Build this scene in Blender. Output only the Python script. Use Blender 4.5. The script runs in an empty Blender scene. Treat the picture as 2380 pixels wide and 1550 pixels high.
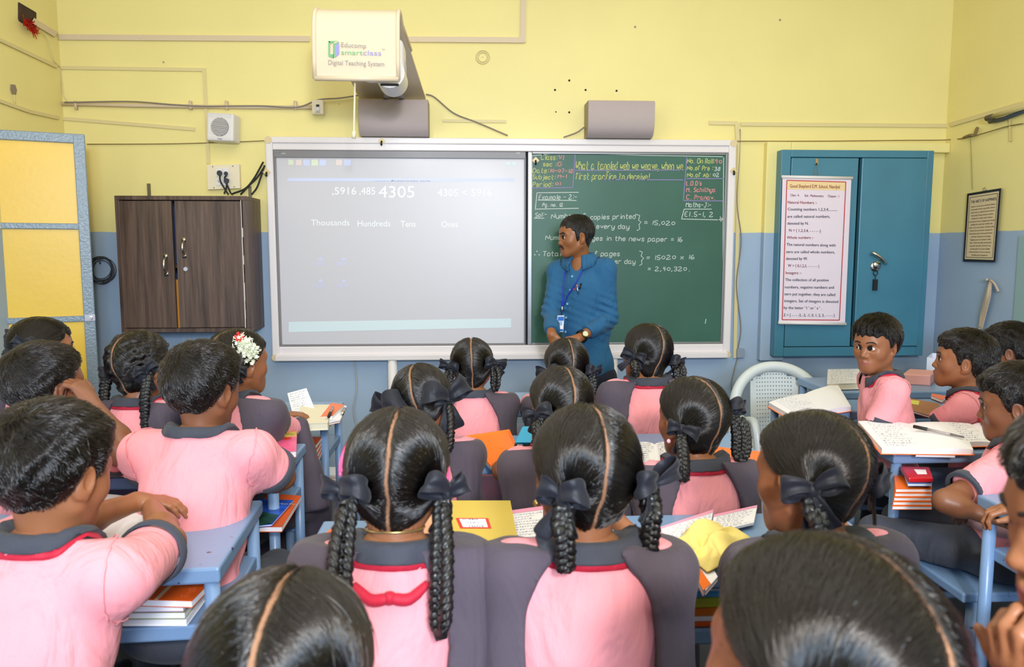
import bpy, bmesh, math, random
import numpy as np
from mathutils import Vector, Matrix, Euler

S = bpy.context.scene
COL = S.collection
R = math.radians

# ---------------------------------------------------------------- camera
F, CX, CY = 1800.0, 1190.0, 775.0
YAW, PITCH, EYE = 3.0, 6.25, 1.43
W = 4.9
cam_d = bpy.data.cameras.new('camera')
cam = bpy.data.objects.new('camera', cam_d)
COL.objects.link(cam)
cam.location = (0, 0, EYE)
cam.rotation_euler = (R(90 - PITCH), 0, R(-YAW))
cam_d.sensor_width = 36.0
cam_d.lens = F / 2380.0 * 36.0
cam_d.clip_start = 0.05
cam_d.dof.use_dof = True
cam_d.dof.focus_distance = 3.4
cam_d.dof.aperture_fstop = 6.3
S.camera = cam

# ---------------------------------------------------------------- light
world = bpy.data.worlds.new('world')
S.world = world
world.use_nodes = True
world.node_tree.nodes['Background'].inputs[0].default_value = (0.62, 0.74, 1.0, 1)
world.node_tree.nodes['Background'].inputs[1].default_value = 0.30


def area(name, loc, rot, size, energy, color, sizey=None):
    d = bpy.data.lights.new(name, 'AREA')
    d.energy = energy
    d.color = color
    d.size = size
    if sizey:
        d.shape = 'RECTANGLE'
        d.size_y = sizey
    o = bpy.data.objects.new(name, d)
    COL.objects.link(o)
    o.location = loc
    o.rotation_euler = [R(a) for a in rot]
    return o


area('camera_flash', (0.35, -1.2, 2.25), (82, 0, -2), 0.25, 78, (1.0, 0.94, 0.86))
area('ceiling_bounce', (0.2, 1.8, 3.36), (0, 0, 0), 4.0, 62, (1.0, 0.95, 0.88))
area('window_daylight', (0.4, -2.2, 2.0), (80, 0, 4), 1.1, 160, (0.58, 0.77, 1.0), 0.6)
area('doorway_daylight', (-2.2, 1.0, 1.6), (90, 0, -70), 0.9, 12, (0.8, 0.88, 1.0), 1.9)

S.view_settings.view_transform = 'Standard'
S.view_settings.look = 'None'
S.view_settings.gamma = 1.0
S.view_settings.use_curve_mapping = False
S.view_settings.exposure = 0.0
S.cycles.use_denoising = True
S.cycles.max_bounces = 6
S.cycles.diffuse_bounces = 3
S.cycles.glossy_bounces = 3
S.cycles.sample_clamp_indirect = 4.0

# ---------------------------------------------------------------- projections
RC = np.array(Euler((R(90 - PITCH), 0, R(-YAW))).to_matrix())


def ray(px, py):
    return RC @ np.array([(px - CX) / F, -(py - CY) / F, -1.0])


def U(px, py, y):
    """world point seen at a pixel, on the vertical plane at distance y"""
    d = ray(px, py)
    return Vector(d * (y / d[1])) + Vector((0, 0, EYE))


def Uz(px, py, z):
    d = ray(px, py)
    return Vector(d * ((z - EYE) / d[2])) + Vector((0, 0, EYE))


def Ux(px, py, x):
    d = ray(px, py)
    return Vector(d * (x / d[0])) + Vector((0, 0, EYE))


def wp(px, py, off=0.0):
    return U(px, py, W - off)


# ---------------------------------------------------------------- materials
def lin(c):
    return tuple(((v / 255.0) / 12.92 if v / 255.0 <= 0.04045 else ((v / 255.0 + 0.055) / 1.055) ** 2.4) for v in c)


MATS = {}


def mat(name, rgb, rough=0.55, metal=0.0, spec=0.5, var=0.0, vscale=8.0, bump=0.0, bscale=60.0, emit=0.0, chips=None, trans=0.0):
    """principled material; var: noise variation of the colour, bump: fine surface noise, chips: (rgb, scale, threshold) worn specks"""
    if name in MATS:
        return MATS[name]
    m = bpy.data.materials.new(name)
    m.use_nodes = True
    nt = m.node_tree
    b = nt.nodes['Principled BSDF']
    c = lin(rgb)
    b.inputs['Base Color'].default_value = (*c, 1)
    b.inputs['Roughness'].default_value = rough
    b.inputs['Metallic'].default_value = metal
    b.inputs['Specular IOR Level'].default_value = spec
    if trans:
        b.inputs['Transmission Weight'].default_value = trans
    tc = nt.nodes.new('ShaderNodeTexCoord')
    out = None
    if var:
        n = nt.nodes.new('ShaderNodeTexNoise')
        n.inputs['Scale'].default_value = vscale
        n.inputs['Detail'].default_value = 5
        nt.links.new(tc.outputs['Object'], n.inputs['Vector'])
        r = nt.nodes.new('ShaderNodeMapRange')
        r.inputs[1].default_value = 0.3
        r.inputs[2].default_value = 0.7
        nt.links.new(n.outputs[0], r.inputs[0])
        x = nt.nodes.new('ShaderNodeMix')
        x.data_type = 'RGBA'
        x.inputs[6].default_value = (*[v * (1 - var) for v in c], 1)
        x.inputs[7].default_value = (*[min(1, v * (1 + var)) for v in c], 1)
        nt.links.new(r.outputs[0], x.inputs[0])
        out = x.outputs[2]
    if chips:
        n = nt.nodes.new('ShaderNodeTexNoise')
        n.inputs['Scale'].default_value = chips[1]
        n.inputs['Detail'].default_value = 3
        nt.links.new(tc.outputs['Object'], n.inputs['Vector'])
        r = nt.nodes.new('ShaderNodeMapRange')
        r.inputs[1].default_value = chips[2]
        r.inputs[2].default_value = chips[2] + 0.02
        nt.links.new(n.outputs[0], r.inputs[0])
        x = nt.nodes.new('ShaderNodeMix')
        x.data_type = 'RGBA'
        nt.links.new(r.outputs[0], x.inputs[0])
        if out is None:
            x.inputs[6].default_value = (*c, 1)
        else:
            nt.links.new(out, x.inputs[6])
        x.inputs[7].default_value = (*lin(chips[0]), 1)
        out = x.outputs[2]
    if out is not None:
        nt.links.new(out, b.inputs['Base Color'])
    if bump:
        n = nt.nodes.new('ShaderNodeTexNoise')
        n.inputs['Scale'].default_value = bscale
        n.inputs['Detail'].default_value = 3
        nt.links.new(tc.outputs['Object'], n.inputs['Vector'])
        bp = nt.nodes.new('ShaderNodeBump')
        bp.inputs['Strength'].default_value = bump
        bp.inputs['Distance'].default_value = 0.01
        nt.links.new(n.outputs[0], bp.inputs['Height'])
        nt.links.new(bp.outputs[0], b.inputs['Normal'])
    if emit:
        b.inputs['Emission Color'].default_value = (*c, 1)
        b.inputs['Emission Strength'].default_value = emit
    MATS[name] = m
    return m


def wall_mat():
    m = bpy.data.materials.new('painted_plaster')
    m.use_nodes = True
    nt = m.node_tree
    N, L = nt.nodes.new, nt.links.new
    b = nt.nodes['Principled BSDF']
    b.inputs['Roughness'].default_value = 0.42
    b.inputs['Specular IOR Level'].default_value = 0.35
    g = N('ShaderNodeNewGeometry')
    sx = N('ShaderNodeSeparateXYZ')
    L(g.outputs['Position'], sx.inputs[0])
    n = N('ShaderNodeTexNoise')
    n.inputs['Scale'].default_value = 9
    L(g.outputs['Position'], n.inputs['Vector'])
    ma = N('ShaderNodeMath')
    ma.operation = 'MULTIPLY_ADD'
    L(n.outputs[0], ma.inputs[0])
    ma.inputs[1].default_value = 0.012
    L(sx.outputs[2], ma.inputs[2])
    st = N('ShaderNodeMapRange')
    st.inputs[1].default_value = 1.535
    st.inputs[2].default_value = 1.538
    L(ma.outputs[0], st.inputs[0])

    def shade(rgb, v, scale):
        nn = N('ShaderNodeTexNoise')
        nn.inputs['Scale'].default_value = scale
        nn.inputs['Detail'].default_value = 6
        L(g.outputs['Position'], nn.inputs['Vector'])
        x = N('ShaderNodeMix')
        x.data_type = 'RGBA'
        c = lin(rgb)
        x.inputs[6].default_value = (*[k * (1 - v) for k in c], 1)
        x.inputs[7].default_value = (*[min(1, k * (1 + v)) for k in c], 1)
        L(nn.outputs[0], x.inputs[0])
        return x.outputs[2]
    yl = shade((244, 228, 152), 0.06, 2.5)
    bl = shade((162, 182, 204), 0.10, 3.0)
    x = N('ShaderNodeMix')
    x.data_type = 'RGBA'
    L(st.outputs[0], x.inputs[0])
    L(bl, x.inputs[6])
    L(yl, x.inputs[7])
    # worn specks and old filler marks
    v = N('ShaderNodeTexVoronoi')
    v.inputs['Scale'].default_value = 3.3
    L(g.outputs['Position'], v.inputs['Vector'])
    vr = N('ShaderNodeMapRange')
    vr.inputs[1].default_value = 0.030
    vr.inputs[2].default_value = 0.016
    L(v.outputs['Distance'], vr.inputs[0])
    x2 = N('ShaderNodeMix')
    x2.data_type = 'RGBA'
    L(vr.outputs[0], x2.inputs[0])
    L(x.outputs[2], x2.inputs[6])
    x2.inputs[7].default_value = (*lin((150, 140, 120)), 1)
    L(x2.outputs[2], b.inputs['Base Color'])
    nb = N('ShaderNodeTexNoise')
    nb.inputs['Scale'].default_value = 55
    nb.inputs['Detail'].default_value = 4
    L(g.outputs['Position'], nb.inputs['Vector'])
    bp = N('ShaderNodeBump')
    bp.inputs['Strength'].default_value = 0.06
    bp.inputs['Distance'].default_value = 0.01
    L(nb.outputs[0], bp.inputs['Height'])
    L(bp.outputs[0], b.inputs['Normal'])
    return m


def wood_mat(name, c1, c2, sc=(26, 26, 1.2), rough=0.4):
    m = bpy.data.materials.new(name)
    m.use_nodes = True
    nt = m.node_tree
    N, L = nt.nodes.new, nt.links.new
    b = nt.nodes['Principled BSDF']
    b.inputs['Roughness'].default_value = rough
    tc = N('ShaderNodeTexCoord')
    mp = N('ShaderNodeMapping')
    mp.inputs['Scale'].default_value = sc
    L(tc.outputs['Object'], mp.inputs[0])
    n = N('ShaderNodeTexNoise')
    n.inputs['Scale'].default_value = 1.6
    n.inputs['Detail'].default_value = 7
    n.inputs['Roughness'].default_value = 0.65
    n.inputs['Distortion'].default_value = 0.3
    L(mp.outputs[0], n.inputs['Vector'])
    cr = N('ShaderNodeValToRGB')
    cr.color_ramp.elements[0].position = 0.33
    cr.color_ramp.elements[1].position = 0.68
    cr.color_ramp.elements[0].color = (*lin(c1), 1)
    cr.color_ramp.elements[1].color = (*lin(c2), 1)
    L(n.outputs[0], cr.inputs[0])
    L(cr.outputs[0], b.inputs['Base Color'])
    MATS[name] = m
    return m


PLASTER = wall_mat()
WOOD = wood_mat('dark_laminate', (62, 44, 36), (112, 88, 74))
M_BLUE = mat('blue_grey_steel_paint', (124, 154, 192), 0.32, spec=0.5, var=0.05, vscale=5, bump=0.06, bscale=30, chips=((70, 62, 66), 34, 0.72))
M_SHELF = mat('blue_steel_shelf', (84, 128, 190), 0.4, var=0.06)
M_DOORFR = mat('door_frame_paint', (132, 147, 160), 0.3, bump=0.25, bscale=90)
M_DOORPN = mat('door_yellow_paint', (244, 200, 72), 0.34, spec=0.3, var=0.04, vscale=3, bump=0.05, bscale=40, chips=((190, 160, 110), 9, 0.77))
M_WHITE = mat('white_plastic', (236, 230, 228), 0.35)
M_CREAM = mat('cream_plastic', (240, 226, 196), 0.4)
M_FRAME = mat('white_board_frame', (238, 229, 228), 0.3)
M_BEZEL = mat('grey_bezel', (132, 128, 130), 0.4)
M_ALU = mat('aluminium', (150, 150, 152), 0.35, metal=0.6)
M_SCREEN = mat('whiteboard_surface', (212, 208, 213), 0.35, spec=0.4)
M_CHALKB = mat('green_chalkboard', (58, 100, 84), 0.42, var=0.12, vscale=2.2, spec=0.4)
M_STEEL = mat('chrome', (210, 205, 200), 0.2, metal=1.0)
M_BLACK = mat('black_plastic', (20, 20, 22), 0.55)
M_DARKGAP = mat('dark_gap', (24, 26, 34), 0.8)
M_TEAL = mat('teal_steel_paint', (68, 128, 152), 0.34, var=0.06, vscale=4, bump=0.04, bscale=30, chips=((210, 215, 205), 20, 0.765))
M_CORD = mat('grey_cord', (140, 128, 116), 0.6)
M_PAPER = mat('paper', (244, 242, 246), 0.7)
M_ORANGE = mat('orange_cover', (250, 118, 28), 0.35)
M_ORANGE_SHADED = mat('orange_shaded_cover', (224, 92, 26), 0.4)  # darker copy of the orange cover, shade under the desks put into its colour
M_INK = mat('blue_ink', (120, 130, 165), 0.7)
M_GRILLE = mat('speaker_grille', (184, 168, 166), 0.55, bump=0.3, bscale=400)


# ---------------------------------------------------------------- object helpers
def tag(o, label=None, cat=None, group=None, kind=None):
    if label:
        o['label'] = label
    if cat:
        o['category'] = cat
    if group:
        o['group'] = group
    if kind:
        o['kind'] = kind
    return o


def empty(name, loc, label=None, cat=None, group=None, rz=0):
    o = bpy.data.objects.new(name, None)
    o.empty_display_size = 0.05
    COL.objects.link(o)
    o.location = loc
    o.rotation_euler = (0, 0, rz)
    return tag(o, label, cat, group)


def mesh_obj(name, verts, faces, m, parent=None, smooth=False, origin=None):
    """links ONE mesh object; verts are world coordinates, or parent-local when the parent is given and origin is None"""
    me = bpy.data.meshes.new(name)
    me.from_pydata([tuple(v) for v in verts], [], [tuple(f) for f in faces])
    me.update()
    if smooth:
        me.polygons.foreach_set('use_smooth', [True] * len(me.polygons))
    o = bpy.data.objects.new(name, me)
    if m is not None:
        me.materials.append(m)
    COL.objects.link(o)
    if parent is not None:
        o.parent = parent
    return o


class MB:
    """collects simple shapes into one mesh"""

    def __init__(s):
        s.v, s.f = [], []

    def add(s, vs, fs):
        b = len(s.v)
        s.v += [Vector(v) for v in vs]
        s.f += [tuple(b + i for i in f) for f in fs]
        return s

    def box(s, lo, hi, mtx=None):
        x0, y0, z0 = lo
        x1, y1, z1 = hi
        vs = [(x0, y0, z0), (x1, y0, z0), (x1, y1, z0), (x0, y1, z0), (x0, y0, z1), (x1, y0, z1), (x1, y1, z1), (x0, y1, z1)]
        if mtx is not None:
            vs = [mtx @ Vector(v) for v in vs]
        return s.add(vs, [(0, 3, 2, 1), (4, 5, 6, 7), (0, 1, 5, 4), (1, 2, 6, 5), (2, 3, 7, 6), (3, 0, 4, 7)])

    def hexa(s, q0, q1):
        """solid between two quads (same winding)"""
        return s.add(list(q0) + list(q1), [(3, 2, 1, 0), (4, 5, 6, 7), (0, 1, 5, 4), (1, 2, 6, 5), (2, 3, 7, 6), (3, 0, 4, 7)])

    def prism(s, poly, d):
        """polygon of 3D points swept by vector d"""
        n = len(poly)
        d = Vector(d)
        vs = [Vector(p) for p in poly] + [Vector(p) + d for p in poly]
        fs = [tuple(range(n))[::-1], tuple(range(n, 2 * n))] + [(i, (i + 1) % n, n + (i + 1) % n, n + i) for i in range(n)]
        return s.add(vs, fs)

    def tube(s, pts, rad, n=8, caps=True):
        pts = [Vector(p) for p in pts]
        m = len(pts)
        rad = rad if isinstance(rad, (list, tuple)) else [rad] * m
        t0 = (pts[1] - pts[0]).normalized()
        up = Vector((0, 0, 1)) if abs(t0.z) < 0.9 else Vector((1, 0, 0))
        u = t0.cross(up).normalized()
        vs = []
        for i in range(m):
            t = (pts[min(i + 1, m - 1)] - pts[max(i - 1, 0)])
            t = t.normalized() if t.length > 1e-9 else t0
            u = (u - t * u.dot(t))
            u = u.normalized() if u.length > 1e-6 else t.orthogonal().normalized()
            w = t.cross(u)
            for k in range(n):
                a = 2 * math.pi * k / n
                vs.append(pts[i] + (u * math.cos(a) + w * math.sin(a)) * rad[i])
        fs = []
        for i in range(m - 1):
            for k in range(n):
                k2 = (k + 1) % n
                fs.append((i * n + k, i * n + k2, (i + 1) * n + k2, (i + 1) * n + k))
        if caps:
            fs.append(tuple(range(n))[::-1])
            fs.append(tuple((m - 1) * n + k for k in range(n)))
        return s.add(vs, fs)

    def lathe(s, prof, mtx=None, n=24, caps=True):
        """profile [(r, z)] about z"""
        vs, fs = [], []
        for r, z in prof:
            for k in range(n):
                a = 2 * math.pi * k / n
                v = Vector((r * math.cos(a), r * math.sin(a), z))
                vs.append(mtx @ v if mtx is not None else v)
        m = len(prof)
        for i in range(m - 1):
            for k in range(n):
                k2 = (k + 1) % n
                fs.append((i * n + k, i * n + k2, (i + 1) * n + k2, (i + 1) * n + k))
        if caps:
            fs.append(tuple(range(n))[::-1])
            fs.append(tuple((m - 1) * n + k for k in range(n)))
        return s.add(vs, fs)

    def build(s, name, m, parent=None, smooth=False, bevel=0.0, seg=2):
        vs = s.v
        if parent is not None:
            inv = Matrix.Translation(parent.location) @ parent.rotation_euler.to_matrix().to_4x4()
            p = parent
            while p.parent is not None:
                p = p.parent
                inv = Matrix.Translation(p.location) @ p.rotation_euler.to_matrix().to_4x4() @ inv
            inv = inv.inverted()
            vs = [inv @ v for v in vs]
        o = mesh_obj(name, vs, s.f, m, parent, smooth)
        if bevel:
            bm = o.modifiers.new('bevel', 'BEVEL')
            bm.width = bevel
            bm.segments = seg
            bm.limit_method = 'ANGLE'
        return o


def solo(mb, name, m, label, cat, group=None, kind=None, smooth=False, bevel=0.0):
    """a thing that is one mesh, its origin at the middle of its base"""
    vs = np.array([tuple(v) for v in mb.v])
    lo, hi = vs.min(0), vs.max(0)
    c = Vector(((lo[0] + hi[0]) / 2, (lo[1] + hi[1]) / 2, lo[2]))
    mb.v = [v - c for v in mb.v]
    o = mb.build(name, m, None, smooth, bevel)
    o.location = c
    return tag(o, label, cat, group, kind)


def curve_pts(ctrl, n=8):
    """Catmull-Rom through control points"""
    P = [Vector(p) for p in ctrl]
    P = [P[0] * 2 - P[1]] + P + [P[-1] * 2 - P[-2]]
    out = []
    for i in range(1, len(P) - 2):
        for k in range(n):
            t = k / n
            a, b, c, d = P[i - 1], P[i], P[i + 1], P[i + 2]
            out.append(0.5 * ((2 * b) + (c - a) * t + (2 * a - 5 * b + 4 * c - d) * t * t + (3 * b - a - 3 * c + d) * t ** 3))
    out.append(P[-2])
    return out


def text_geo(body, bold=False):
    """outline text as flat mesh data in its own xy plane: verts (numpy), faces"""
    cu = bpy.data.curves.new('t', 'FONT')
    cu.body = body
    cu.size = 1.0
    cu.resolution_u = 3
    if bold:
        cu.offset = 0.0
    o = bpy.data.objects.new('t', cu)
    COL.objects.link(o)
    dg = bpy.context.evaluated_depsgraph_get()
    dg.update()
    me = bpy.data.meshes.new_from_object(o.evaluated_get(dg))
    v = np.zeros(len(me.vertices) * 3)
    me.vertices.foreach_get('co', v)
    fs = [tuple(p.vertices) for p in me.polygons]
    bpy.data.objects.remove(o)
    bpy.data.curves.remove(cu)
    bpy.data.meshes.remove(me)
    return v.reshape(-1, 3), fs


def text_on(mb, body, p0, xdir, ydir, width, height=None, bold=False, cap=0.70):
    """adds text: p0 the baseline start, fitted to the width (metres); height = capital height"""
    v, fs = text_geo(body, bold)
    if not len(v):
        return
    x0, x1 = v[:, 0].min(), v[:, 0].max()
    sx = width / max(1e-6, x1 - x0)
    sy = (height / cap) if height else sx
    p0, xd, yd = Vector(p0), Vector(xdir).normalized(), Vector(ydir).normalized()
    for k in ((0, .028) if bold else (0,)):
        mb.add([p0 + xd * ((a - x0 + k) * sx) + yd * (b * sy) for a, b, _ in v], fs)


def text_px(mb, body, x0, y0, x1, y1, cap_px, plane, bold=False, cap=0.70):
    """text from the baseline start (x0, y0) to its end (x1, y1), given on the photograph and placed on a plane function"""
    a, b = plane(x0, y0), plane(x1, y1)
    up = plane(x0, y0 - 10) - a
    hgt = (plane(x0, y0 - cap_px) - a).length
    text_on(mb, body, a, b - a, up, (b - a).length, hgt, bold, cap)


# single-stroke letters for handwriting: grid 0..4 wide, 0..6 high, a/b = below the baseline
GL = {'A': '00 26 40/12 32', 'B': '00 06 26 35 34 23 03/23 33 42 41 30 00', 'C': '45 36 16 05 01 10 30 41', 'D': '00 06 26 44 42 20 00', 'E': '36 06 00 30/03 23', 'F': '36 06 00/03 23', 'G': '45 36 16 05 01 10 30 41 43 23/41 40',
      'J': '16 46/36 31 20 10 01', 'L': '06 00 30', 'M': '00 06 23 46 40', 'N': '00 06 40 46', 'O': '16 05 01 10 30 41 45 36 16', 'P': '00 06 26 35 34 23 03', 'R': '00 06 26 35 34 23 03/13 30', 'S': '35 26 16 05 04 32 31 20 10 01', 'T': '06 46/26 20', 'V': '06 20 46', 'I': '16 10', 'W': '06 10 24 30 46',
      'a': '33 24 14 03 01 10 20 32/34 31 40', 'b': '06 00 20 31 33 24 04', 'c': '33 24 14 03 01 10 20 31', 'd': '36 30/33 24 14 03 01 10 20 31', 'e': '02 32 33 24 14 03 01 10 20 31', 'f': '35 26 16 15 10/04 24', 'g': '33 24 14 03 01 10 20 31/34 3a 2b 1b 0a', 'h': '06 00/02 14 24 33 30', 'i': '14 10/15 16', 'j': '24 2a 1b 0b/25 26', 'l': '16 10', 'm': '04 00/03 14 23 20/23 34 43 40',
      'n': '04 00/03 14 24 33 30', 'o': '14 03 01 10 20 31 33 24 14', 'p': '04 0b/03 14 24 33 31 20 10 01', 'r': '04 00/02 14 34', 's': '33 24 14 03 12 22 31 20 10 01', 't': '16 11 20 30/04 34', 'u': '04 01 10 20 32/34 30', 'v': '04 20 34', 'w': '04 10 23 30 44', 'y': '04 01 10 20 32/34 3a 2b 1b 0a', 'x': '04 30/34 00', 'k': '06 00/34 02 30',
      '0': '15 04 02 11 21 32 34 25 15', '1': '16 10', '2': '05 16 26 35 34 01 00 30 41', '3': '05 16 26 35 34 23 13/23 32 31 20 10 01', '4': '16 03 33/26 20', '5': '36 06 03 23 32 31 20 10 01', '6': '26 15 03 01 10 20 31 32 23 12 02', '8': '23 14 15 26 35 34 23 02 01 10 20 31 32 23', '7': '06 36 10', '9': '32 34 25 15 04 03 12 22 33',
      '.': '10 20', ',': '11 0a', '-': '03 33', '=': '02 32/04 34', ':': '11 12/14 15', "'": '16 15', '!': '16 12/10 11', '}': '06 16 24 33 43 33 22 10 00', '_': '', '<': '35 03 31'}
YV = {'a': -1, 'b': -2}


def chalk(mb, body, x0, y0, x1, y1, cap_px, plane, wid=1.5, slant=0.12, seed=1):
    """handwriting from (x0, y0) to (x1, y1) in photograph pixels on a plane function"""
    rnd = random.Random(seed)
    adv, strokes = 0.0, []
    for ch in body:
        if ch == ' ':
            adv += 3.0
            continue
        g = GL.get(ch)
        if g is None:
            continue
        mx = 1
        for st in g.split('/'):
            pts = [(int(t[0]), YV.get(t[1], None) if t[1] in YV else int(t[1])) for t in st.split()]
            if pts:
                mx = max(mx, max(p[0] for p in pts))
                strokes.append([(adv + p[0] + rnd.uniform(-.12, .12), p[1] + rnd.uniform(-.12, .12)) for p in pts])
        adv += mx + 1.35
    sx = (x1 - x0) / max(adv - 1.35, 1)
    sy = cap_px / 6.0
    for st in strokes:
        for _ in range(2):
            if len(st) > 2:
                q = [st[0]]
                for a, b in zip(st[:-1], st[1:]):
                    q += [(a[0] * .75 + b[0] * .25, a[1] * .75 + b[1] * .25), (a[0] * .25 + b[0] * .75, a[1] * .25 + b[1] * .75)]
                st = q + [st[-1]]
        pp = []
        for x, y in st:
            f = x * sx / max(1, x1 - x0)
            pp.append((x0 + x * sx + slant * y * sy, y0 + (y1 - y0) * f - y * sy))
        ribbon_px(mb, pp, wid, plane)


def ribbon_px(mb, pp, wid, plane):
    n = len(pp)
    vs = []
    for i in range(n):
        a, b = pp[max(i - 1, 0)], pp[min(i + 1, n - 1)]
        dx, dy = b[0] - a[0], b[1] - a[1]
        l = math.hypot(dx, dy) or 1
        ox, oy = -dy / l * wid / 2, dx / l * wid / 2
        vs += [plane(pp[i][0] + ox, pp[i][1] + oy), plane(pp[i][0] - ox, pp[i][1] - oy)]
    mb.add(vs, [(2 * i, 2 * i + 1, 2 * i + 3, 2 * i + 2) for i in range(n - 1)])


def rect_px(x0, y0, x1, y1, plane):
    return [plane(x0, y1), plane(x1, y1), plane(x1, y0), plane(x0, y0)]


def slab_px(mb, quad_px, y_front, thick):
    """solid whose front face is a pixel quad on the plane y_front, extending back by thick"""
    q = [U(x, y, y_front) for x, y in quad_px]
    return mb.prism(q, (0, thick, 0))
# ================================================================ room
XL, XR, ZC, YB = -2.44, 3.03, 3.42, -2.6


def struct(mb, name, m, **k):
    o = mb.build(name, m, **k)
    o['kind'] = 'structure'
    return o


struct(MB().box((XL - .2, YB, -.2), (XR + .2, W + .2, 0)), 'floor', mat('dark_stone_floor', (74, 72, 74), 0.45, var=0.15, vscale=6))
struct(MB().box((XL - .2, W, 0), (XR + .2, W + .2, ZC)), 'wall_front', PLASTER)
struct(MB().box((XL - .2, YB, 0), (XL, W, ZC)), 'wall_left', PLASTER)
struct(MB().box((XR, YB, 0), (XR + .2, W, ZC)), 'wall_right', PLASTER)
struct(MB().box((XL - .2, YB, ZC), (XR + .2, W + .2, ZC + .2)), 'ceiling', mat('ceiling_paint', (240, 234, 214), 0.7))
# plaster surround of the wall cupboard
sa, sb = wp(1776, 330), wp(2178, 330)
zt, zb = wp(1790, 332).z, wp(1790, 832).z
m_ = MB()
m_.box((sa.x, W - .055, zb - .01), (wp(1815, 600).x + .02, W + .01, zt))
m_.box((wp(1815, 600).x + .02, W - .055, zt - .06), (XR, W + .01, zt))
struct(m_, 'trim_1', PLASTER, bevel=.006)
wy_ = U(2366, 650, 1.0)
wy_ = ray(2366, 650) * (XR / ray(2366, 650)[0])
t_ = MB().box((XR - .012, wy_[1] - .5, .3), (XR + .01, wy_[1], 1.50))
struct(t_, 'window_1', mat('pale_teal_paint', (150, 178, 176), 0.4))

# open classroom door, left
d_ = empty('door_1', U(226, 900, 4.35))
d_['kind'] = 'structure'
d_.location.z = 0
de = Vector((U(219, 700, 4.35).x, 4.35, 0))
dd = Vector((-math.cos(R(23)), -math.sin(R(23)), 0))
dn = Vector((dd.y, -dd.x, 0)) * .04


def door_bar(mb, s0, s1, z0, z1, th=1.0, push=0.0):
    a, b = de + dd * s0 + dn * push, de + dd * s1 + dn * push
    n = dn * th
    mb.hexa([(a.x, a.y, z0), (b.x, b.y, z0), (b.x, b.y, z1), (a.x, a.y, z1)], [(a.x + n.x, a.y + n.y, z0), (b.x + n.x, b.y + n.y, z0), (b.x + n.x, b.y + n.y, z1), (a.x + n.x, a.y + n.y, z1)])


ztop, z1, z2 = U(200, 312, 4.35).z, U(195, 527, 4.35).z, U(200, 740, 4.35).z
fm = MB()
door_bar(fm, 0, .055, .02, ztop)
door_bar(fm, .9, .96, .02, ztop)
for z in (ztop - .05, z1 - .015, z2 - .015, .05):
    door_bar(fm, .05, .91, z, z + (.05 if z == ztop - .05 else .032))
fm.build('door_frame', M_DOORFR, d_, bevel=.004)
pm = MB()
for za, zc in ((.08, z2), (z2, z1), (z1, ztop - .03)):
    door_bar(pm, .05, .905, za, zc, .35, .3)
pm.build('door_panel', M_DOORPN, d_)
lm = MB()
door_bar(lm, .0, .05, z2 - .012, z2 + .022, 1.4, -.2)
lm.tube([de + dd * .02 - dn * .3 + Vector((0, 0, z2 + .005)), de + dd * .02 - dn * .9 + Vector((0, 0, z2 + .005))], .008)
lm.build('latch', M_STEEL, d_)

# ================================================================ conduits and cables on the walls
M_COND = mat('yellowed_conduit', (226, 208, 150), 0.5)
M_COND2 = mat('cream_conduit', (222, 200, 168), 0.45)


def wall_strip(mb, pts, w_px, plane_f, depth=.014):
    """flat trunking along a pixel path on a wall; plane_f(px, py, off)"""
    for k_, ((ax, ay), (bx, by)) in enumerate(zip(pts[:-1], pts[1:])):
        dx, dy = bx - ax, by - ay
        l = math.hypot(dx, dy)
        dep = depth + 1e-4 * len(mb.v)
        ox, oy = -dy / l * w_px / 2, dx / l * w_px / 2
        q = [(ax + ox, ay + oy), (bx + ox, by + oy), (bx - ox, by - oy), (ax - ox, ay - oy)]
        mb.hexa([plane_f(x, y, .0003) for x, y in q], [plane_f(x, y, dep) for x, y in q])


def lw(px, py, off=0.0):
    return Ux(px, py, XL + off)


def rw(px, py, off=0.0):
    return Ux(px, py, XR - off)


m_ = MB()
wall_strip(m_, [(137, 86), (720, 90)], 13, wp)
wall_strip(m_, [(930, 91), (1219, 93)], 13, wp)
wall_strip(m_, [(1215, 98), (1217, -20)], 13, wp)
wall_strip(m_, [(76, 47), (131, 80.5)], 13, lw)
for x, y in ((183, 86), (327, 87), (508, 89), (968, 93), (1215, 92)):
    m_.tube([wp(x, y, .01), wp(x, y, .018)], .005, 8)
solo(m_, 'cable_trunking', M_COND2, 'thick cream cable trunking running below the ceiling behind the projector hood', 'cable trunking')
m_ = MB()
wall_strip(m_, [(142, 157), (478, 162)], 8, wp, .009)
wall_strip(m_, [(474, 160), (484, 380)], 8, wp, .009)
wall_strip(m_, [(0, 92), (134, 155)], 8, lw, .009)
solo(m_, 'cable_trunking', M_COND, 'thin yellow cable trunking bending down to the socket board', 'cable trunking')
m_ = MB()
wall_strip(m_, [(145, 275), (453, 300)], 8, wp, .009)
wall_strip(m_, [(0, 234), (70, 259), (138, 274)], 8, lw, .009)
solo(m_, 'cable_trunking', M_COND, 'thin yellow cable trunking ending at the square wall speaker', 'cable trunking')
m_ = MB()
m_.tube([wp(135, 241, .014), wp(300, 245, .014), wp(480, 248, .014), wp(728, 250, .014)], .0115, 10)
for x in (177, 443, 527, 687):
    m_.box(wp(x - 4, 254, .03), wp(x + 4, 236, .0003))
solo(m_, 'conduit_pipe', M_COND2, 'round conduit pipe with clips running to the switch box', 'pipe', smooth=True)
m_ = MB()
m_.tube(curve_pts([wp(150, 238, .03), wp(300, 236, .03), (wp(400, 243, .03)), wp(480, 247, .03), wp(600, 246, .03), wp(690, 249, .03), wp(740, 232, .03), wp(790, 228, .03), wp(842, 220, .03)]), .0045, 6)
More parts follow.
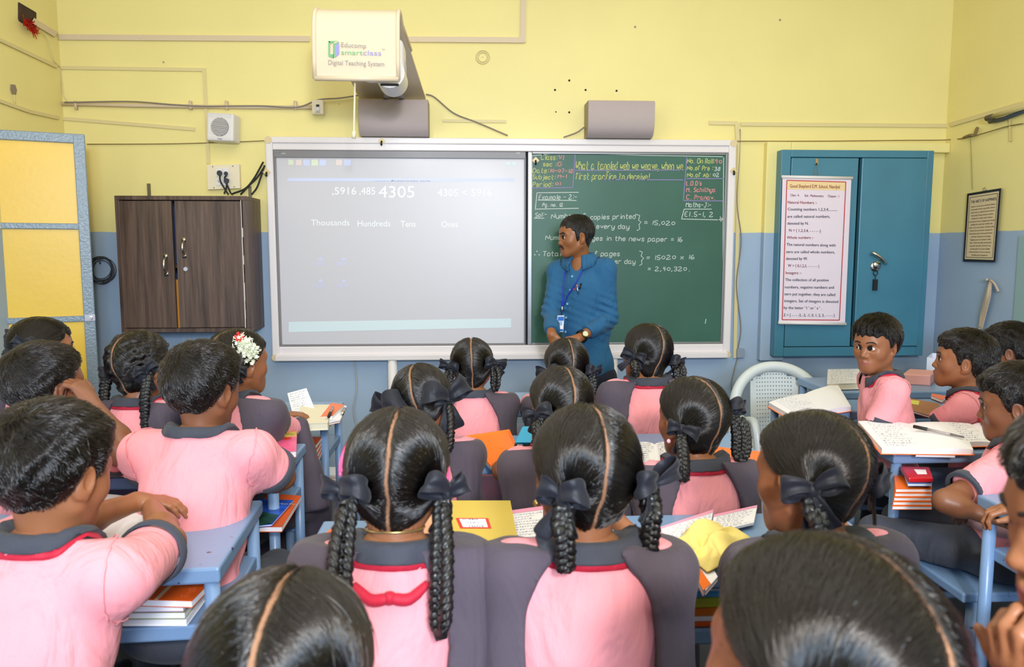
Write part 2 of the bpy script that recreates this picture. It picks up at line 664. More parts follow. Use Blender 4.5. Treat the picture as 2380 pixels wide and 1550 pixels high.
m_.tube(curve_pts([wp(990, 219, .012), wp(1010, 226, .012), wp(1055, 263, .012), wp(1110, 285, .012), wp(1180, 315, .012)]), .0045, 6)
solo(m_, 'wall_cable', M_CORD, 'grey cable sagging along the wall past the projector bracket', 'cable', smooth=True)
m_ = MB()
m_.tube(curve_pts([wp(1357, 296, .02), wp(1340, 308, .02), wp(1310, 319, .015)]), .0045, 6)
solo(m_, 'wall_cable', M_CORD, 'short grey cable from the left side of the right loudspeaker', 'cable', smooth=True)
m_ = MB()
wall_strip(m_, [(1029, 280), (1177, 282)], 7, wp, .008)
solo(m_, 'cable_trunking', M_COND, 'short loose trunking strip between the two loudspeakers', 'cable trunking')
m_ = MB()
wall_strip(m_, [(1648, 285), (1714, 286)], 9, wp, .010)
wall_strip(m_, [(1722, 288), (2204, 292)], 9, wp, .010)
wall_strip(m_, [(1713, 285), (1715, 331)], 10, wp, .012)
wall_strip(m_, [(1718, 331), (1708, 832)], 8, wp, .010)
solo(m_, 'cable_trunking', M_COND, 'yellow cable trunking above the blue wall cupboard and down beside the board', 'cable trunking')
m_ = MB()
wall_strip(m_, [(2207, 290), (2376, 240)], 10, rw, .010)
wall_strip(m_, [(2346, 254), (2348, 328)], 5, rw, .010)
solo(m_, 'cable_trunking', M_COND, 'yellow cable trunking on the right wall above the tube light', 'cable trunking')
m_ = MB()
m_.tube(curve_pts([wp(1720, 300, .01), wp(1719, 360, .01), wp(1713, 470, .012), wp(1723, 560, .02), wp(1712, 660, .02), wp(1722, 760, .02), wp(1715, 812, .02)]), .0035, 6)
m_.tube(curve_pts([wp(1715, 830, .01), wp(1707, 860, .02), wp(1700, 900, .02), wp(1712, 960, .02)]), .0035, 6)
solo(m_, 'wall_cable', M_CORD, 'grey cable hanging down beside the right edge of the board frame', 'cable', smooth=True)
m_ = MB()
m_.box(wp(1713, 832, .03), wp(1727, 809, -.002))
solo(m_, 'junction_box', mat('grey_box', (140, 152, 170), .5), 'small grey junction box low beside the board frame', 'junction box', bevel=.003)
m_ = MB()
m_.tube(curve_pts([wp(824, 838, .01), wp(829, 900, .01), wp(822, 950, .01), wp(831, 1000, .01)]), .005, 6)
solo(m_, 'wall_cable', mat('pale_cable', (178, 178, 176), .5), 'pale cable hanging on the blue wall below the whiteboard', 'cable', smooth=True)
m_ = MB()
m_.tube(curve_pts([wp(202, 335, .01), wp(400, 334, .01), wp(540, 330, .01), wp(614, 327, .01)]), .0028, 6)
solo(m_, 'string', mat('old_string', (138, 118, 70), .8), 'thin dark string stretched from the open door to the board frame', 'string', smooth=True)
m_ = MB()
m_.tube(curve_pts([wp(1712, 328, .02), wp(1900, 328, .02), wp(2100, 326, .02), wp(2200, 325, .03), rw(2245, 320, .02), rw(2285, 310, .02), rw(2340, 294, .01), rw(2378, 287, .01)]), .003, 6)
m_.tube(curve_pts([rw(2240, 320, .02), rw(2255, 314, .03), rw(2265, 313, .02), rw(2272, 296, .02)]), .009, 6)
m_.tube(curve_pts([rw(2256, 322, .015), rw(2258, 380, .012), rw(2260, 440, .012)]), .0015, 5)
solo(m_, 'string', MATS['old_string'], 'knotted jute string stretched above the cupboard to the right wall', 'string', smooth=True)
m_ = MB()
m_.tube(curve_pts([lw(95, 72, .01), lw(112, 96, .01), lw(125, 140, .01), wp(140, 160, .01), wp(146, 215, .01), wp(155, 236, .02)]), .003, 6)
m_.tube(curve_pts([lw(33, 220, .01), lw(34, 234, .01), lw(37, 241, .01)]), .003, 6)
solo(m_, 'wall_cable', M_COND, 'thin yellowed wire falling down the left corner of the walls', 'cable', smooth=True)
# square opening in the left wall with tinsel
q = [lw(43, 46), lw(82, 72), lw(82, 30), lw(43, 7)]
m_ = MB().add([p + Vector((.004, 0, 0)) for p in q], [(0, 1, 2, 3)])
for a, b in zip(q, q[1:] + q[:1]):
    m_.tube([a, b], .006, 4)
solo(m_, 'wall_opening', mat('dark_recess', (70, 50, 36), .8, var=.3, vscale=12), 'dark square opening high on the left wall', 'vent')
m_ = MB()
rnd = random.Random(4)
for k in range(120):
    t = rnd.random()
    p = lw(53 + 28 * t, 48 + 22 * t + rnd.uniform(-6, 8), .015 + rnd.random() * .02)
    m_.tube([p, p + Vector((rnd.uniform(0, .03), rnd.uniform(-.02, .02), rnd.uniform(-.035, .02)))], .0022, 3)
solo(m_, 'tinsel', mat('red_tinsel', (190, 26, 20), .25, metal=.3), 'scrap of red tinsel caught in the dark wall opening', 'tinsel', kind='stuff')
m_ = MB()
pts = [(24, 196), (33, 197), (37, 209), (35, 220), (26, 218), (23, 207)]
m_.prism([lw(x, y) for x, y in pts], (.006, 0, 0))
solo(m_, 'wall_patch', mat('grey_filler', (150, 132, 112), .8), 'small grey filler patch low on the left wall above the trunking', 'patch')
# round rose on the wall
m_ = MB()
for rr in (15.5, 11):
    ring = [wp(1122 + rr * math.cos(a * math.pi / 12), 133 + rr * math.sin(a * math.pi / 12), .004) for a in range(25)]
    m_.tube(ring, .003, 5, False)
m_.tube([wp(1122, 132, -.002), wp(1122, 132, .006)], .004, 8)
solo(m_, 'ceiling_rose', M_COND, 'round yellow painted-over rose plate high on the wall', 'wall plate')
for (x, y, s), k in zip([(1290, 209, 3), (1323, 187, 3), (1361, 209, 3), (1433, 211, 3), (1323, 261, 3), (1292, 260, 2)], range(6)):
    m_ = MB().tube([wp(x, y, -.002), wp(x, y, .003)], s * .0022, 8)
    solo(m_, 'nail_hole', M_DARKGAP, 'dark nail hole in the yellow wall above the right half of the board', 'nail hole', group='nail holes in the yellow wall')

# ================================================================ boards
fr = empty('board_frame', (wp(1160, 830).x, W, wp(1160, 835).z), 'long white aluminium frame around the whiteboard and the green chalkboard', 'board frame')
bxl, bxr = -1.256, 1.676
bzt, bzb = wp(1160, 322).z, wp(1160, 835).z
fy = W - .075


def fbox(mb, x0, x1, z0, z1, y0=fy, y1=W - .002):
    mb.box((x0, y0, z0), (x1, y1, z1))


def fz(y):
    return U(1160, y, fy).z


def fx(x, y=580):
    return U(x, y, fy).x


X0, X1, Z0, Z1 = fx(624), fx(1705), fz(835), fz(321)
XI0, XI1, ZI0, ZI1 = fx(641), fx(1688), fz(803), fz(351)
m_ = MB()
fbox(m_, X0 + .02, X1 - .02, ZI1 + .04, Z1)
fbox(m_, X0 + .02, X1 - .02, ZI1, ZI1 + .045, fy + .012)
m_.build('top_rail', M_FRAME, fr, bevel=.006)
m_ = MB()
fbox(m_, X0 + .02, X1 - .02, ZI0 - .055, ZI0, fy + .01)
fbox(m_, X0 + .02, X1 - .02, Z0, ZI0 - .05, fy - .02)
m_.build('bottom_rail', M_FRAME, fr, bevel=.006)
for a, b in ((X0, XI0), (XI1, X1)):
    m_ = MB()
    fbox(m_, a, b, Z0 + .01, Z1 - .01)
    m_.build('side_rail', M_FRAME, fr, bevel=.008)
for x in (X0 + .02, X1 - .02):
    for z in (Z0 + .02, Z1 - .02):
        MB().tube([(x, fy - .004, z), (x, fy + .05, z)], .022, 14).build('corner_cap', mat('yellowed_cap', (228, 204, 160), .4), fr)
# whiteboard
wb = empty('whiteboard', (fx(930), fy, ZI0), 'large interactive whiteboard lit by a faint projected number lesson', 'whiteboard')
wy = fy + .028


def sp(px, py, off=0.0):
    return U(px, py, wy - off)


xa, xb = XI0 + .001, fx(1222)
ZI0, ZI1 = ZI0 + .001, ZI1 - .001
m_ = MB()
sx0, sx1, sz0, sz1 = max(sp(640, 580).x, xa + .012), sp(1218, 580).x, max(sp(930, 804).z, ZI0 + .012), sp(930, 368).z
fbox(m_, xa, xb, sz1, ZI1, wy - .012)
fbox(m_, xa, xb, ZI0, sz0, wy - .012)
fbox(m_, xa, sx0, sz0, sz1, wy - .012)
fbox(m_, sx1, xb, sz0, sz1, wy - .012)
m_.build('bezel', M_BEZEL, wb, bevel=.003)
m_ = MB()
fbox(m_, sx0 - .01, sx1 + .01, sz0 - .01, sz1 + .01, wy)
m_.build('screen', M_SCREEN, wb)
m_ = MB()
pl = lambda x, y: sp(x, y, .001)  # projected picture: its light is put into the colours of thin flat marks
for s, x0, x1, y, c in ((',5916', 772, 828, 452, 17), (',485', 835, 872, 452, 17), ('4305', 880, 963, 459, 27), ('4305 < 5916', 1017, 1143, 456, 17),
                        ('Thousands', 723, 812, 524, 14), ('Hundreds', 831, 907, 526, 14), ('Tens', 931, 966, 527, 14), ('Ones', 1026, 1064, 528, 14)):
    text_px(m_, s, x0, y, x1, y, c, pl)
m_.build('projected_numbers', mat('projected_white', (252, 254, 254), .5), wb)
m_ = MB()
for x, y in ((728, 617), (782, 617), (728, 668), (782, 668)):
    text_px(m_, '1000', x, y, x + 26, y, 9, pl)
    m_.add([pl(x + 10, y - 12), pl(x + 24, y - 12), pl(x + 17, y - 20)], [(0, 1, 2)])
text_px(m_, 'www.designmate.com', 872, 424, 1000, 424, 6, pl)
m_.build('projected_caption', mat('projected_lilac', (214, 214, 246), .5), wb)
m_ = MB()
m_.add(rect_px(668, 414, 1195, 421, pl), [(0, 1, 2, 3)])
for k, x in enumerate((668, 686, 705, 724, 743, 762, 781, 800)):
    if k in (2, 4, 7):
        m_.add(rect_px(x, 371, x + 15, 385, pl), [(0, 1, 2, 3)])
m_.build('projected_band', mat('projected_blue', (214, 220, 250), .5), wb)
m_ = MB()
m_.add(rect_px(670, 371, 682, 383, pl), [(0, 1, 2, 3)])
m_.add(rect_px(724, 371, 739, 385, pl), [(0, 1, 2, 3)])
m_.build('projected_icon', mat('projected_lime', (228, 236, 210), .5), wb)
m_ = MB()
m_.add(rect_px(688, 371, 701, 384, pl), [(0, 1, 2, 3)])
m_.add(rect_px(781, 371, 795, 384, pl), [(0, 1, 2, 3)])
m_.build('projected_icon', mat('projected_rose', (240, 222, 218), .5), wb)
m_ = MB()
m_.add([pl(671, 772), pl(1188, 761), pl(1188, 740), pl(671, 748)], [(0, 1, 2, 3)])
m_.build('projected_toolbar', mat('projected_aqua', (222, 236, 240), .5), wb)
for x_ in (1176, 1189):
    MB().add(rect_px(x_, 376, x_ + 10, 384, pl), [(0, 1, 2, 3)]).build('projected_button', mat('projected_aqua', (222, 236, 240), .5), wb)
m_ = MB()
pb = lambda x, y: U(x, y, wy - .0135)
text_px(m_, 'SMART', 638, 358, 654, 358, 5, pb, True)
text_px(m_, 'Board', 655, 358, 663, 358, 3.5, pb)
text_px(m_, 'SB680', 1200, 357, 1209, 357, 3, pb)
m_.build('lettering', mat('white_print', (235, 235, 235), .5), wb)
# divider and chalkboard
gb = empty('chalkboard', (fx(1455), fy, ZI0), 'green chalkboard covered in chalk handwriting about newspaper copies', 'chalkboard')


def gp(px, py, off=0.0):
    return U(px, py, wy - off)


m_ = MB()
fbox(m_, fx(1223), fx(1227), ZI0, ZI1, wy + .01)
m_.build('gap_strip', M_DARKGAP, gb)
gx0, gx1, gz0, gz1 = gp(1236, 580).x, min(gp(1682, 580).x, XI1 - .013), max(gp(1455, 796).z, ZI0 + .012), min(gp(1455, 354).z, ZI1 - .012)
m_ = MB()
fbox(m_, fx(1227), gx0, ZI0, ZI1, wy - .010)
fbox(m_, gx1, XI1 - .001, ZI0, ZI1, wy - .010)
fbox(m_, gx0, gx1, gz1, ZI1, wy - .010)
fbox(m_, gx0, gx1, ZI0, gz0, wy - .010)
m_.build('aluminium_trim', M_ALU, gb, bevel=.003)
m_ = MB()
fbox(m_, gx0 - .01, gx1 + .01, gz0 - .01, gz1 + .01, wy)
m_.build('writing_surface', M_CHALKB, gb)
pc = lambda x, y: gp(x, y, .0012)
C_W = mat('white_chalk', (214, 222, 216), .9)
C_Y = mat('yellow_chalk', (204, 206, 122), .9)
C_P = mat('pink_chalk', (224, 150, 150), .9)
C_V = mat('violet_chalk', (150, 136, 190), .9)
m_ = MB()
for i, (s, x0, y0, x1, y1, c) in enumerate((('Class:', 1257, 371, 1294, 372, 12), ('sec :', 1262, 386, 1292, 387, 10), ('Date:', 1238, 402, 1274, 402, 11), ('Subject:', 1238, 416, 1290, 417, 10), ('Period:', 1238, 434, 1284, 434, 11),
                                            ('What a tangled web we weave, when we', 1337, 394, 1586, 395, 19), ('first practice to deceive!', 1337, 417, 1508, 418, 15), ('No. On Roll:', 1597, 379, 1660, 380, 11), ('No.of Pre :', 1597, 395, 1656, 396, 10), ('No.of Ab:', 1597, 411, 1650, 412, 10))):
    chalk(m_, s, x0, y0, x1, y1, c, pc, 1.5, seed=i)
m_.build('yellow_writing', C_Y, gb)
m_ = MB()
for i, (s, x0, y0, x1, y1, c) in enumerate((('VI', 1298, 371, 1309, 372, 11), ('G', 1296, 386, 1305, 386, 9), ('10-07-18', 1278, 401, 1330, 402, 9), ('M-1', 1296, 414, 1316, 414, 8), ('01', 1291, 431, 1302, 431, 8), ('40', 1662, 380, 1677, 381, 10),
                                            ('M. Sahithya', 1595, 446, 1662, 446, 10), ('C. Pranav.', 1595, 463, 1662, 464, 10), ("L.O.D's", 1595, 431, 1630, 431, 10))):
    chalk(m_, s, x0, y0, x1, y1, c, pc, 1.6, seed=20 + i)
m_.build('pink_writing', C_P, gb)
m_ = MB()
for i, (s, x0, y0, x1, y1, c) in enumerate((('38', 1660, 397, 1673, 397, 9), ('02', 1657, 411, 1671, 411, 9), ('Maths-J:-', 1594, 481, 1652, 482, 11), ('E1.5-1, 2', 1591, 503, 1657, 504, 11),
                                            ('Example - 2:-', 1252, 464, 1340, 463, 11), ('Pg. no. 12', 1261, 480, 1308, 480, 8), ('Sol:-', 1244, 505, 1270, 503, 10), ('Number of', 1281, 508, 1360, 508, 12), ('copies printed', 1372, 510, 1476, 508, 11),
                                            ('every day', 1386, 531, 1462, 532, 11), ('= 15,020', 1497, 522, 1568, 524, 10), ('Number of pages in the news paper = 16', 1268, 557, 1585, 562, 11),
                                            ('Total number of pages', 1261, 595, 1440, 595, 11), ('printed per day', 1358, 613, 1476, 613, 11), ('= 15020 x 16', 1502, 604, 1613, 602, 10), ('= 2,40,320.', 1505, 630, 1603, 630, 10))):
    chalk(m_, s, x0, y0, x1, y1, c, pc, 1.3, seed=40 + i)
for x, y, w in ((1243, 592, 3), (1253, 592, 3), (1248, 584, 3)):
    m_.add(rect_px(x - 1.2, y - 1.2, x + 1.2, y + 1.2, pc), [(0, 1, 2, 3)])
for pp in ([(1479, 498), (1487, 501), (1484, 512), (1490, 516), (1485, 522), (1487, 532), (1480, 536)], [(1486, 583), (1493, 586), (1490, 595), (1496, 600), (1491, 606), (1492, 614), (1486, 617)],
           [(1241, 507), (1265, 507)], [(1248, 448), (1244, 488)], [(1250, 465), (1340, 466)], [(1247, 448), (1345, 447)], [(1244, 486), (1345, 484)], [(1590, 486), (1654, 486)], [(1584, 509), (1680, 511)], [(1590, 486), (1584, 509)], [(1674, 503), (1676, 515)], [(1669, 511), (1680, 507)], [(1641, 741), (1639, 752)],
           [(1237, 362), (1236, 500), (1234, 794)], [(1236, 362), (1300, 355), (1400, 358), (1500, 361), (1680, 364)], [(1682, 366), (1680, 600), (1678, 794)]):
    ribbon_px(m_, pp, 1.5, pc)
m_.build('white_writing', C_W, gb)
m_ = MB()
for pp in ([(1337, 358), (1334, 400), (1331, 436)], [(1237, 437), (1331, 436)], [(1336, 396), (1590, 395)], [(1400, 417), (1588, 418)], [(1596, 365), (1592, 420), (1588, 466)], [(1592, 415), (1682, 415)], [(1588, 466), (1680, 467)]):
    ribbon_px(m_, pp, 1.8, pc)
m_.build('violet_line', C_V, gb)
# stand tubes below the board
for x, lab in ((912, 'white stand tube under the whiteboard, left of the middle'), (1425, 'white stand tube under the chalkboard behind the teacher')):
    p = U(x, 840, W - .06)
    solo(MB().tube([(p.x, p.y, 0), (p.x, p.y, Z0 - .001)], .030, 16), 'stand_tube', M_WHITE, lab, 'tube', smooth=True)
# adhesive hooks
for x, y, yy, lab, rot in ((887, 328, fy - .001, 'diamond adhesive hook on the top rail above the whiteboard', 0), (620, 400, fy - .001, 'diamond adhesive hook on the left side rail of the board frame', 0),
                           (1245, 373, wy - .001, 'diamond adhesive hook on the chalkboard beside the word Class', 0), (1705, 397, fy - .001, 'diamond adhesive hook on the right side rail of the board frame', 0)):
    p = U(x, y, yy)
    h = empty('adhesive_hook', p, lab, 'hook', 'diamond adhesive hooks')
    s = .023
    MB().prism([p + Vector((-s, 0, 0)), p + Vector((0, 0, -s)), p + Vector((s, 0, 0)), p + Vector((0, 0, s))], (0, -.003, 0)).build('backplate', mat('gold_plate', (226, 202, 150), .4), h)
    MB().tube(curve_pts([p + Vector((0, -.003, -.002)), p + Vector((0, -.016, -.012)), p + Vector((0, -.014, -.022)), p + Vector((0, -.004, -.02))], 4), .006, 8).build('hook_tip', M_BLACK, h, True)

# ================================================================ loudspeakers
def loudspeaker(x0, x1, y0, y1, lab, side):
    a, b = U(x0, y1, W - .16), U(x1, y0, W - .16)
    a.z = max(a.z, Z1 + .002)
    r = empty('loudspeaker', ((a.x + b.x) / 2, W - .1, a.z), lab, 'loudspeaker', 'grey loudspeakers above the board')
    prof = [(W - .005, a.z), (W - .10, a.z - .0), (W - .135, a.z + .02), (W - .155, a.z + .06), (W - .16, a.z + .10), (W - .16, b.z - .01), (W - .15, b.z), (W - .005, b.z)]
    MB().prism([(a.x, y, z) for y, z in prof], (b.x - a.x, 0, 0)).build('cabinet', mat('speaker_shell', (150, 134, 112), .5), r, bevel=.003)
    g = MB()
    n = 6
    prof2 = [(y - .003, z) for y, z in prof[1:7]]
    vs = []
    for y, z in prof2:
        vs += [(a.x + .002, y, z), (b.x - .002, y, z)]
    g.add(vs, [(2 * i, 2 * i + 1, 2 * i + 3, 2 * i + 2) for i in range(len(prof2) - 1)])
    g.build('grille', M_GRILLE, r, True)
    return r


loudspeaker(834, 995, 231, 318, 'grey loudspeaker above the whiteboard, below the projector bracket', 1)
loudspeaker(1366, 1523, 234, 321, 'grey loudspeaker alone above the chalkboard', -1)

# ================================================================ projector hood on its bracket
pj = empty('projector_unit', (0, 0, 0), 'white curved projector hood on a bracket above the whiteboard', 'projector')
YF = 3.78
fa, fb = U(732, 188, YF), U(926, 188, YF)
zt_ = U(830, 8, YF).z
px0, px1 = fa.x, fb.x
pj.location = ((px0 + px1) / 2, W - .02, wp(900, 225).z)
zbot, zw = fa.z, wp(900, 226).z
prof = [(YF, zbot + .01), (YF - .005, zbot + .10), (YF, zbot + .2), (YF + .012, zt_ - .08), (YF + .035, zt_ - .035), (YF + .07, zt_ - .008), (YF + .11, zt_), (YF + .16, zt_ - .006), (YF + .24, zt_ - .026), (4.3, zt_ - .08), (W - .01, zw)]
th = .012
wall_l, wall_r = wp(836, 226).x, wp(990, 226).x


def hood_x(i, side):
    t = max(0, (prof[i][0] - (YF + .24)) / (W - YF - .24))
    return (px0 + (wall_l - px0) * t) if side == 0 else (px1 + (wall_r - px1) * t)


def hood(mb, i0, i1, ins, off, thick):
    vs, fs = [], []
    for i in range(i0, i1):
        y, z = prof[i]
        a, b = prof[max(i - 1, 0)], prof[min(i + 1, len(prof) - 1)]
        t = Vector((0, b[0] - a[0], b[1] - a[1])).normalized()
        nrm = Vector((0, -t.z, t.y))
        for o in (off, off - thick):
            for sd in (0, 1):
                x = hood_x(i, sd) + (ins if sd == 0 else -ins)
                vs.append(Vector((x, y, z)) + nrm * o)
    n = i1 - i0
    for k in range(n - 1):
        A, B = 4 * k, 4 * (k + 1)
        fs += [(A, A + 1, B + 1, B), (A + 3, A + 2, B + 2, B + 3), (A + 1, A + 3, B + 3, B + 1), (A + 2, A, B, B + 2)]
    fs += [(1, 0, 2, 3), (4 * n - 4, 4 * n - 3, 4 * n - 1, 4 * n - 2)]
    mb.add(vs, fs)


m_ = MB()
hood(m_, 0, len(prof), 0, 0, th)
m_.build('hood', mat('warm_white_hood', (228, 208, 180), .35), pj, True).modifiers.new('edge', 'EDGE_SPLIT')
m_ = MB()
for sd in (0, 1):
    m_.tube([Vector((hood_x(i, sd), prof[i][0], prof[i][1])) for i in range(0, 10)], .010, 10)
m_.tube([(px0, YF, zbot + .012), (px1, YF, zbot + .012)], .012, 10)
m_.build('hood_rim', MATS['warm_white_hood'], pj, True)
m_ = MB()
m_.box((px1 - .20, YF + .10, zbot + .05), (px1 + .015, YF + .30, zbot + .23))
m_.build('projector_body', M_WHITE, pj, bevel=.03, seg=4)
m_ = MB()
cx_ = U(913, 190, YF + .22).x
m_.tube([(cx_, YF + .06, zbot + .055), (cx_, YF + .26, zbot + .05)], .072, 24)
m_.build('lens_drum', M_WHITE, pj, True).modifiers.new('edge', 'EDGE_SPLIT')
m_ = MB()
m_.box((cx_ - .045, YF + .052, zbot - .008), (cx_ + .045, YF + .066, zbot + .004))
m_.build('lens_slot', M_BLACK, pj, bevel=.008)
m_ = MB()
m_.box((px1 + .0145, YF + .15, zbot + .07), (px1 + .017, YF + .28, zbot + .14))
m_.build('side_panel', mat('grey_panel', (186, 186, 200), .4), pj)
m_ = MB()
for t0 in (.35, .62):
    xx = wall_l + (wall_r - wall_l) * t0
    m_.hexa([(xx, W - .02, zw - .03), (xx + .03, W - .02, zw - .03), (xx + .03, W - .02, zw - .015), (xx, W - .02, zw - .015)], [(cx_ - .03, YF + .3, zbot + .06), (cx_, YF + .3, zbot + .06), (cx_, YF + .3, zbot + .075), (cx_ - .03, YF + .3, zbot + .075)])
m_.build('support_arm', M_ALU, pj)
# plain beam of the projector; its picture is painted marks on the screen
ld = bpy.data.lights.new('projector_beam', 'SPOT')
ld.energy = 7
ld.color = (.86, .92, 1.0)
ld.spot_size = R(92)
ld.spot_blend = .35
ld.shadow_soft_size = .03
lo_ = bpy.data.objects.new('projector_beam', ld)
COL.objects.link(lo_)
lo_.location = (cx_, YF + .16, zbot - .06)
lo_.rotation_euler = (Vector((sp(930, 600).x, wy, sp(930, 600).z)) - Vector(lo_.location)).to_track_quat('-Z', 'Y').to_euler()
hp = lambda x, y: U(x, y, YF - .0085)
m_ = MB()
text_px(m_, 'Educomp', 793, 109, 851, 112, 11, hp)
text_px(m_, 'Digital Teaching System', 763, 150, 893, 154, 11, hp)
text_px(m_, 'TM', 887, 117, 894, 117, 4, hp)
m_.build('grey_lettering', mat('grey_print', (150, 146, 142), .5), pj)
m_ = MB()
text_px(m_, 'smart', 793, 127, 843, 128, 16, hp, cap=.95)
m_.add([hp(763, 96), hp(782, 96), hp(787, 95), hp(768, 95), ], [(0, 1, 2, 3)])
for q in ([(763, 96), (767, 96), (767, 133), (763, 130)], [(763, 96), (778, 96), (775, 100), (767, 100)], [(767, 126), (775, 126), (775, 135), (767, 133)], [(774, 103), (788, 96), (788, 98), (778, 105), (778, 133), (774, 135)]):
    m_.add([hp(*p) for p in q], [tuple(range(len(q)))])
m_.build('green_lettering', mat('green_print', (110, 180, 120), .5), pj)
m_ = MB()
text_px(m_, 'class', 844, 128, 886, 129, 16, hp, cap=.95)
m_.add([hp(779, 106), hp(788, 98), hp(788, 125), hp(779, 134)], [(0, 1, 2, 3)])
m_.build('violet_lettering', mat('violet_print', (150, 150, 210), .5), pj)
m_ = MB()
cp = [U(825, 190, YF + .05), U(824, 240, YF + .05), U(823, 290, YF + .05), U(823, 305, YF + .05)]
m_.tube(curve_pts(cp), .005, 6)
m_.tube([cp[-1], U(822, 322, YF + .05)], .010, 8)
solo(m_, 'pull_cord', M_CREAM, 'cream cord with a plug hanging straight down from the projector hood', 'cord', smooth=True)

# ================================================================ wall boxes
sb = empty('switch_box', wp(741, 266), 'small cream switch box left of the projector bracket', 'switch box')
m_ = MB()
m_.box(wp(725, 265, .055), wp(755, 236, -.002))
m_.build('box', M_CREAM, sb, bevel=.004)
sw = lambda x, y: wp(x, y, .0565)
MB().prism(rect_px(735, 243, 742, 248, sw), (0, -.004, 0)).build('indicator', M_BLACK, sb)
MB().prism(rect_px(735, 249, 743, 258, sw), (0, -.008, 0)).build('rocker', M_WHITE, sb, bevel=.002)
m_ = MB()
text_px(m_, 'CLIPSAL', 732, 262, 745, 262, 2, sw)
m_.build('lettering', M_BLACK, sb)
ws = empty('wall_speaker', wp(513, 326), 'square white wall speaker with a round slotted grille above the brown cabinet', 'speaker')
c = U(511, 295, W - .11)
rot = Matrix.Translation(c) @ Matrix.Rotation(R(3), 4, 'Y') @ Matrix.Rotation(R(-6), 4, 'Z')
MB().box((-.082, 0, -.082), (.082, .11, .082), rot).build('case', M_WHITE, ws, bevel=.012, seg=3)
m_ = MB()
m_.lathe([(.002, -.003), (.054, -.003), (.054, .002)], rot @ Matrix.Rotation(R(90), 4, 'X') @ Matrix.Translation((0, 0, .0)), 32)
m_.build('grille_disc', mat('speaker_dark', (96, 92, 94), .6), ws)
m_ = MB()
for k in range(-9, 10):
    z = k * .0058
    h = math.sqrt(max(0, .053 ** 2 - z * z))
    m_.box((-h, -.006, z - .0013), (h, -.002, z + .0013), rot)
for k in range(-13, 14):
    z = k * .0058
    if abs(z) > .056:
        m_.box((-.07, -.002, z - .001), (.07, .001, z + .001), rot)
m_.build('grille_slats', M_WHITE, ws)
m_ = MB()
text_on(m_, 'AHUJA', rot @ Vector((-.013, -.002, -.073)), rot.to_3x3() @ Vector((1, 0, 0)), rot.to_3x3() @ Vector((0, 0, 1)), .028, .007, True)
m_.build('lettering', M_BLACK, ws)
so = empty('socket_board', wp(520, 442), 'cream socket board with black plugs above the brown cabinet', 'socket board')
m_ = MB()
m_.prism([wp(482, 441, .03), wp(558, 438, .03), wp(556, 381, .03), wp(480, 384, .03)], (0, .035, 0))
m_.build('box', M_CREAM, so, bevel=.003)
sk = lambda x, y: wp(x, y, .0305)
m_ = MB()
for x, y in ((503, 391), (518, 391), (503, 412), (518, 412)):
    m_.prism(rect_px(x, y, x + 14, y + 19, sk), (0, -.004, 0))
m_.build('socket_module', M_WHITE, so, bevel=.001)
m_ = MB()
for x, y in ((510, 402), (525, 403), (526, 420)):
    m_.tube([wp(x, y, .034), wp(x, y, .062)], .016 if x != 525 else .012, 12)
for x, y in ((509, 423), (513, 427), (507, 420), (532, 417), (494, 387), (541, 386), (497, 436), (544, 434)):
    m_.tube([wp(x, y, .033), wp(x, y, .036)], .003, 6)
m_.build('plug', M_BLACK, so)
m_ = MB()
for pts in ([(511, 406), (512, 420), (522, 438), (531, 452)], [(527, 424), (526, 436), (521, 450)], [(526, 407), (522, 416), (530, 434), (536, 448), (541, 452)]):
    m_.tube(curve_pts([wp(x, y, .055) for x, y in pts]), .005, 6)
for pts in ([(541, 450), (570, 438), (590, 415), (612, 376)], [(559, 452), (580, 430), (598, 412), (614, 388)], [(585, 452), (597, 436), (606, 412), (615, 384)]):
    m_.tube(curve_pts([wp(x, y, .03) for x, y in pts]), .0055, 6)
solo(m_, 'power_cables', M_BLACK, 'black power cables running from the plugs to the board frame', 'cable', smooth=True)

# ================================================================ brown wall cabinet
ca = empty('wall_cabinet', (0, 0, 0), 'dark brown two-door wall cabinet with doors ajar left of the whiteboard', 'cabinet')
CYF = W - .30
kx0, kx1, kz0, kz1 = U(274, 615, CYF).x, U(578, 615, CYF).x, U(420, 772, CYF).z, U(420, 455, CYF).z
ca.location = ((kx0 + kx1) / 2, W - .15, kz0)
m_ = MB()
t = .024
m_.box((kx0, CYF, kz1 - t), (kx1, W, kz1))
m_.box((kx0, CYF, kz0), (kx1, W, kz0 + t))
m_.box((kx0, CYF, kz0 + t), (kx0 + t, W, kz1 - t))
m_.box((kx1 - t, CYF, kz0 + t), (kx1, W, kz1 - t))
m_.build('carcass', WOOD, ca, bevel=.0015)
MB().box((kx0 + t, W - .02, kz0 + t), (kx1 - t, W - .005, kz1 - t)).build('back_panel', mat('cabinet_blue', (92, 112, 160), .6), ca)
MB().box((kx0 + t, CYF + .03, (kz0 + kz1) / 2 - .02), (kx1 - t, W - .02, (kz0 + kz1) / 2)).build('shelf', WOOD, ca)


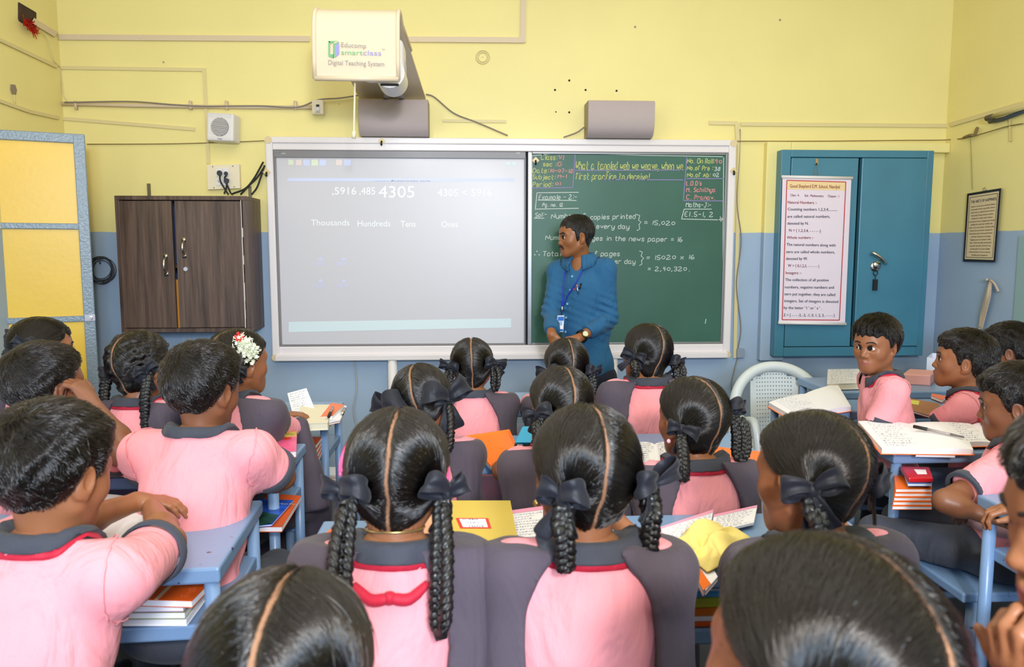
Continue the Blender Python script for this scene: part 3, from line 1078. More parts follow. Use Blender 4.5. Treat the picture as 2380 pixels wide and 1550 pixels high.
def cab_door(xh, xe, ang, hx, hz0, hz1, lock=None):
    """door hinged at xh, free edge at xe before turning by ang"""
    mtx = Matrix.Translation((xh, CYF, 0)) @ Matrix.Rotation(R(ang), 4, 'Z') @ Matrix.Translation((-xh, 0, 0))
    lo, hi = min(xh, xe), max(xh, xe)
    d = MB().box((lo, -.004, kz0 + t + .004), (hi, .016, kz1 - t - .006), mtx).build('door', WOOD, ca, bevel=.001)
    h = MB()
    h.tube(curve_pts([mtx @ Vector((hx, -.006, hz0)), mtx @ Vector((hx, -.03, hz0 + .018)), mtx @ Vector((hx, -.036, (hz0 + hz1) / 2)), mtx @ Vector((hx, -.03, hz1 - .018)), mtx @ Vector((hx, -.006, hz1))], 5), .0075, 8)
    for z in (hz0 - .006, hz1 + .006):
        h.box((hx - .011, -.009, z - .013), (hx + .011, -.003, z + .013), mtx)
    h.build('handle', M_STEEL, d, True)
    if lock:
        MB().tube([mtx @ Vector((lock[0], -.002, lock[1])), mtx @ Vector((lock[0], -.012, lock[1]))], .012, 16).build('lock', M_STEEL, d)
    return d


ux = lambda x, y: U(x, y, CYF)
cab_door(kx0 + t + .002, ux(406, 600).x, -2.5, ux(388, 600).x, ux(388, 634).z, ux(388, 598).z)
cab_door(kx1 - t - .006, ux(413, 600).x, 1.5, ux(431, 600).x, ux(431, 592).z, ux(431, 560).z, (ux(434, 625).x, ux(434, 625).z))
m_ = MB()
rnd = random.Random(3)
xx = kx1 - t - .006
for k in range(14):
    za = kz0 + t + (kz1 - kz0 - 2 * t) * k / 14
    zb_ = kz0 + t + (kz1 - kz0 - 2 * t) * (k + 1) / 14
    w_ = rnd.uniform(.001, .0055) if k < 11 else .001
    m_.box((xx - .002, CYF - .006, za), (xx + w_, CYF + .001, zb_))
m_.build('chipped_edge', mat('chipped_white', (220, 216, 214), .7), ca)
m_ = MB()
for x in (348, 582):
    p = wp(x, 452)
    m_.box((p.x - .008, W - .015, p.z - .03), (p.x + .008, W, p.z + .065 if x < 400 else p.z + .05))
m_.build('hanging_bracket', mat('old_metal', (120, 108, 84), .5, metal=.4), ca)
solo(MB().box((ux(408, 700).x - .008, CYF + .02, kz0 + t + .001), (ux(418, 700).x - .008, CYF + .05, ux(410, 650).z)), 'wooden_ruler', mat('ruler_wood', (222, 148, 50), .5), 'orange wooden ruler standing in the gap between the cabinet doors', 'ruler')
m_ = MB()
for k in range(7):
    m_.box((ux(407, 600).x, CYF + .03, (kz0 + kz1) / 2 + .001 + k * .008), (ux(407, 600).x + .1, CYF + .2, (kz0 + kz1) / 2 + .0075 + k * .008))
solo(m_, 'stationery_bundle', mat('dark_mixed', (40, 34, 44), .6, var=.9, vscale=60), 'dark bundle of stationery on the cabinet shelf seen through the gap', 'stationery')
# wire coil beside the cabinet
m_ = MB()
rnd = random.Random(9)
for k in range(9):
    rr = rnd.uniform(22, 31)
    cx0, cy0 = 238 + rnd.uniform(-6, 6), 627 + rnd.uniform(-5, 5)
    ring = [wp(cx0 + rr * math.cos(a / 16 * 2 * math.pi + k), cy0 + rr * 1.05 * math.sin(a / 16 * 2 * math.pi + k), .012 + .004 * k) for a in range(17)]
    m_.tube(curve_pts(ring, 2), .0022, 5)
m_.tube([wp(232, 610, 0), wp(232, 610, .06)], .005, 8)
solo(m_, 'wire_coil', mat('dark_wire', (58, 56, 60), .5), 'coil of dark wire on a nail between the door and the cabinet', 'wire', smooth=True)
# frayed white threads under the cabinet
m_ = MB()
for x, y0, y1 in ((426, 778, 800), (430, 778, 806), (436, 778, 803), (441, 778, 804)):
    m_.tube(curve_pts([wp(x, y0, .02), wp(x + 1, (y0 + y1) / 2, .02), wp(x - 1, y1, .02)]), .002, 5)
solo(m_, 'thread', mat('white_thread', (210, 212, 216), .8), 'loose white threads hanging under the brown cabinet', 'thread')

# ================================================================ blue wall cupboard
cu = empty('steel_cupboard', (0, 0, 0), 'blue painted steel wall cupboard with two doors right of the boards', 'cupboard')
UY = W - .13
q0, q1 = U(1799, 829, UY), U(2168, 350, UY)
q0x = U(1808, 590, UY).x
q1x = U(2158, 590, UY).x
cu.location = ((q0x + q1x) / 2, UY, q0.z)
cq = lambda x, y, o=0.0: U(x, y, UY - o)
dz0, dz1 = cq(1990, 806).z, cq(1990, 366).z
xl0, xl1, xr0, xr1 = cq(1830, 590).x, cq(1985, 590).x, cq(1992, 590).x, cq(2143, 590).x
m_ = MB()
m_.box((q0x, UY, q0.z), (xl0, W, q1.z))
m_.box((xr1, UY, q0.z), (q1x, W, q1.z))
m_.box((xl0, UY, dz1), (xr1, W, q1.z))
m_.box((xl0, UY, q0.z), (xr1, W, dz0))
m_.build('cupboard_frame', M_TEAL, cu, bevel=.004)
MB().box((xl0 - .005, UY + .05, dz0 - .005), (xr1 + .005, UY + .06, dz1 + .005)).build('inner_back', M_DARKGAP, cu)
dl = MB().box((xl0 + .003, UY - .004, dz0 + .004), (xl1, UY + .03, dz1 - .004)).build('door', M_TEAL, cu, bevel=.004)
dr = MB().box((xr0, UY - .012, dz0 + .004), (xr1 - .003, UY + .03, dz1 - .004)).build('door', M_TEAL, cu, bevel=.004)
cd_ = lambda x, y, o=0.0: U(x, y, UY - .012 - o)
m_ = MB()
m_.tube(curve_pts([cd_(2026, 590, .002), cd_(2030, 588, .03), cd_(2044, 597, .04), cd_(2056, 608, .03), cd_(2059, 612, .002)], 5), .011, 10)
m_.build('handle', M_STEEL, dr, True)
m_ = MB()
m_.lathe([(.001, .007), (.03, .006), (.032, 0)], Matrix.Translation(cd_(2034, 620)) @ Matrix.Rotation(R(90), 4, 'X'), 24)
m_.lathe([(.001, .018), (.024, .017), (.025, .004)], Matrix.Translation(cd_(2036, 616)) @ Matrix.Rotation(R(90), 4, 'X'), 24)
m_.build('lock', M_STEEL, dr, True)
m_ = MB()
ring = [cd_(2035 + 5 * math.cos(a), 634 + 6 * math.sin(a), .012) for a in np.linspace(0, 6.28, 13)]
m_.tube(ring, .003, 6, False)
m_.tube([cd_(2035, 641, .012), cd_(2034, 650, .012)], .003, 6)
m_.box(cd_(2030, 675, .02), cd_(2038, 649, .006))
solo(m_, 'key_fob', M_BLACK, 'key ring with a black fob hanging from the cupboard lock', 'key ring')
# rolled wall chart
pc_ = empty('wall_chart', (0, 0, 0), 'white hanging maths chart with a red border on the left cupboard door', 'chart')
PY = UY - .03
pq = lambda x, y, o=0.0: U(x, y, PY - o)
ctl, ctr, cbr, cbl = (1819, 409), (1979, 412), (1964, 752), (1810, 750)
pc_.location = ((pq(*cbl).x + pq(*cbr).x) / 2, PY, pq(*cbl).z)
MB().prism([pq(*cbl), pq(*cbr), pq(*ctr), pq(*ctl)], (0, .003, 0)).build('sheet', mat('chart_sheet', (238, 222, 234), .45), pc_)
for a, b in (((1817, 411), (1981, 414)), ((1809, 750), (1966, 753))):
    MB().tube([pq(*a), pq(*b)], .010, 12).build('rod', M_WHITE, pc_, True)
MB().tube([pq(1891, 410), pq(1898, 383), pq(1903, 410)], .0016, 5).build('hanging_string', MATS['old_string'], pc_)


def chart_pt(u, v):
    """u 0..1 across, v 0..1 down the sheet -> pixel"""
    ax, ay = ctl[0] + (ctr[0] - ctl[0]) * u, ctl[1] + (ctr[1] - ctl[1]) * u
    bx, by = cbl[0] + (cbr[0] - cbl[0]) * u, cbl[1] + (cbr[1] - cbl[1]) * u
    return ax + (bx - ax) * v, ay + (by - ay) * v


pt = lambda x, y: pq(x, y, .0012)
m_ = MB()
bd = [(1829, 419), (1966, 423), (1951, 744), (1818, 743)]
for a, b in zip(bd, bd[1:] + bd[:1]):
    ribbon_px(m_, [a, b], 2.2, pt)
m_.build('border', mat('red_print', (200, 60, 62), .5), pc_)
MB().add([pq(x, y, .0008) for x, y in ((1829, 440), (1965, 443), (1966, 424), (1829, 420))], [(0, 1, 2, 3)]).build('title_band', mat('chart_band', (246, 214, 160), .5), pc_)
m_ = MB()
for s, x0, y0, x1, y1, cc in (('Good Shepherd E.M. School, Nandyal', 1836, 436, 1952, 438, 8), ('Natural Numbers :-', 1831, 473, 1899, 474, 6.5), ('Whole numbers :-', 1829, 555, 1891, 555, 6.5), ('Integers :-', 1826, 637, 1863, 637, 6.5)):
    text_px(m_, s, x0, y0, x1, y1, cc, pt, True)
m_.build('red_lettering', mat('red_letter', (214, 52, 48), .5), pc_)
m_ = MB()
for s, x0, y0, x1, y1, cc in (('Counting numbers 1,2,3,4,..........', 1831, 489, 1946, 490, 6.5), ('are called natural numbers,', 1830, 506, 1929, 506, 6.5), ('denoted by N.', 1830, 522, 1879, 522, 6.5),
                              ('The natural numbers along with', 1828, 571, 1942, 573, 6.5), ('zero are called whole numbers,', 1827, 588, 1940, 589, 6.5), ('denoted by W.', 1827, 604, 1877, 604, 6.5),
                              ('The collection of all positive', 1825, 653, 1926, 654, 6.5), ('numbers, negative numbers and', 1824, 670, 1938, 671, 6.5), ('zero put together, they are called', 1823, 686, 1941, 688, 6.5), ('integers. Set of integers is denoted', 1823, 702, 1948, 704, 6.5), ("by the letter ' I ' or ' z ' .", 1822, 718, 1910, 719, 6.5), ('Z = { - - - -3, -2, -1, 0, 1, 2, 3, - - - - }', 1821, 735, 1940, 736, 6.5)):
    text_px(m_, s, x0, y0, x1, y1, cc, pt, True)
m_.build('dark_lettering', mat('navy_print', (38, 32, 84), .5), pc_)
m_ = MB()
for s, x0, y0, x1, y1, cc in (('Class : 6', 1837, 456, 1857, 456, 5.5), ('Sub : Mathematics', 1870, 457, 1914, 458, 5.5), ('Chapter : 1', 1924, 458, 1950, 459, 5.5), ('N = { 1,2,3,4, - - - - -}', 1834, 538, 1908, 540, 6.5), ('W = { 0,1,2,3, - - - - - }', 1831, 620, 1904, 622, 6.5)):
    text_px(m_, s, x0, y0, x1, y1, cc, pt, True)
m_.build('magenta_lettering', mat('magenta_print', (176, 40, 110), .5), pc_)
p = cq(1898, 372)
h = empty('adhesive_hook', p, 'tan adhesive hook holding the maths chart on the cupboard door', 'hook', 'diamond adhesive hooks')
MB().prism([cq(1895, 383, .006), cq(1901, 383, .006), cq(1901, 369, .006), cq(1895, 369, .006)], (0, -.003, 0)).build('backplate', mat('tan_plate', (180, 146, 90), .5), h)
MB().tube([cq(1898, 380, .006), cq(1898, 382, .024)], .005, 6).build('hook_tip', M_BLACK, h)

# ================================================================ right wall: plaque, tube light, rope
pf = empty('framed_plaque', (0, 0, 0), 'narrow cream plaque of printed sayings in a black frame on the right wall', 'plaque')
pl_q = [(2238, 607), (2313, 609), (2327, 437), (2248, 450)]
pf.location = rw(2275, 608)
rq = lambda x, y, o=.012: Ux(x, y, XR - o)
MB().hexa([rw(x, y, .0003) for x, y in pl_q], [rw(x, y, .02) for x, y in pl_q]).build('frame', mat('black_frame', (30, 26, 26), .4), pf)
q2 = [(2242, 602), (2309, 604), (2322, 444), (2252, 455)]
MB().add([rw(x, y, .0212) for x, y in q2], [(0, 1, 2, 3)]).build('panel', mat('plaque_cream', (226, 204, 160), .5), pf)


def plq(u, v, o=.0222):
    a = (q2[3][0] + (q2[2][0] - q2[3][0]) * u, q2[3][1] + (q2[2][1] - q2[3][1]) * u)
    b = (q2[0][0] + (q2[1][0] - q2[0][0]) * u, q2[0][1] + (q2[1][1] - q2[0][1]) * u)
    return rw(a[0] + (b[0] - a[0]) * v, a[1] + (b[1] - a[1]) * v, o)


def plq_text(mb, s, u0, u1, v, capv, bold=False):
    a, b = plq(u0, v), plq(u1, v)
    text_on(mb, s, a, b - a, plq(u0, v - .02) - a, (b - a).length, (plq(u0, v - capv) - a).length, bold)


m_ = MB()
plq_text(m_, "THE ABC'S OF HAPPINESS", .08, .93, .125, .042, True)
m_.build('title_lettering', mat('plaque_grey', (110, 90, 130), .5), pf)
m_ = MB()
lines = ['Aspire to reach your potential. Believe', 'in yourself. Create a good life. Dream', 'about what you might become. Exercise', 'frequently. Forgive honest mistakes.', 'Glorify the creative spirit. Humor', 'yourself and others. Imagine great things.', 'Joyfully live each day. Kindly help', 'others. Love one another. Meditate daily.', 'Nurture the environment. Organize for', 'harmonious action. Praise performance', 'well done. Question most things.', 'Regulate your own behavior. Smile', 'often. Think rationally. Understand', 'yourself. Value life. Work for the', 'common good. X-ray and carefully', 'examine problems. Yearn to improve.', 'Zestfully pursue happiness.']
for i, s in enumerate(lines):
    w_ = .42 * len(s) / 40
    plq_text(m_, s, .5 - w_, .5 + w_, .19 + i * .047, .019, True)
m_.build('red_lettering', mat('plaque_red', (160, 50, 40), .5), pf)
m_ = MB()
lf = [.05, .05, .95, .95]
for k in range(4):
    a, b = [(.04, .03), (.96, .03), (.96, .97), (.04, .97)][k], [(.96, .03), (.96, .97), (.04, .97), (.04, .03)][k]
    A, B = plq(*a), plq(*b)
    m_.tube([A, B], .0015, 4)
m_.build('inner_line', mat('dark_line', (60, 50, 44), .5), pf)
MB().tube([rw(2289 + 4 * math.cos(a), 440 + 4 * math.sin(a), .01) for a in np.linspace(0, 6.28, 11)], .002, 5, False).build('hanging_ring', M_STEEL, pf)
tl = empty('tube_light', rw(2340, 262), 'unlit tube light fitting slanting along the right wall', 'tube light')
MB().tube([rw(2296, 274, .05), rw(2390, 246, .05)], .013, 12).build('tube', mat('tube_glass', (196, 180, 120), .3), tl, True)
MB().tube([rw(2294, 275, .05), rw(2308, 271, .05)], .017, 12).build('end_cap', mat('dark_end', (90, 76, 56), .5), tl, True)
MB().tube([rw(2300, 283, .02), rw(2332, 276, .02), rw(2390, 254, .02)], .012, 8).build('batten', mat('dark_batten', (70, 80, 90), .5), tl, True)
m_ = MB()
rnd = random.Random(12)
for k in range(9):
    a = rnd.uniform(-6, 5)
    m_.tube(curve_pts([rw(2300 + rnd.uniform(-2, 4), 652, .03), rw(2296 + a, 690, .04 + rnd.uniform(-.01, .01)), rw(2286 + a, 730, .03), rw(2279 + a * .6, 768 + rnd.uniform(-8, 4), .03)]), .0045, 6)
m_.tube(curve_pts([rw(2302, 651, .03), rw(2312, 660, .03), rw(2321, 678, .03)]), .007, 6)
m_.tube([rw(2294, 650, 0), rw(2294, 650, .06)], .008, 8)
solo(m_, 'rope_bundle', mat('rope_fibre', (196, 176, 150), .85, var=.2, vscale=200), 'bundle of pale ropes hanging on a nail below the plaque', 'rope', smooth=True)
# ================================================================ people: surfaces grown from blended rounded shapes
def smin(a, b, k):
    h = np.clip(0.5 + 0.5 * (b - a) / k, 0, 1)
    return b * (1 - h) + a * h - k * h * (1 - h)


def smax(a, b, k):
    return -smin(-a, -b, k)


A3 = lambda p: np.array([p[0], p[1], p[2]], float)


class Field:
    def __init__(s, lo, hi, h):
        s.lo, s.h = A3(lo), h
        s.n = np.maximum(4, np.ceil((A3(hi) - s.lo) / h).astype(int) + 1)
        s.ax = [(s.lo[i] + h * np.arange(s.n[i])).astype(np.float32) for i in range(3)]
        s.f = np.full(s.n, 0.5, np.float32)

    def sub(s, lo, hi):
        sl = []
        for i in range(3):
            a = int(max(0, math.floor((lo[i] - s.lo[i]) / s.h)))
            b = int(min(s.n[i], math.ceil((hi[i] - s.lo[i]) / s.h) + 1))
            if b <= a:
                return None, None
            sl.append(slice(a, b))
        g = (s.ax[0][sl[0]][:, None, None], s.ax[1][sl[1]][None, :, None], s.ax[2][sl[2]][None, None, :])
        return tuple(sl), g

    def put(s, lo, hi, fn, k, op='add', mar=0.05):
        sl, g = s.sub(A3(lo) - mar, A3(hi) + mar)
        if sl is None:
            return
        d = fn(*g)
        if op == 'add':
            s.f[sl] = smin(s.f[sl], d, k)
        else:
            s.f[sl] = smax(s.f[sl], -d, k)

    def cone(s, a, b, ra, rb, k=.02, op='add', end=None, grow=0.0, mar=.05):
        """rounded cone; end: cut flat at b"""
        a, b = A3(a), A3(b)
        ba = b - a
        L = float(ba @ ba) + 1e-12
        ra, rb = ra + grow, rb + grow

        def fn(X, Y, Z):
            t = ((X - a[0]) * ba[0] + (Y - a[1]) * ba[1] + (Z - a[2]) * ba[2]) / L
            tc = np.clip(t, 0, 1)
            d = np.sqrt((X - a[0] - tc * ba[0]) ** 2 + (Y - a[1] - tc * ba[1]) ** 2 + (Z - a[2] - tc * ba[2]) ** 2) - (ra + (rb - ra) * tc)
            if end:
                d = np.maximum(d, (t - 1) * math.sqrt(L))
            return d
        m = max(ra, rb)
        s.put(np.minimum(a, b) - m, np.maximum(a, b) + m, fn, k, op, mar)

    def ell(s, c, r, rot=None, k=.02, op='add', grow=0.0, mar=.05):
        c, r = A3(c), A3(r) + grow
        M = np.array(rot) if rot is not None else None

        def fn(X, Y, Z):
            x, y, z = X - c[0], Y - c[1], Z - c[2]
            if M is not None:
                x, y, z = x * M[0, 0] + y * M[1, 0] + z * M[2, 0], x * M[0, 1] + y * M[1, 1] + z * M[2, 1], x * M[0, 2] + y * M[1, 2] + z * M[2, 2]
            k0 = np.sqrt((x / r[0]) ** 2 + (y / r[1]) ** 2 + (z / r[2]) ** 2)
            k1 = np.sqrt((x / r[0] ** 2) ** 2 + (y / r[1] ** 2) ** 2 + (z / r[2] ** 2) ** 2)
            return k0 * (k0 - 1) / (k1 + 1e-9)
        m = r.max() if M is not None else r
        s.put(c - m, c + m, fn, k, op, mar)

    def cut(s, fn, k=.002):
        g = (s.ax[0][:, None, None], s.ax[1][None, :, None], s.ax[2][None, None, :])
        s.f = smax(s.f, fn(*g).astype(np.float32), k).astype(np.float32)

    def grid(s):
        return s.ax[0][:, None, None], s.ax[1][None, :, None], s.ax[2][None, None, :]

    def wrinkle(s, amp, freq, seed, n=5, vert=1.0):
        rnd = np.random.RandomState(seed)
        X, Y, Z = s.grid()
        w = 0
        for i in range(n):
            d = rnd.randn(3)
            d[2] *= vert
            d /= np.linalg.norm(d)
            ph = rnd.rand() * 6.28
            e = rnd.randn(3) * freq * .35
            w = w + np.sin((X * d[0] + Y * d[1] + Z * d[2]) * freq * rnd.uniform(.6, 1.5) + ph + 1.2 * np.sin(X * e[0] + Y * e[1] + Z * e[2] + ph * 2))
        s.f = s.f + (amp / math.sqrt(n)) * w.astype(np.float32)

    def mesh(s, smooth=1):
        f = s.f.copy()
        for ax in range(3):
            for e in (0, -1):
                sl = [slice(None)] * 3
                sl[ax] = e
                f[tuple(sl)] = np.maximum(f[tuple(sl)], s.h * .5)
        ins = f < 0
        nx, ny, nz = f.shape
        c = np.zeros((nx - 1, ny - 1, nz - 1), np.int8)
        for o in np.ndindex(2, 2, 2):
            c += ins[o[0]:nx - 1 + o[0], o[1]:ny - 1 + o[1], o[2]:nz - 1 + o[2]]
        act = (c > 0) & (c < 8)
        ijk = np.argwhere(act)
        if not len(ijk):
            return np.zeros((0, 3)), np.zeros((0, 4), int)
        idx = np.full(act.shape, -1, np.int32)
        idx[act] = np.arange(len(ijk))
        P = np.zeros((len(ijk), 3))
        cnt = np.zeros(len(ijk))
        cor = [np.array(o) for o in np.ndindex(2, 2, 2)]
        for a in cor:
            for ax in range(3):
                if a[ax]:
                    continue
                b = a.copy()
                b[ax] = 1
                f1 = f[tuple((ijk + a).T)]
                f2 = f[tuple((ijk + b).T)]
                m = (f1 < 0) != (f2 < 0)
                t = (f1[m] / (f1[m] - f2[m]))[:, None]
                P[m] += a + (b - a) * t
                cnt[m] += 1
        V = s.lo + (ijk + P / cnt[:, None]) * s.h
        Q = []
        for ax in range(3):
            a1, a2 = (ax + 1) % 3, (ax + 2) % 3
            s0 = [slice(None)] * 3
            s1 = [slice(None)] * 3
            s0[ax], s1[ax] = slice(0, -1), slice(1, None)
            A, B = ins[tuple(s0)], ins[tuple(s1)]
            e = np.argwhere(A != B)
            e = e[(e[:, a1] > 0) & (e[:, a2] > 0) & (e[:, a1] < f.shape[a1] - 1) & (e[:, a2] < f.shape[a2] - 1)]
            if not len(e):
                continue
            out = A[tuple(e.T)]
            q = []
            for d1, d2 in ((1, 1), (0, 1), (0, 0), (1, 0)):
                t = e.copy()
                t[:, a1] -= d1
                t[:, a2] -= d2
                q.append(idx[tuple(t.T)])
            q = np.stack(q, 1)
            q[~out] = q[~out][:, ::-1]
            Q.append(q)
        Q = np.concatenate(Q)
        for _ in range(smooth):
            cen = V[Q].mean(1)
            acc = np.zeros_like(V)
            n = np.zeros(len(V))
            for j in range(4):
                np.add.at(acc, Q[:, j], cen)
                np.add.at(n, Q[:, j], 1)
            V = acc / np.maximum(n, 1)[:, None]
        return V, Q


def np_mesh(name, V, Q, m, parent, attrs=None):
    """numpy verts (parent-local) and quads -> a smooth mesh object"""
    me = bpy.data.meshes.new(name)
    V = np.asarray(V, np.float32)
    Q = np.asarray(Q, np.int32)
    me.vertices.add(len(V))
    me.vertices.foreach_set('co', V.ravel())
    me.loops.add(Q.size)
    me.loops.foreach_set('vertex_index', Q.ravel())
    me.polygons.add(len(Q))
    me.polygons.foreach_set('loop_start', np.arange(len(Q), dtype=np.int32) * Q.shape[1])
    me.update(calc_edges=True)
    me.polygons.foreach_set('use_smooth', [True] * len(Q))
    for k, a in (attrs or {}).items():
        a = np.asarray(a, np.float32)
        at = me.attributes.new(k, 'FLOAT' if a.ndim == 1 else 'FLOAT_VECTOR', 'POINT')
        at.data.foreach_set('value' if a.ndim == 1 else 'vector', a.ravel())
    o = bpy.data.objects.new(name, me)
    me.materials.append(m)
    COL.objects.link(o)
    o.parent = parent
    return o


def join(parts):
    V, Q, n = [], [], 0
    for v, q in parts:
        V.append(v)
        Q.append(np.asarray(q) + n)
        n += len(v)
    return np.concatenate(V), np.concatenate(Q)


# ---------------------------------------------------------------- materials of people
def skin_mat(name, rgb, lip):
    m = mat(name, rgb, 0.42, spec=0.45, bump=0.04, bscale=260)
    nt = m.node_tree
    b = nt.nodes['Principled BSDF']
    b.inputs['Subsurface Weight'].default_value = 0.0
    a = nt.nodes.new('ShaderNodeAttribute')
    a.attribute_name = 'lip'
    x = nt.nodes.new('ShaderNodeMix')
    x.data_type = 'RGBA'
    x.inputs[6].default_value = (*lin(rgb), 1)
    x.inputs[7].default_value = (*lin(lip), 1)
    nt.links.new(a.outputs['Fac'], x.inputs[0])
    nt.links.new(x.outputs[2], b.inputs['Base Color'])
    return m


SKIN = skin_mat('brown_skin', (150, 96, 64), (158, 92, 84))
SKIN_D = skin_mat('deep_brown_skin', (128, 80, 54), (136, 80, 72))
SKIN_T = skin_mat('warm_brown_skin', (152, 96, 58), (124, 70, 56))


def cloth_mat(name, rgb, rough=.8, weave=520, fold=.25):
    m = mat(name, rgb, rough, spec=.25)
    nt = m.node_tree
    N, L = nt.nodes.new, nt.links.new
    b = nt.nodes['Principled BSDF']
    b.inputs['Sheen Weight'].default_value = .08
    g = N('ShaderNodeTexCoord')
    n1 = N('ShaderNodeTexNoise')
    n1.inputs['Scale'].default_value = 9
    n1.inputs['Detail'].default_value = 3
    n1.inputs['Distortion'].default_value = 1.4
    mp = N('ShaderNodeMapping')
    mp.inputs['Scale'].default_value = (1, 1, .45)
    L(g.outputs['Object'], mp.inputs[0])
    L(mp.outputs[0], n1.inputs['Vector'])
    mp2 = N('ShaderNodeMapping')
    mp2.inputs['Scale'].default_value = (weave, weave, weave * .12)
    L(g.outputs['Object'], mp2.inputs[0])
    n2 = N('ShaderNodeTexNoise')
    n2.inputs['Scale'].default_value = 1
    L(mp2.outputs[0], n2.inputs['Vector'])
    b1 = N('ShaderNodeBump')
    b1.inputs['Strength'].default_value = fold
    b1.inputs['Distance'].default_value = .03
    L(n1.outputs[0], b1.inputs['Height'])
    b2 = N('ShaderNodeBump')
    b2.inputs['Strength'].default_value = .25
    b2.inputs['Distance'].default_value = .002
    L(n2.outputs[0], b2.inputs['Height'])
    L(b1.outputs[0], b2.inputs['Normal'])
    L(b2.outputs[0], b.inputs['Normal'])
    c = lin(rgb)
    x = N('ShaderNodeMix')
    x.data_type = 'RGBA'
    x.inputs[6].default_value = (*[v * .93 for v in c], 1)
    x.inputs[7].default_value = (*[min(1, v * 1.05) for v in c], 1)
    L(n2.outputs[0], x.inputs[0])
    L(x.outputs[2], b.inputs['Base Color'])
    return m


PINK = cloth_mat('pink_cotton', (243, 155, 163), fold=.6)
GREY = cloth_mat('charcoal_cloth', (82, 73, 84), fold=.35)
COLLAR = cloth_mat('dark_collar_cloth', (66, 68, 78))
TROUSER = cloth_mat('charcoal_trouser_cloth', (66, 68, 78), fold=.5)
TSHIRT = cloth_mat('teal_blue_cotton', (44, 98, 140), fold=.7)
TNAVY = cloth_mat('navy_trouser_cloth', (36, 40, 58))
RIBBON = cloth_mat('black_satin_ribbon', (32, 33, 42), .5)
RED = cloth_mat('crimson_ribbon', (188, 34, 58), .6)


def hair_mat(name, kind, rgb=(15, 12, 12)):
    """strand shading from the head-local position attribute hp: 'part' (parted, pulled to two side ties), 'whorl' (short, from a crown), 'plain'"""
    m = bpy.data.materials.new(name)
    m.use_nodes = True
    nt = m.node_tree
    N, L = nt.nodes.new, nt.links.new
    b = nt.nodes['Principled BSDF']
    b.inputs['Roughness'].default_value = .33
    b.inputs['Specular IOR Level'].default_value = .75
    b.inputs['Anisotropic'].default_value = .75
    b.inputs['Anisotropic Rotation'].default_value = .25
    c = lin(rgb)
    hp = N('ShaderNodeAttribute')
    hp.attribute_name = 'hp'
    sd = N('ShaderNodeAttribute')
    sd.attribute_name = 'sdir'
    L(sd.outputs['Vector'], b.inputs['Tangent'])
    st = N('ShaderNodeAttribute')
    st.attribute_name = 'strand'
    mp = N('ShaderNodeMapping')
    mp.inputs['Scale'].default_value = (1, 1, 1)
    L(st.outputs['Vector'], mp.inputs[0])
    n = N('ShaderNodeTexNoise')
    n.inputs['Scale'].default_value = 1.0
    n.inputs['Detail'].default_value = 4
    n.inputs['Roughness'].default_value = .7
    L(mp.outputs[0], n.inputs['Vector'])
    bp = N('ShaderNodeBump')
    bp.inputs['Strength'].default_value = .35
    bp.inputs['Distance'].default_value = .004
    L(n.outputs[0], bp.inputs['Height'])
    L(bp.outputs[0], b.inputs['Normal'])
    x = N('ShaderNodeMix')
    x.data_type = 'RGBA'
    x.inputs[6].default_value = (*[v * .6 for v in c], 1)
    x.inputs[7].default_value = (*[v * 1.7 for v in c], 1)
    L(n.outputs[0], x.inputs[0])
    col = x.outputs[2]
    if kind == 'part':
        sx = N('ShaderNodeSeparateXYZ')
        L(hp.outputs['Vector'], sx.inputs[0])
        nn = N('ShaderNodeTexNoise')
        nn.inputs['Scale'].default_value = 260
        L(hp.outputs['Vector'], nn.inputs['Vector'])
        n3 = N('ShaderNodeTexNoise')
        n3.inputs['Scale'].default_value = 16
        L(hp.outputs['Vector'], n3.inputs['Vector'])
        w1 = N('ShaderNodeMath')
        w1.operation = 'MULTIPLY_ADD'
        L(n3.outputs[0], w1.inputs[0])
        w1.inputs[1].default_value = .012
        L(sx.outputs[0], w1.inputs[2])
        w2 = N('ShaderNodeMath')
        w2.operation = 'SUBTRACT'
        L(w1.outputs[0], w2.inputs[0])
        w2.inputs[1].default_value = .006
        ab = N('ShaderNodeMath')
        ab.operation = 'ABSOLUTE'
        L(w2.outputs[0], ab.inputs[0])
        ad = N('ShaderNodeMath')
        ad.operation = 'MULTIPLY_ADD'
        L(nn.outputs[0], ad.inputs[0])
        ad.inputs[1].default_value = .0042
        L(ab.outputs[0], ad.inputs[2])
        mr = N('ShaderNodeMapRange')
        mr.inputs[1].default_value = .0062
        mr.inputs[2].default_value = .0034
        L(ad.outputs[0], mr.inputs[0])
        x2 = N('ShaderNodeMix')
        x2.data_type = 'RGBA'
        L(mr.outputs[0], x2.inputs[0])
        L(col, x2.inputs[6])
        x2.inputs[7].default_value = (*lin((158, 116, 88)), 1)
        col = x2.outputs[2]
        # the scalp is not glossy
        r2 = N('ShaderNodeMapRange')
        r2.inputs[3].default_value = .75
        r2.inputs[4].default_value = .15
        L(mr.outputs[0], r2.inputs[0])
        L(r2.outputs[0], b.inputs['Specular IOR Level'])
    L(col, b.inputs['Base Color'])
    MATS[name] = m
    return m


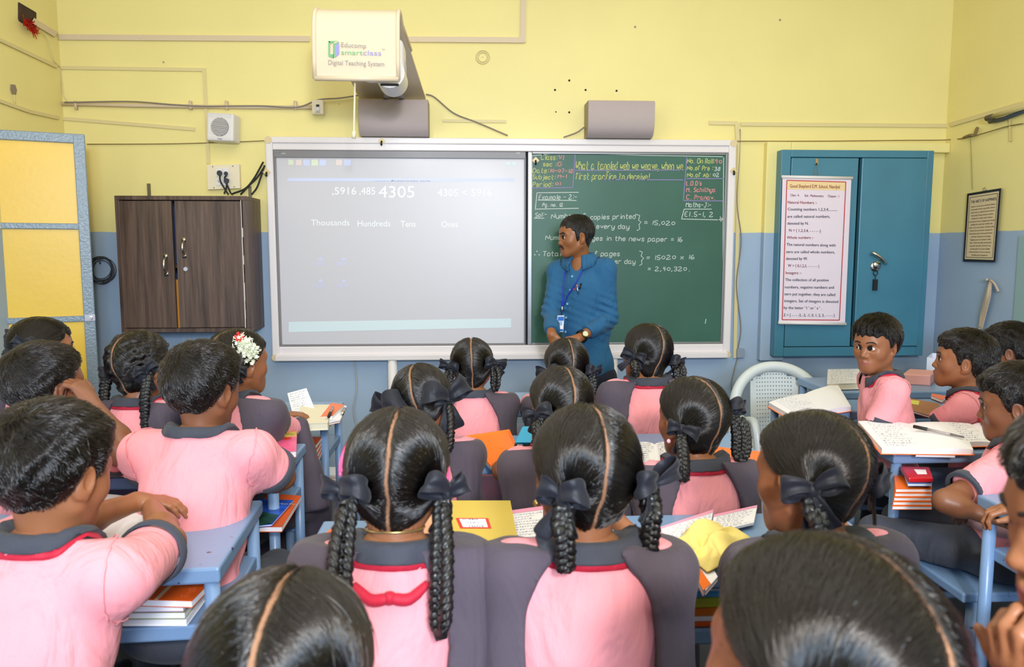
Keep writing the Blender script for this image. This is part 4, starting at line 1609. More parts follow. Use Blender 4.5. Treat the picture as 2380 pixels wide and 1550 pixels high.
HAIR_G = hair_mat('parted_black_hair', 'part')
HAIR_B = hair_mat('short_black_hair', 'whorl')
HAIR_B.node_tree.nodes['Principled BSDF'].inputs['Roughness'].default_value = .5
HAIR_B.node_tree.nodes['Principled BSDF'].inputs['Specular IOR Level'].default_value = .5
HAIR_P = hair_mat('plaited_black_hair', 'plain', (10, 8, 8))
HAIR_P.node_tree.nodes['Principled BSDF'].inputs['Roughness'].default_value = .26
M_BROW = mat('brow_hair', (24, 18, 16), .7)
EYE_W, EYE_I, EYE_P = mat('eye_white', (235, 228, 222), .15), mat('eye_iris', (52, 30, 20), .1), mat('eye_pupil', (8, 8, 8), .05)

TIE = np.array([.082, -.048, -.022])
CROWN = np.array([.0, -.062, .092])


def head_base(F_, s, adult):
    """skull, jaw and neck shared by the skin and the hair"""
    j = 1.0 if adult else .93
    F_.ell((0, -.014, .028), (.0735, .093, .080), k=.02)
    F_.ell((0, .026, -.036), (.056 * (1.05 if adult else 1), .058, .072), k=.035)
    F_.ell((0, .010, .020), (.068, .082, .070), k=.03)


def head_field(nb, h, face, adult, hollow=True):
    """skin of head and neck in the head frame (x right, y forward, z up, eyes at z = 0)"""
    fl = Field((-.100, -.125, -.185), (.100, .125, .125), h)
    head_base(fl, 1, adult)
    for sx in (-1, 1):
        fl.cone((sx * .053, -.002, -.052), (sx * .018, .062, -.094), .017, .016, k=.03)
        fl.ell((sx * .038, .052, -.030), (.024, .022, .022), k=.03)
    fl.ell((0, .066, -.096), (.020, .018, .016), k=.02)
    fl.cone((0, -.022, -.04), nb, .046 if adult else .041, .050 if adult else .045, k=.035)
    for sx in (-1, 1):
        fl.cone((sx * .040, .070, .016), (sx * .010, .079, .013), .011, .010, k=.015)
        fl.ell((sx * .031, .088, -.003), (.018, .014, .012), k=.014, op='sub')
    fl.cone((0, .077, .004), (0, .096, -.034), .0065, .0105, k=.012)
    for sx in (-1, 1):
        fl.ell((sx * .0115, .087, -.038), (.008, .010, .0075), k=.006)
    fl.ell((0, .070, -.068), (.030, .020, .026), k=.02)
    fl.cone((-.019, .0805, -.0655), (0, .0905, -.0615), .0045, .0062, k=.006)
    fl.cone((.019, .0805, -.0655), (0, .0905, -.0615), .0045, .0062, k=.006)
    fl.cone((-.017, .0800, -.0735), (.017, .0800, -.0735), .006, .006, k=.003)
    fl.ell((0, .0845, -.0745), (.014, .0075, .0060), k=.005)
    if face:
        for sx in (-1, 1):
            fl.ell((sx * .031, .0710, -.004), (.0150, .0145, .0135), k=.006)
            fl.ell((sx * .031, .088, -.0045), (.0125, .012, .0052), k=.002, op='sub')
    for sx in (-1, 1):
        ro = Euler((R(-14), 0, R(sx * -24))).to_matrix()
        fl.ell((sx * .076, -.010, -.012), (.0085, .0195, .031), ro, k=.008)
        fl.ell((sx * .0835, -.004, -.007), (.0055, .0105, .018), ro, k=.005, op='sub')
        fl.ell((sx * .0735, -.002, -.036), (.006, .008, .010), k=.006)
    return fl


def smooth01(x, a, b):
    t = np.clip((x - a) / (b - a), 0, 1)
    return t * t * (3 - 2 * t)


ZL_BOY = ([-.13, -.085, -.055, -.036, -.020, .000, .012, .020, .034, .052, .072, .12], [-.064, -.064, -.060, -.040, .012, .012, -.012, -.006, .030, .048, .052, .052])
ZL_MAN = ([-.13, -.085, -.055, -.036, -.020, .000, .012, .022, .034, .052, .072, .12], [-.078, -.078, -.072, -.044, .012, .012, -.030, -.028, .026, .046, .056, .056])
ZL_GIRL = ([-.13, -.085, -.055, -.038, -.022, -.004, .015, .032, .048, .066, .12], [-.082, -.082, -.078, -.056, -.026, .000, .010, .022, .040, .056, .056])


def hair_field(style, nb, h, thick=None, seed=0, fluff=0.0, ties=None):
    fl = Field((-.120, -.145, -.155), (.120, .125, .145), h)
    head_base(fl, 1, style == 'man')
    fl.cone((0, -.022, -.04), nb, .041, .045, k=.035)
    X, Y, Z = fl.grid()
    xs, ys = {'boy': ZL_BOY, 'man': ZL_MAN, 'girl': ZL_GIRL}[style]
    zl = np.interp(Y, xs, ys) + 0.006 * np.sin(X * 240 + seed) * (Y > .04) + .004 * np.sin(X * 90 + seed)
    T = thick if thick is not None else {'boy': .015, 'man': .013, 'girl': .0085}[style]
    up = smooth01(Z - zl, -.002, .045 if style != 'girl' else .02)
    if style == 'girl':
        t = .0035 * smooth01(Z - zl, -.003, .004) + (T - .0035) * up - .0035 * (Z < zl - .003)
        t = t - .0045 * np.exp(-(X / .0045) ** 2) * (Z > -.085)
        # the mass drawn to the ties
        for sx in (-1, 1):
            tt_ = ties[sx]
            dd2 = (X - tt_[0]) ** 2 + (Y - tt_[1]) ** 2 + (Z - tt_[2]) ** 2
            t = t + .010 * np.exp(-dd2 / .022 ** 2)
    else:
        t = .003 * smooth01(Z - zl, -.003, .003) + (T + .006 * smooth01(Z, .04, .11) - .003) * up - .004 * (Z < zl - .003)
        rs = np.random.RandomState(seed)
        w = 0
        for i in range(7):
            d = rs.randn(3) * 90
            w = w + np.sin(X * d[0] + Y * d[1] + Z * d[2] + rs.rand() * 6)
        t = t + .0006 * w * up
        # fringe swept to one side
        if style == 'boy':
            t = t + .009 * np.exp(-(((X + .02) / .05) ** 2 + ((Y - .075) / .03) ** 2 + ((Z - .066) / .022) ** 2))
    if fluff:
        rs = np.random.RandomState(seed + 5)
        w = 0
        for i in range(8):
            d = rs.randn(3) * 120
            w = w + np.sin(X * d[0] + Y * d[1] + Z * d[2] + rs.rand() * 6)
        t = t + fluff * w * up * (np.abs(X) > .01)
    fl.f = (fl.f - t).astype(np.float32)
    return fl


def strands(hp, nrm, style):
    """per-vertex strand coordinate (for noise) and strand direction in the head frame"""
    if style == 'girl':
        s = np.where(hp[:, 0] >= 0, 1.0, -1.0)
        q = hp * np.stack([s, np.ones_like(s), np.ones_like(s)], 1) - TIE
        phi = np.arctan2(q[:, 1] + q[:, 0] * .3, q[:, 2])
        rho = np.linalg.norm(q, axis=1)
        d = -q * np.stack([s, np.ones_like(s), np.ones_like(s)], 1)
        co = np.stack([phi * 60, rho * 14, s * 7], 1)
    else:
        q = hp - CROWN
        ax = np.array([0, -.45, .89])
        e1 = np.array([1., 0, 0])
        e2 = np.cross(ax, e1)
        phi = np.arctan2(q @ e1, q @ e2)
        rho = np.linalg.norm(q, axis=1)
        d = q + .4 * np.cross(ax, q)
        co = np.stack([np.cos(phi) * 34 * (.3 + rho * 8), np.sin(phi) * 34 * (.3 + rho * 8), rho * 20], 1)
    d = d - nrm * (d * nrm).sum(1)[:, None]
    d /= np.linalg.norm(d, axis=1)[:, None] + 1e-9
    return co, d


def vnormals(V, Q):
    n = np.cross(V[Q[:, 2]] - V[Q[:, 0]], V[Q[:, 3 if Q.shape[1] > 3 else 1]] - V[Q[:, 1]])
    acc = np.zeros_like(V)
    for j in range(Q.shape[1]):
        np.add.at(acc, Q[:, j], n)
    return acc / (np.linalg.norm(acc, axis=1)[:, None] + 1e-12)


def tufts(V, N, D, n, seed, zmin, length=(.012, .024), lift=.35, wid=(.0007, .0015)):
    """short tapering locks standing on the hair surface (quads, degenerate tip)"""
    rs = np.random.RandomState(seed)
    ok = np.where(V[:, 2] > zmin)[0]
    if not len(ok):
        return np.zeros((0, 3)), np.zeros((0, 4), int), None
    pick = rs.choice(ok, n)
    vs, qs, src = [], [], []
    for i in pick:
        p, nr, d = V[i], N[i], D[i]
        d = d + rs.randn(3) * .22
        L = rs.uniform(*length)
        w = rs.uniform(*wid)
        sdv = np.cross(nr, d)
        sdv /= np.linalg.norm(sdv) + 1e-9
        a = p - nr * .002
        mid = p + d * L * .55 + nr * L * lift * .7
        tip = p + d * L + nr * L * lift * rs.uniform(.5, 1.4)
        b = len(vs)
        vs += [a - sdv * w, a + nr * w * 1.2, a + sdv * w, mid - sdv * w * .7, mid + nr * w, mid + sdv * w * .7, tip, tip + sdv * .0002, tip + nr * .0002]
        for o in (0, 3):
            for k in range(3):
                k2 = (k + 1) % 3
                qs.append((b + o + k, b + o + k2, b + o + 3 + k2, b + o + 3 + k))
        src += [i] * 9
    return np.array(vs), np.array(qs), np.array(src)


HAIR_S = bpy.data.materials.new('hair_strand')
HAIR_S.use_nodes = True
_nt = HAIR_S.node_tree
_nt.nodes.remove(_nt.nodes['Principled BSDF'])
_h = _nt.nodes.new('ShaderNodeBsdfHairPrincipled')
_h.parametrization = 'COLOR'
_h.inputs['Color'].default_value = (.005, .0035, .003, 1)
_h.inputs['Roughness'].default_value = .15
_h.inputs['Radial Roughness'].default_value = .45
_h.inputs['Coat'].default_value = .35
_h.inputs['Random Roughness'].default_value = .3
_nt.links.new(_h.outputs[0], _nt.nodes['Material Output'].inputs[0])
CURVES_ON = True


def hair_strands(fl, V, N_, style, to_w, parent, seed, n, length, rad, lift=0.0, ties=None):
    """fine hair curves laid along the hair surface, from random points of it"""
    rs = np.random.RandomState(seed + 77)
    if style == 'girl':
        ok = np.where((np.abs(V[:, 0]) > .0035))[0]
    else:
        ok = np.where(V[:, 2] - np.interp(V[:, 1], *(ZL_MAN if style == 'man' else ZL_BOY)) > .007)[0]
    P = V[rs.choice(ok, n)] + rs.randn(n, 3) * .001
    side = np.where(P[:, 0] >= 0, 1.0, -1.0)
    G = np.gradient(fl.f, fl.h)
    hi = np.array(fl.n) - 2

    def samp(p):
        q = np.clip((p - fl.lo) / fl.h, 0, hi + .999)
        i = np.minimum(q.astype(int), hi)
        t = q - i
        f = 0
        for o in np.ndindex(2, 2, 2):
            w = np.prod(np.where(np.array(o) == 1, t, 1 - t), axis=1)
            f = f + w * fl.f[i[:, 0] + o[0], i[:, 1] + o[1], i[:, 2] + o[2]]
        j = np.round(q).astype(int)
        g = np.stack([G[a][j[:, 0], j[:, 1], j[:, 2]] for a in range(3)], 1)
        return f, g / (np.linalg.norm(g, axis=1)[:, None] + 1e-9)
    K = 9 if style == 'girl' else 6
    L = rs.uniform(length[0], length[1], n)
    if style != 'girl':
        zz = P[:, 2] - np.interp(P[:, 1], *(ZL_MAN if style == 'man' else ZL_BOY))
        L = L * np.clip(zz / .045, .18, 1)
    off = rs.uniform(.0004, .0022, n)
    jit = rs.randn(n, 3) * (.07 if style == 'girl' else .20)
    stray = rs.rand(n) < .03
    jit[stray] *= 2.2
    pts = [P]
    tie = np.where(side[:, None] > 0, ties[1], ties[-1]) if style == 'girl' else None
    for k in range(K):
        f, g = samp(P)
        if style == 'girl':
            d = tie - P
            dist = np.linalg.norm(d, axis=1)
            st = np.minimum(L / K, np.maximum(dist - .012, 0))
        else:
            q = P - CROWN
            d = q + .35 * np.cross(np.array([0, -.45, .89]), q) + np.array([.012, .02, 0]) * (P[:, 1:2] > .03)
            st = L / K
        d = d / (np.linalg.norm(d, axis=1)[:, None] + 1e-9) + jit
        d = d - g * (d * g).sum(1)[:, None]
        d /= np.linalg.norm(d, axis=1)[:, None] + 1e-9
        P = P + d * np.asarray(st)[:, None]
        f, g = samp(P)
        tgt = off + np.where(stray, .004, 0) * k / K + lift * (k + 1) / K * (.4 + off / .0022)
        P = P - g * (f - tgt)[:, None]
        pts.append(P)
    A = np.stack(pts, 1)
    cu = bpy.data.hair_curves.new('hair_strands')
    cu.add_curves([K + 1] * n)
    cu.attributes['position'].data.foreach_set('vector', to_w(A.reshape(-1, 3)).astype(np.float32).ravel())
    r = np.tile(np.concatenate([np.full(K - 1, 1.0), [.75, .25]]), (n, 1)) * rs.uniform(.7, 1.2, n)[:, None] * rad
    ra = cu.attributes.get('radius') or cu.attributes.new('radius', 'FLOAT', 'POINT')
    ra.data.foreach_set('value', r.astype(np.float32).ravel())
    cu.materials.append(HAIR_S)
    o = bpy.data.objects.new('hair_strands', cu)
    COL.objects.link(o)
    o.parent = parent
    return o


def hand_prims(fl, wrist, fdir, pnorm, side, sc=1.0, curl=(12, 22, 18), spread=4, thumb=40, k=.006):
    """palm, four fingers and a thumb; fdir towards the fingertips, pnorm out of the palm, side +1 when the thumb is on fdir x pnorm"""
    f = Vector(fdir).normalized()
    p = Vector(pnorm)
    p = (p - f * p.dot(f)).normalized()
    t = f.cross(p) * side
    w = Vector(wrist)
    for i, (o, L, ln) in enumerate(((.024, .064, .95), (.008, .067, 1.06), (-.008, .064, 1.0), (-.022, .058, .80))):
        kn = w + (f * L + t * o) * sc
        fl.cone(w + (f * .006 + t * o * .6) * sc, kn, .0115 * sc, .0090 * sc, k=.012)
        d = (f + t * math.tan(R(spread)) * (1.5 - i)).normalized()
        ax = d.cross(p)
        a = kn
        for sg, (ll, r0, r1) in enumerate(((.036, .0088, .0080), (.024, .0080, .0072), (.020, .0072, .0060))):
            d = Matrix.Rotation(R(curl[sg]), 3, ax) @ d
            b = a + d * ll * ln * sc
            fl.cone(a, b, r0 * sc, r1 * sc, k=.0035)
            a = b
    b0 = w + (f * .014 + t * .018) * sc
    d = (f * math.cos(R(thumb)) + t * math.sin(R(thumb)) + p * .25).normalized()
    b1 = b0 + d * .038 * sc
    d2 = (d * .8 + f * .45 + p * .15).normalized()
    b2 = b1 + d2 * .028 * sc
    b3 = b2 + (d2 * .9 + f * .2).normalized() * .022 * sc
    fl.cone(b0, b1, .0125 * sc, .0098 * sc, k=.010)
    fl.cone(b1, b2, .0098 * sc, .0088 * sc, k=.004)
    fl.cone(b2, b3, .0088 * sc, .0068 * sc, k=.003)


def bow(name, T, n, up, parent, seed, size=1.0):
    """black ribbon bow: two loops, two tails and a knot at T, facing n"""
    rnd = random.Random(seed)
    n = Vector(n).normalized()
    up = Vector(up)
    e2 = (up - n * up.dot(n)).normalized()
    e1 = e2.cross(n)
    m_ = MB()
    T = Vector(T) + n * .016

    def strip(pts, ws, side):
        vs = []
        C = 5
        ph = rnd.uniform(0, 6)
        for i, (p, w) in enumerate(zip(pts, ws)):
            for c in range(C):
                u = c / (C - 1) * 2 - 1
                crease = math.sin(u * 4.2 + ph + i * .35) * .0045 * min(1, w / .014) + rnd.uniform(-.0012, .0012)
                vs.append(p + side * (w * u * (1 + .10 * math.sin(i * 1.9 + ph))) + n * crease)
        fs = []
        for i in range(len(pts) - 1):
            for k in range(C - 1):
                fs.append((C * i + k, C * i + k + 1, C * i + C + k + 1, C * i + C + k))
        m_.add(vs, fs)
    for s in (-1, 1):
        a = R(rnd.uniform(-18, 42))
        d = e1 * s * math.cos(a) + e2 * math.sin(a)
        sd = (e2 * math.cos(a) - e1 * s * math.sin(a)).normalized()
        L = size * rnd.uniform(.036, .056)
        op = size * rnd.uniform(.012, .020)
        pts, ws = [], []
        for i in range(13):
            t = i / 12 * 2 * math.pi
            r = (1 - math.cos(t)) / 2
            pts.append(T + d * L * r + n * op * math.sin(t) * (.6 + .6 * r) + n * .006 + sd * .010 * math.sin(t))
            ws.append(size * (.005 + .0145 * r ** .7))
        strip(pts, ws, sd)
        a = R(rnd.uniform(-110, -50)) if s > 0 else R(rnd.uniform(-120, -40))
        d = e1 * s * abs(math.cos(a)) * .9 + e2 * math.sin(a)
        d = (d + n * rnd.uniform(0, .25)).normalized()
        sd = d.cross(n).normalized()
        L = size * rnd.uniform(.04, .075)
        strip([T + d * L * t - n * .012 * t * t + n * .004 * math.sin(5 * t + seed) for t in np.linspace(0, 1, 7)], [size * (.005 + .011 * t) for t in np.linspace(0, 1, 7)], sd)
    m_.lathe([(.003, -.013), (.011, -.010), (.013, 0), (.011, .010), (.003, .013)], Matrix.Translation(T) @ e2.to_track_quat('Z', 'Y').to_matrix().to_4x4(), 12)
    o = m_.build(name, RIBBON, parent, True)
    so_ = o.modifiers.new('cloth', 'SOLIDIFY')
    so_.thickness = .0016
    sub = o.modifiers.new('soft', 'SUBSURF')
    sub.levels = sub.render_levels = 1
    return o


def braid(name, path, parent, r0=.0125, r1=.009, pitch=.034, sd=0):
    """three-strand plait along a world-space path"""
    pts = curve_pts(path, 10)
    ln = [0.0]
    for a, b in zip(pts[:-1], pts[1:]):
        ln.append(ln[-1] + (b - a).length)
    tot = ln[-1]
    n = max(10, int(tot / .0045))
    res = []
    j = 0
    for i in range(n + 1):
        t = tot * i / n
        while j < len(ln) - 2 and ln[j + 1] < t:
            j += 1
        q = (t - ln[j]) / max(1e-9, ln[j + 1] - ln[j])
        res.append(pts[j].lerp(pts[j + 1], q))
    tan = [(res[min(i + 1, n)] - res[max(i - 1, 0)]).normalized() for i in range(n + 1)]
    u = tan[0].cross(Vector((0.2, 1, 0.05))).normalized()
    fr_ = []
    for t in tan:
        u = (u - t * u.dot(t)).normalized()
        fr_.append((u.copy(), t.cross(u)))
    V, Q, D, C = [], [], [], []
    K = 8
    for s in range(3):
        b = len(V)
        cen = []
        for i in range(n + 1):
            ph = 2 * math.pi * (i * tot / n) / pitch + 2 * math.pi * s / 3
            r = r0 + (r1 - r0) * i / n
            cen.append(res[i] + fr_[i][0] * math.sin(ph) * r * .85 + fr_[i][1] * math.sin(2 * ph) * r * .42)
        for i in range(n + 1):
            r = (r0 + (r1 - r0) * i / n) * .80
            if i == 0 or i == n:
                r *= .3
            tt = (cen[min(i + 1, n)] - cen[max(i - 1, 0)]).normalized()
            uu = fr_[i][0] - tt * fr_[i][0].dot(tt)
            uu.normalize()
            vv = tt.cross(uu)
            for k in range(K):
                a = 2 * math.pi * k / K
                V.append(cen[i] + (uu * math.cos(a) * 1.05 + vv * math.sin(a) * .9) * r)
                D.append(tt)
                C.append((math.cos(a) * 22 + s * 5, math.sin(a) * 22, i * .05))
        for i in range(n):
            for k in range(K):
                k2 = (k + 1) % K
                Q.append((b + i * K + k, b + i * K + k2, b + (i + 1) * K + k2, b + (i + 1) * K + k))
    V = np.array(V) - A3(parent.location)
    return np_mesh(name, V, np.array(Q), HAIR_P, parent, {'strand': np.array(C), 'sdir': np.array(D), 'hp': V})


def push_out(vs, F_, o0, d):
    """moves points (world) out of a cloth field so that they clear it by d"""
    V = np.array([tuple(v) for v in vs]) - o0
    G = None
    for _ in range(3):
        j = np.round((V - F_.lo) / F_.h).astype(int)
        ok = ((j > 0) & (j < np.array(F_.n) - 1)).all(1)
        J = j[ok]
        f = F_.f[J[:, 0], J[:, 1], J[:, 2]]
        g = np.stack([F_.f[J[:, 0] + (a == 0), J[:, 1] + (a == 1), J[:, 2] + (a == 2)] - F_.f[J[:, 0] - (a == 0), J[:, 1] - (a == 1), J[:, 2] - (a == 2)] for a in range(3)], 1)
        g /= np.linalg.norm(g, axis=1)[:, None] + 1e-9
        V[ok] += g * np.clip(d - f, 0, .02)[:, None]
    return [Vector(v) for v in V + o0]


def collar(parent, c, up, fwd, r, m, ribbon=None, cloth=None, open_=28, hgt=.012, drop=.014, flare=.022):
    """folded shirt collar round the neck base c"""
    up = Vector(up).normalized()
    f = Vector(fwd)
    f = (f - up * f.dot(up)).normalized()
    rt = f.cross(up)
    prof = [(r - .003, -.012), (r - .001, hgt * .6), (r + .002, hgt), (r + .006, hgt + .002), (r + .010, hgt * .75), (r + flare * .7, .004), (r + flare, -drop), (r + flare - .005, -drop - .002), (r + flare * .6, -.008)]
    mb = MB()
    n = 40
    vs, fs = [], []
    for i in range(n + 1):
        a = R(open_) + (2 * math.pi - 2 * R(open_)) * i / n
        fr2 = abs(math.cos(a / 2))
        tip = max(0, math.cos(a)) ** 6
        for q, (rr, z) in enumerate(prof):
            ex = 1 + (.25 * tip if q >= 5 else 0)
            zz = z - (.018 * tip if q >= 5 else 0) - .010 * max(0, math.cos(a))
            vs.append(Vector(c) + (f * math.cos(a) * .95 + rt * math.sin(a) * 1.06) * rr * ex + up * zz)
    k = len(prof)
    for i in range(n):
        for q in range(k - 1):
            fs.append((i * k + q, i * k + q + 1, (i + 1) * k + q + 1, (i + 1) * k + q))
    if cloth:
        for i in range(n + 1):
            vs[i * k + 4:i * k + 8] = push_out(vs[i * k + 4:i * k + 8], cloth[0], cloth[1], cloth[2])
    mb.add(vs, fs)
    o = mb.build('collar', m, parent, True)
    s_ = o.modifiers.new('cloth', 'SOLIDIFY')
    s_.thickness = .002
    if ribbon:
        rb = MB()
        vs, fs = [], []
        for i in range(n + 1):
            a = R(open_ + 8) + (2 * math.pi - 2 * R(open_ + 8)) * i / n
            for rr, z in ((r + flare - .009, -drop + .006), (r + flare - .005, -drop - .004), (r + flare - .001, -drop - .012)):
                vs.append(Vector(c) + (f * math.cos(a) * .95 + rt * math.sin(a) * 1.06) * rr + up * (z - .010 * max(0, math.cos(a))))
        for i in range(n):
            for q in range(2):
                fs.append((i * 3 + q, i * 3 + q + 1, (i + 1) * 3 + q + 1, (i + 1) * 3 + q))
        if cloth:
            vs = push_out(vs, cloth[0], cloth[1], -.0005)
        rb.add(vs, fs)
        rr_ = rb.build('ribbon', ribbon, parent, True)
        s_ = rr_.modifiers.new('cloth', 'SOLIDIFY')
        s_.thickness = .0025
    return o


def eye(parent, c, gaze, r=.0125):
    g = Vector(gaze).normalized()
    q = g.to_track_quat('Z', 'Y').to_matrix()
    vs, fs, mi = [], [], []
    rings = [0, 12, 24, 30, 45, 65, 90, 120, 150, 178]
    n = 20
    for a in rings:
        for k in range(n):
            b = 2 * math.pi * k / n
            vs.append(Vector(c) - parent.location + q @ Vector((math.sin(R(a)) * math.cos(b), math.sin(R(a)) * math.sin(b), math.cos(R(a)))) * r)
    for i in range(len(rings) - 1):
        for k in range(n):
            k2 = (k + 1) % n
            fs.append((i * n + k, (i + 1) * n + k, (i + 1) * n + k2, i * n + k2))
            mi.append(2 if i < 1 else 1 if i < 3 else 0)
    o = mesh_obj('eye', vs, fs, EYE_W, parent, True)
    o.data.materials.append(EYE_I)
    o.data.materials.append(EYE_P)
    o.data.polygons.foreach_set('material_index', mi)
    return o


PEOPLE = []


def person(label, head_px, depth, yaw=0.0, pitch=0.0, roll=0.0, torso=None, lean=.06, sway=0.0, hs=1.0, bs=1.0, style='girl', skin=None, face=False, seat=.45, arms=None, braids='loop', blen=.14, bows=True,
           vest=True, ribbon=True, hairthick=None, fluff=0.0, fine=.0034, seed=1, gaze=None, bowsize=1.0, group='pupils in pink shirts', armr=1.0, drop_nb=0.0, blens=None, strand_n=6500, bback=.03, bz=(.01, .01), tx=(.006, .006), spread=.6):
    """a seated pupil: the head at a pixel of the photograph and a distance; yaw > 0 turns to the right; roll > 0 tips the head to its right"""
    skin = skin or SKIN
    HC = Vector(U(head_px[0], head_px[1], depth))
    torso = yaw if torso is None else torso
    ty = R(-torso)
    fw = Vector((-math.sin(ty), math.cos(ty), 0))
    rt = Vector((fw.y, -fw.x, 0))
    NB = HC - fw * .030 * hs + Vector((0, 0, -.113 * hs - drop_nb))
    hip = Vector((NB.x, NB.y, seat + .085)) - fw * lean - rt * sway
    root = empty('person', (hip.x, hip.y, 0), label, 'person', group)
    o0 = A3((hip.x, hip.y, 0))
    L = lambda v: A3(v) - o0
    up = (NB - hip).normalized()
    tf = (fw - up * fw.dot(up)).normalized()
    tr = tf.cross(up)
    Rh = (Matrix.Rotation(R(-yaw), 3, 'Z') @ Matrix.Rotation(R(pitch), 3, 'X') @ Matrix.Rotation(R(roll), 3, 'Y'))
    Rn = np.array(Rh)
    toW = lambda V: (np.asarray(V) * hs) @ Rn.T + L(HC)
    nb_h = A3(Rh.transposed() @ ((NB + up * .01) - HC)) / hs
    adult = style == 'man'
    girl = style == 'girl'
    # --- skin: head and neck
    parts = []
    h1 = .0024 if face else fine
    fl = head_field(nb_h, h1, face, adult)
    V, Q = fl.mesh(1)
    lip = np.exp(-(((np.abs(V[:, 0])) / .021) ** 6 + ((V[:, 2] + .0685) / .0085) ** 4)) * (V[:, 1] > .07)
    parts.append((toW(V), Q))
    lips = [lip]
    # --- shoulders, arms
    shw = (.128 if girl else .134) * bs
    sh = {s: NB + tr * s * shw - up * .050 * bs for s in (-1, 1)}
    arm = {}
    for s in (-1, 1):
        a = (arms or {}).get(s)
        if a is None:
            el = sh[s] + tr * s * .022 + tf * .165 - up * .15
            el.z = max(el.z, ZD + .038)
            wr = el + tf * .16 - tr * s * .10
            wr.z = ZD + .048
            arm[s] = dict(el=el, wr=wr, show=False, fd=None, pn=(0, 0, -1), kw={})
        else:
            arm[s] = dict(el=Vector(a['el']), wr=Vector(a['wr']), show=a.get('show', True), fd=a.get('fd'), pn=a.get('pn', (0, 0, -1)), kw=a.get('kw', {}))
    g_ = .88 * bs * armr

    def torso_prims(F_, grow, k=.05):
        M = np.array([[tr.x, tf.x, up.x], [tr.y, tf.y, up.y], [tr.z, tf.z, up.z]])
        H = L(hip)
        N_ = L(NB)
        F_.ell(H + A3(up) * .0, (.142 * bs, .112 * bs, .12), M, k, grow=grow)
        F_.ell(H + (N_ - H) * .42, (.125 * bs, .094 * bs, .16), M, k, grow=grow)
        F_.ell(H + (N_ - H) * .70 + A3(tf) * .004, (.134 * bs, .092 * bs, .13), M, k, grow=grow)
        for s in (-1, 1):
            F_.cone(N_ - A3(up) * .015, L(sh[s]), .044 * bs, .046 * bs, k=.04, grow=grow)
        F_.cone(N_ - A3(up) * .09 + A3(tf) * .0, N_ - A3(up) * .0, .07 * bs, .050, k=.04, grow=grow)
    lo = np.minimum.reduce([L(hip) - .20, L(NB) - .2, L(sh[1]) - .1, L(sh[-1]) - .1])
    hi = np.maximum.reduce([L(hip) + .20, L(NB) + .06, L(sh[1]) + .1, L(sh[-1]) + .1])
    for s in (-1, 1):
        e = L(sh[s].lerp(arm[s]['el'], .8))
        lo, hi = np.minimum(lo, e - .08), np.maximum(hi, e + .08)
    fb = Field(lo, np.maximum(hi, L(NB) + .03), .009)
    torso_prims(fb, -.012)
    for s in (-1, 1):
        fb.cone(L(sh[s]), L(arm[s]['el']), .040 * g_, .036 * g_, k=.03)
    V, Q = fb.mesh(1)
    parts.append((V, Q))
    lips.append(np.zeros(len(V)))
    for s in (-1, 1):
        A = arm[s]
        S_, E, W_ = L(sh[s]), L(A['el']), L(A['wr'])
        st = S_ + (E - S_) * .35
        fd = A['fd'] if A['fd'] is not None else A['wr'] - A['el']
        ha = W_ + A3(Vector(fd).normalized()) * .17
        lo = np.minimum.reduce([st, E, W_, ha]) - .065
        hi = np.maximum.reduce([st, E, W_, ha]) + .065
        fa_ = Field(lo, hi, .0032 if A['show'] else .0055)
        fa_.cone(st, E, .039 * g_, .034 * g_, k=.02)
        fa_.cone(E, E + (W_ - E) * .35, .034 * g_, .034 * g_, k=.02)
        fa_.cone(E + (W_ - E) * .35, W_, .034 * g_, .0225 * g_, k=.02)
        fa_.cone(W_, W_ + A3(Vector(fd).normalized()) * .02, .021 * g_, .02 * g_, k=.015)
        kw = dict(sc=.86 * (1.16 if adult else 1), side=-s)
        kw.update(A['kw'])
        sd_ = kw.pop('side')
        hand_prims(fa_, W_, fd, A['pn'], sd_, **kw)
        V, Q = fa_.mesh(1)
        parts.append((V, Q))
        lips.append(np.zeros(len(V)))
    Vb, Qb = join(parts)
    np_mesh('body', Vb, Qb, skin, root, {'lip': np.concatenate(lips)})
    # --- shirt
    lo = np.minimum.reduce([L(hip) - .22, L(NB) - .22]) 
    hi = np.maximum.reduce([L(hip) + .22, L(NB) + .22])
    for s in (-1, 1):
        e = L(sh[s].lerp(arm[s]['el'], .75))
        lo, hi = np.minimum(lo, e - .09), np.maximum(hi, e + .09)
    lo[2] = L(hip)[2] - .06
    hi[2] = L(NB)[2] + .05
    fs_ = Field(lo, hi, .0065)
    torso_prims(fs_, .004)
    for s in (-1, 1):
        S_, E = L(sh[s]), L(arm[s]['el'])
        fs_.cone(S_, S_ + (E - S_) * (.70 if not girl else .78), .050 * bs, .056 * bs, k=.035, end=True)
    U3, N3 = A3(up), L(NB)
    X, Y, Z = fs_.grid()
    x, y, z = X - N3[0], Y - N3[1], Z - N3[2]
    hz = x * U3[0] + y * U3[1] + z * U3[2]
    rr0 = np.sqrt(np.maximum(x * x + y * y + z * z - hz * hz, 0))
    fs_.wrinkle(.0055, 30, seed * 7 + 1, 6, .55)
    full = Field(lo, hi, fs_.h)
    full.f = fs_.f
    fs_.f = np.maximum(fs_.f, -np.minimum(np.maximum(rr0 - .066, -(hz + .014)), np.maximum(rr0 - .115, -(hz - .006)))).astype(np.float32) if False else np.maximum(np.maximum(fs_.f, -np.maximum(rr0 - .064, -(hz + .012))), -np.maximum(rr0 - .115, -(hz - .008))).astype(np.float32)
    V, Q = fs_.mesh(1)
    sh_o = np_mesh('shirt', V, Q, PINK, root)
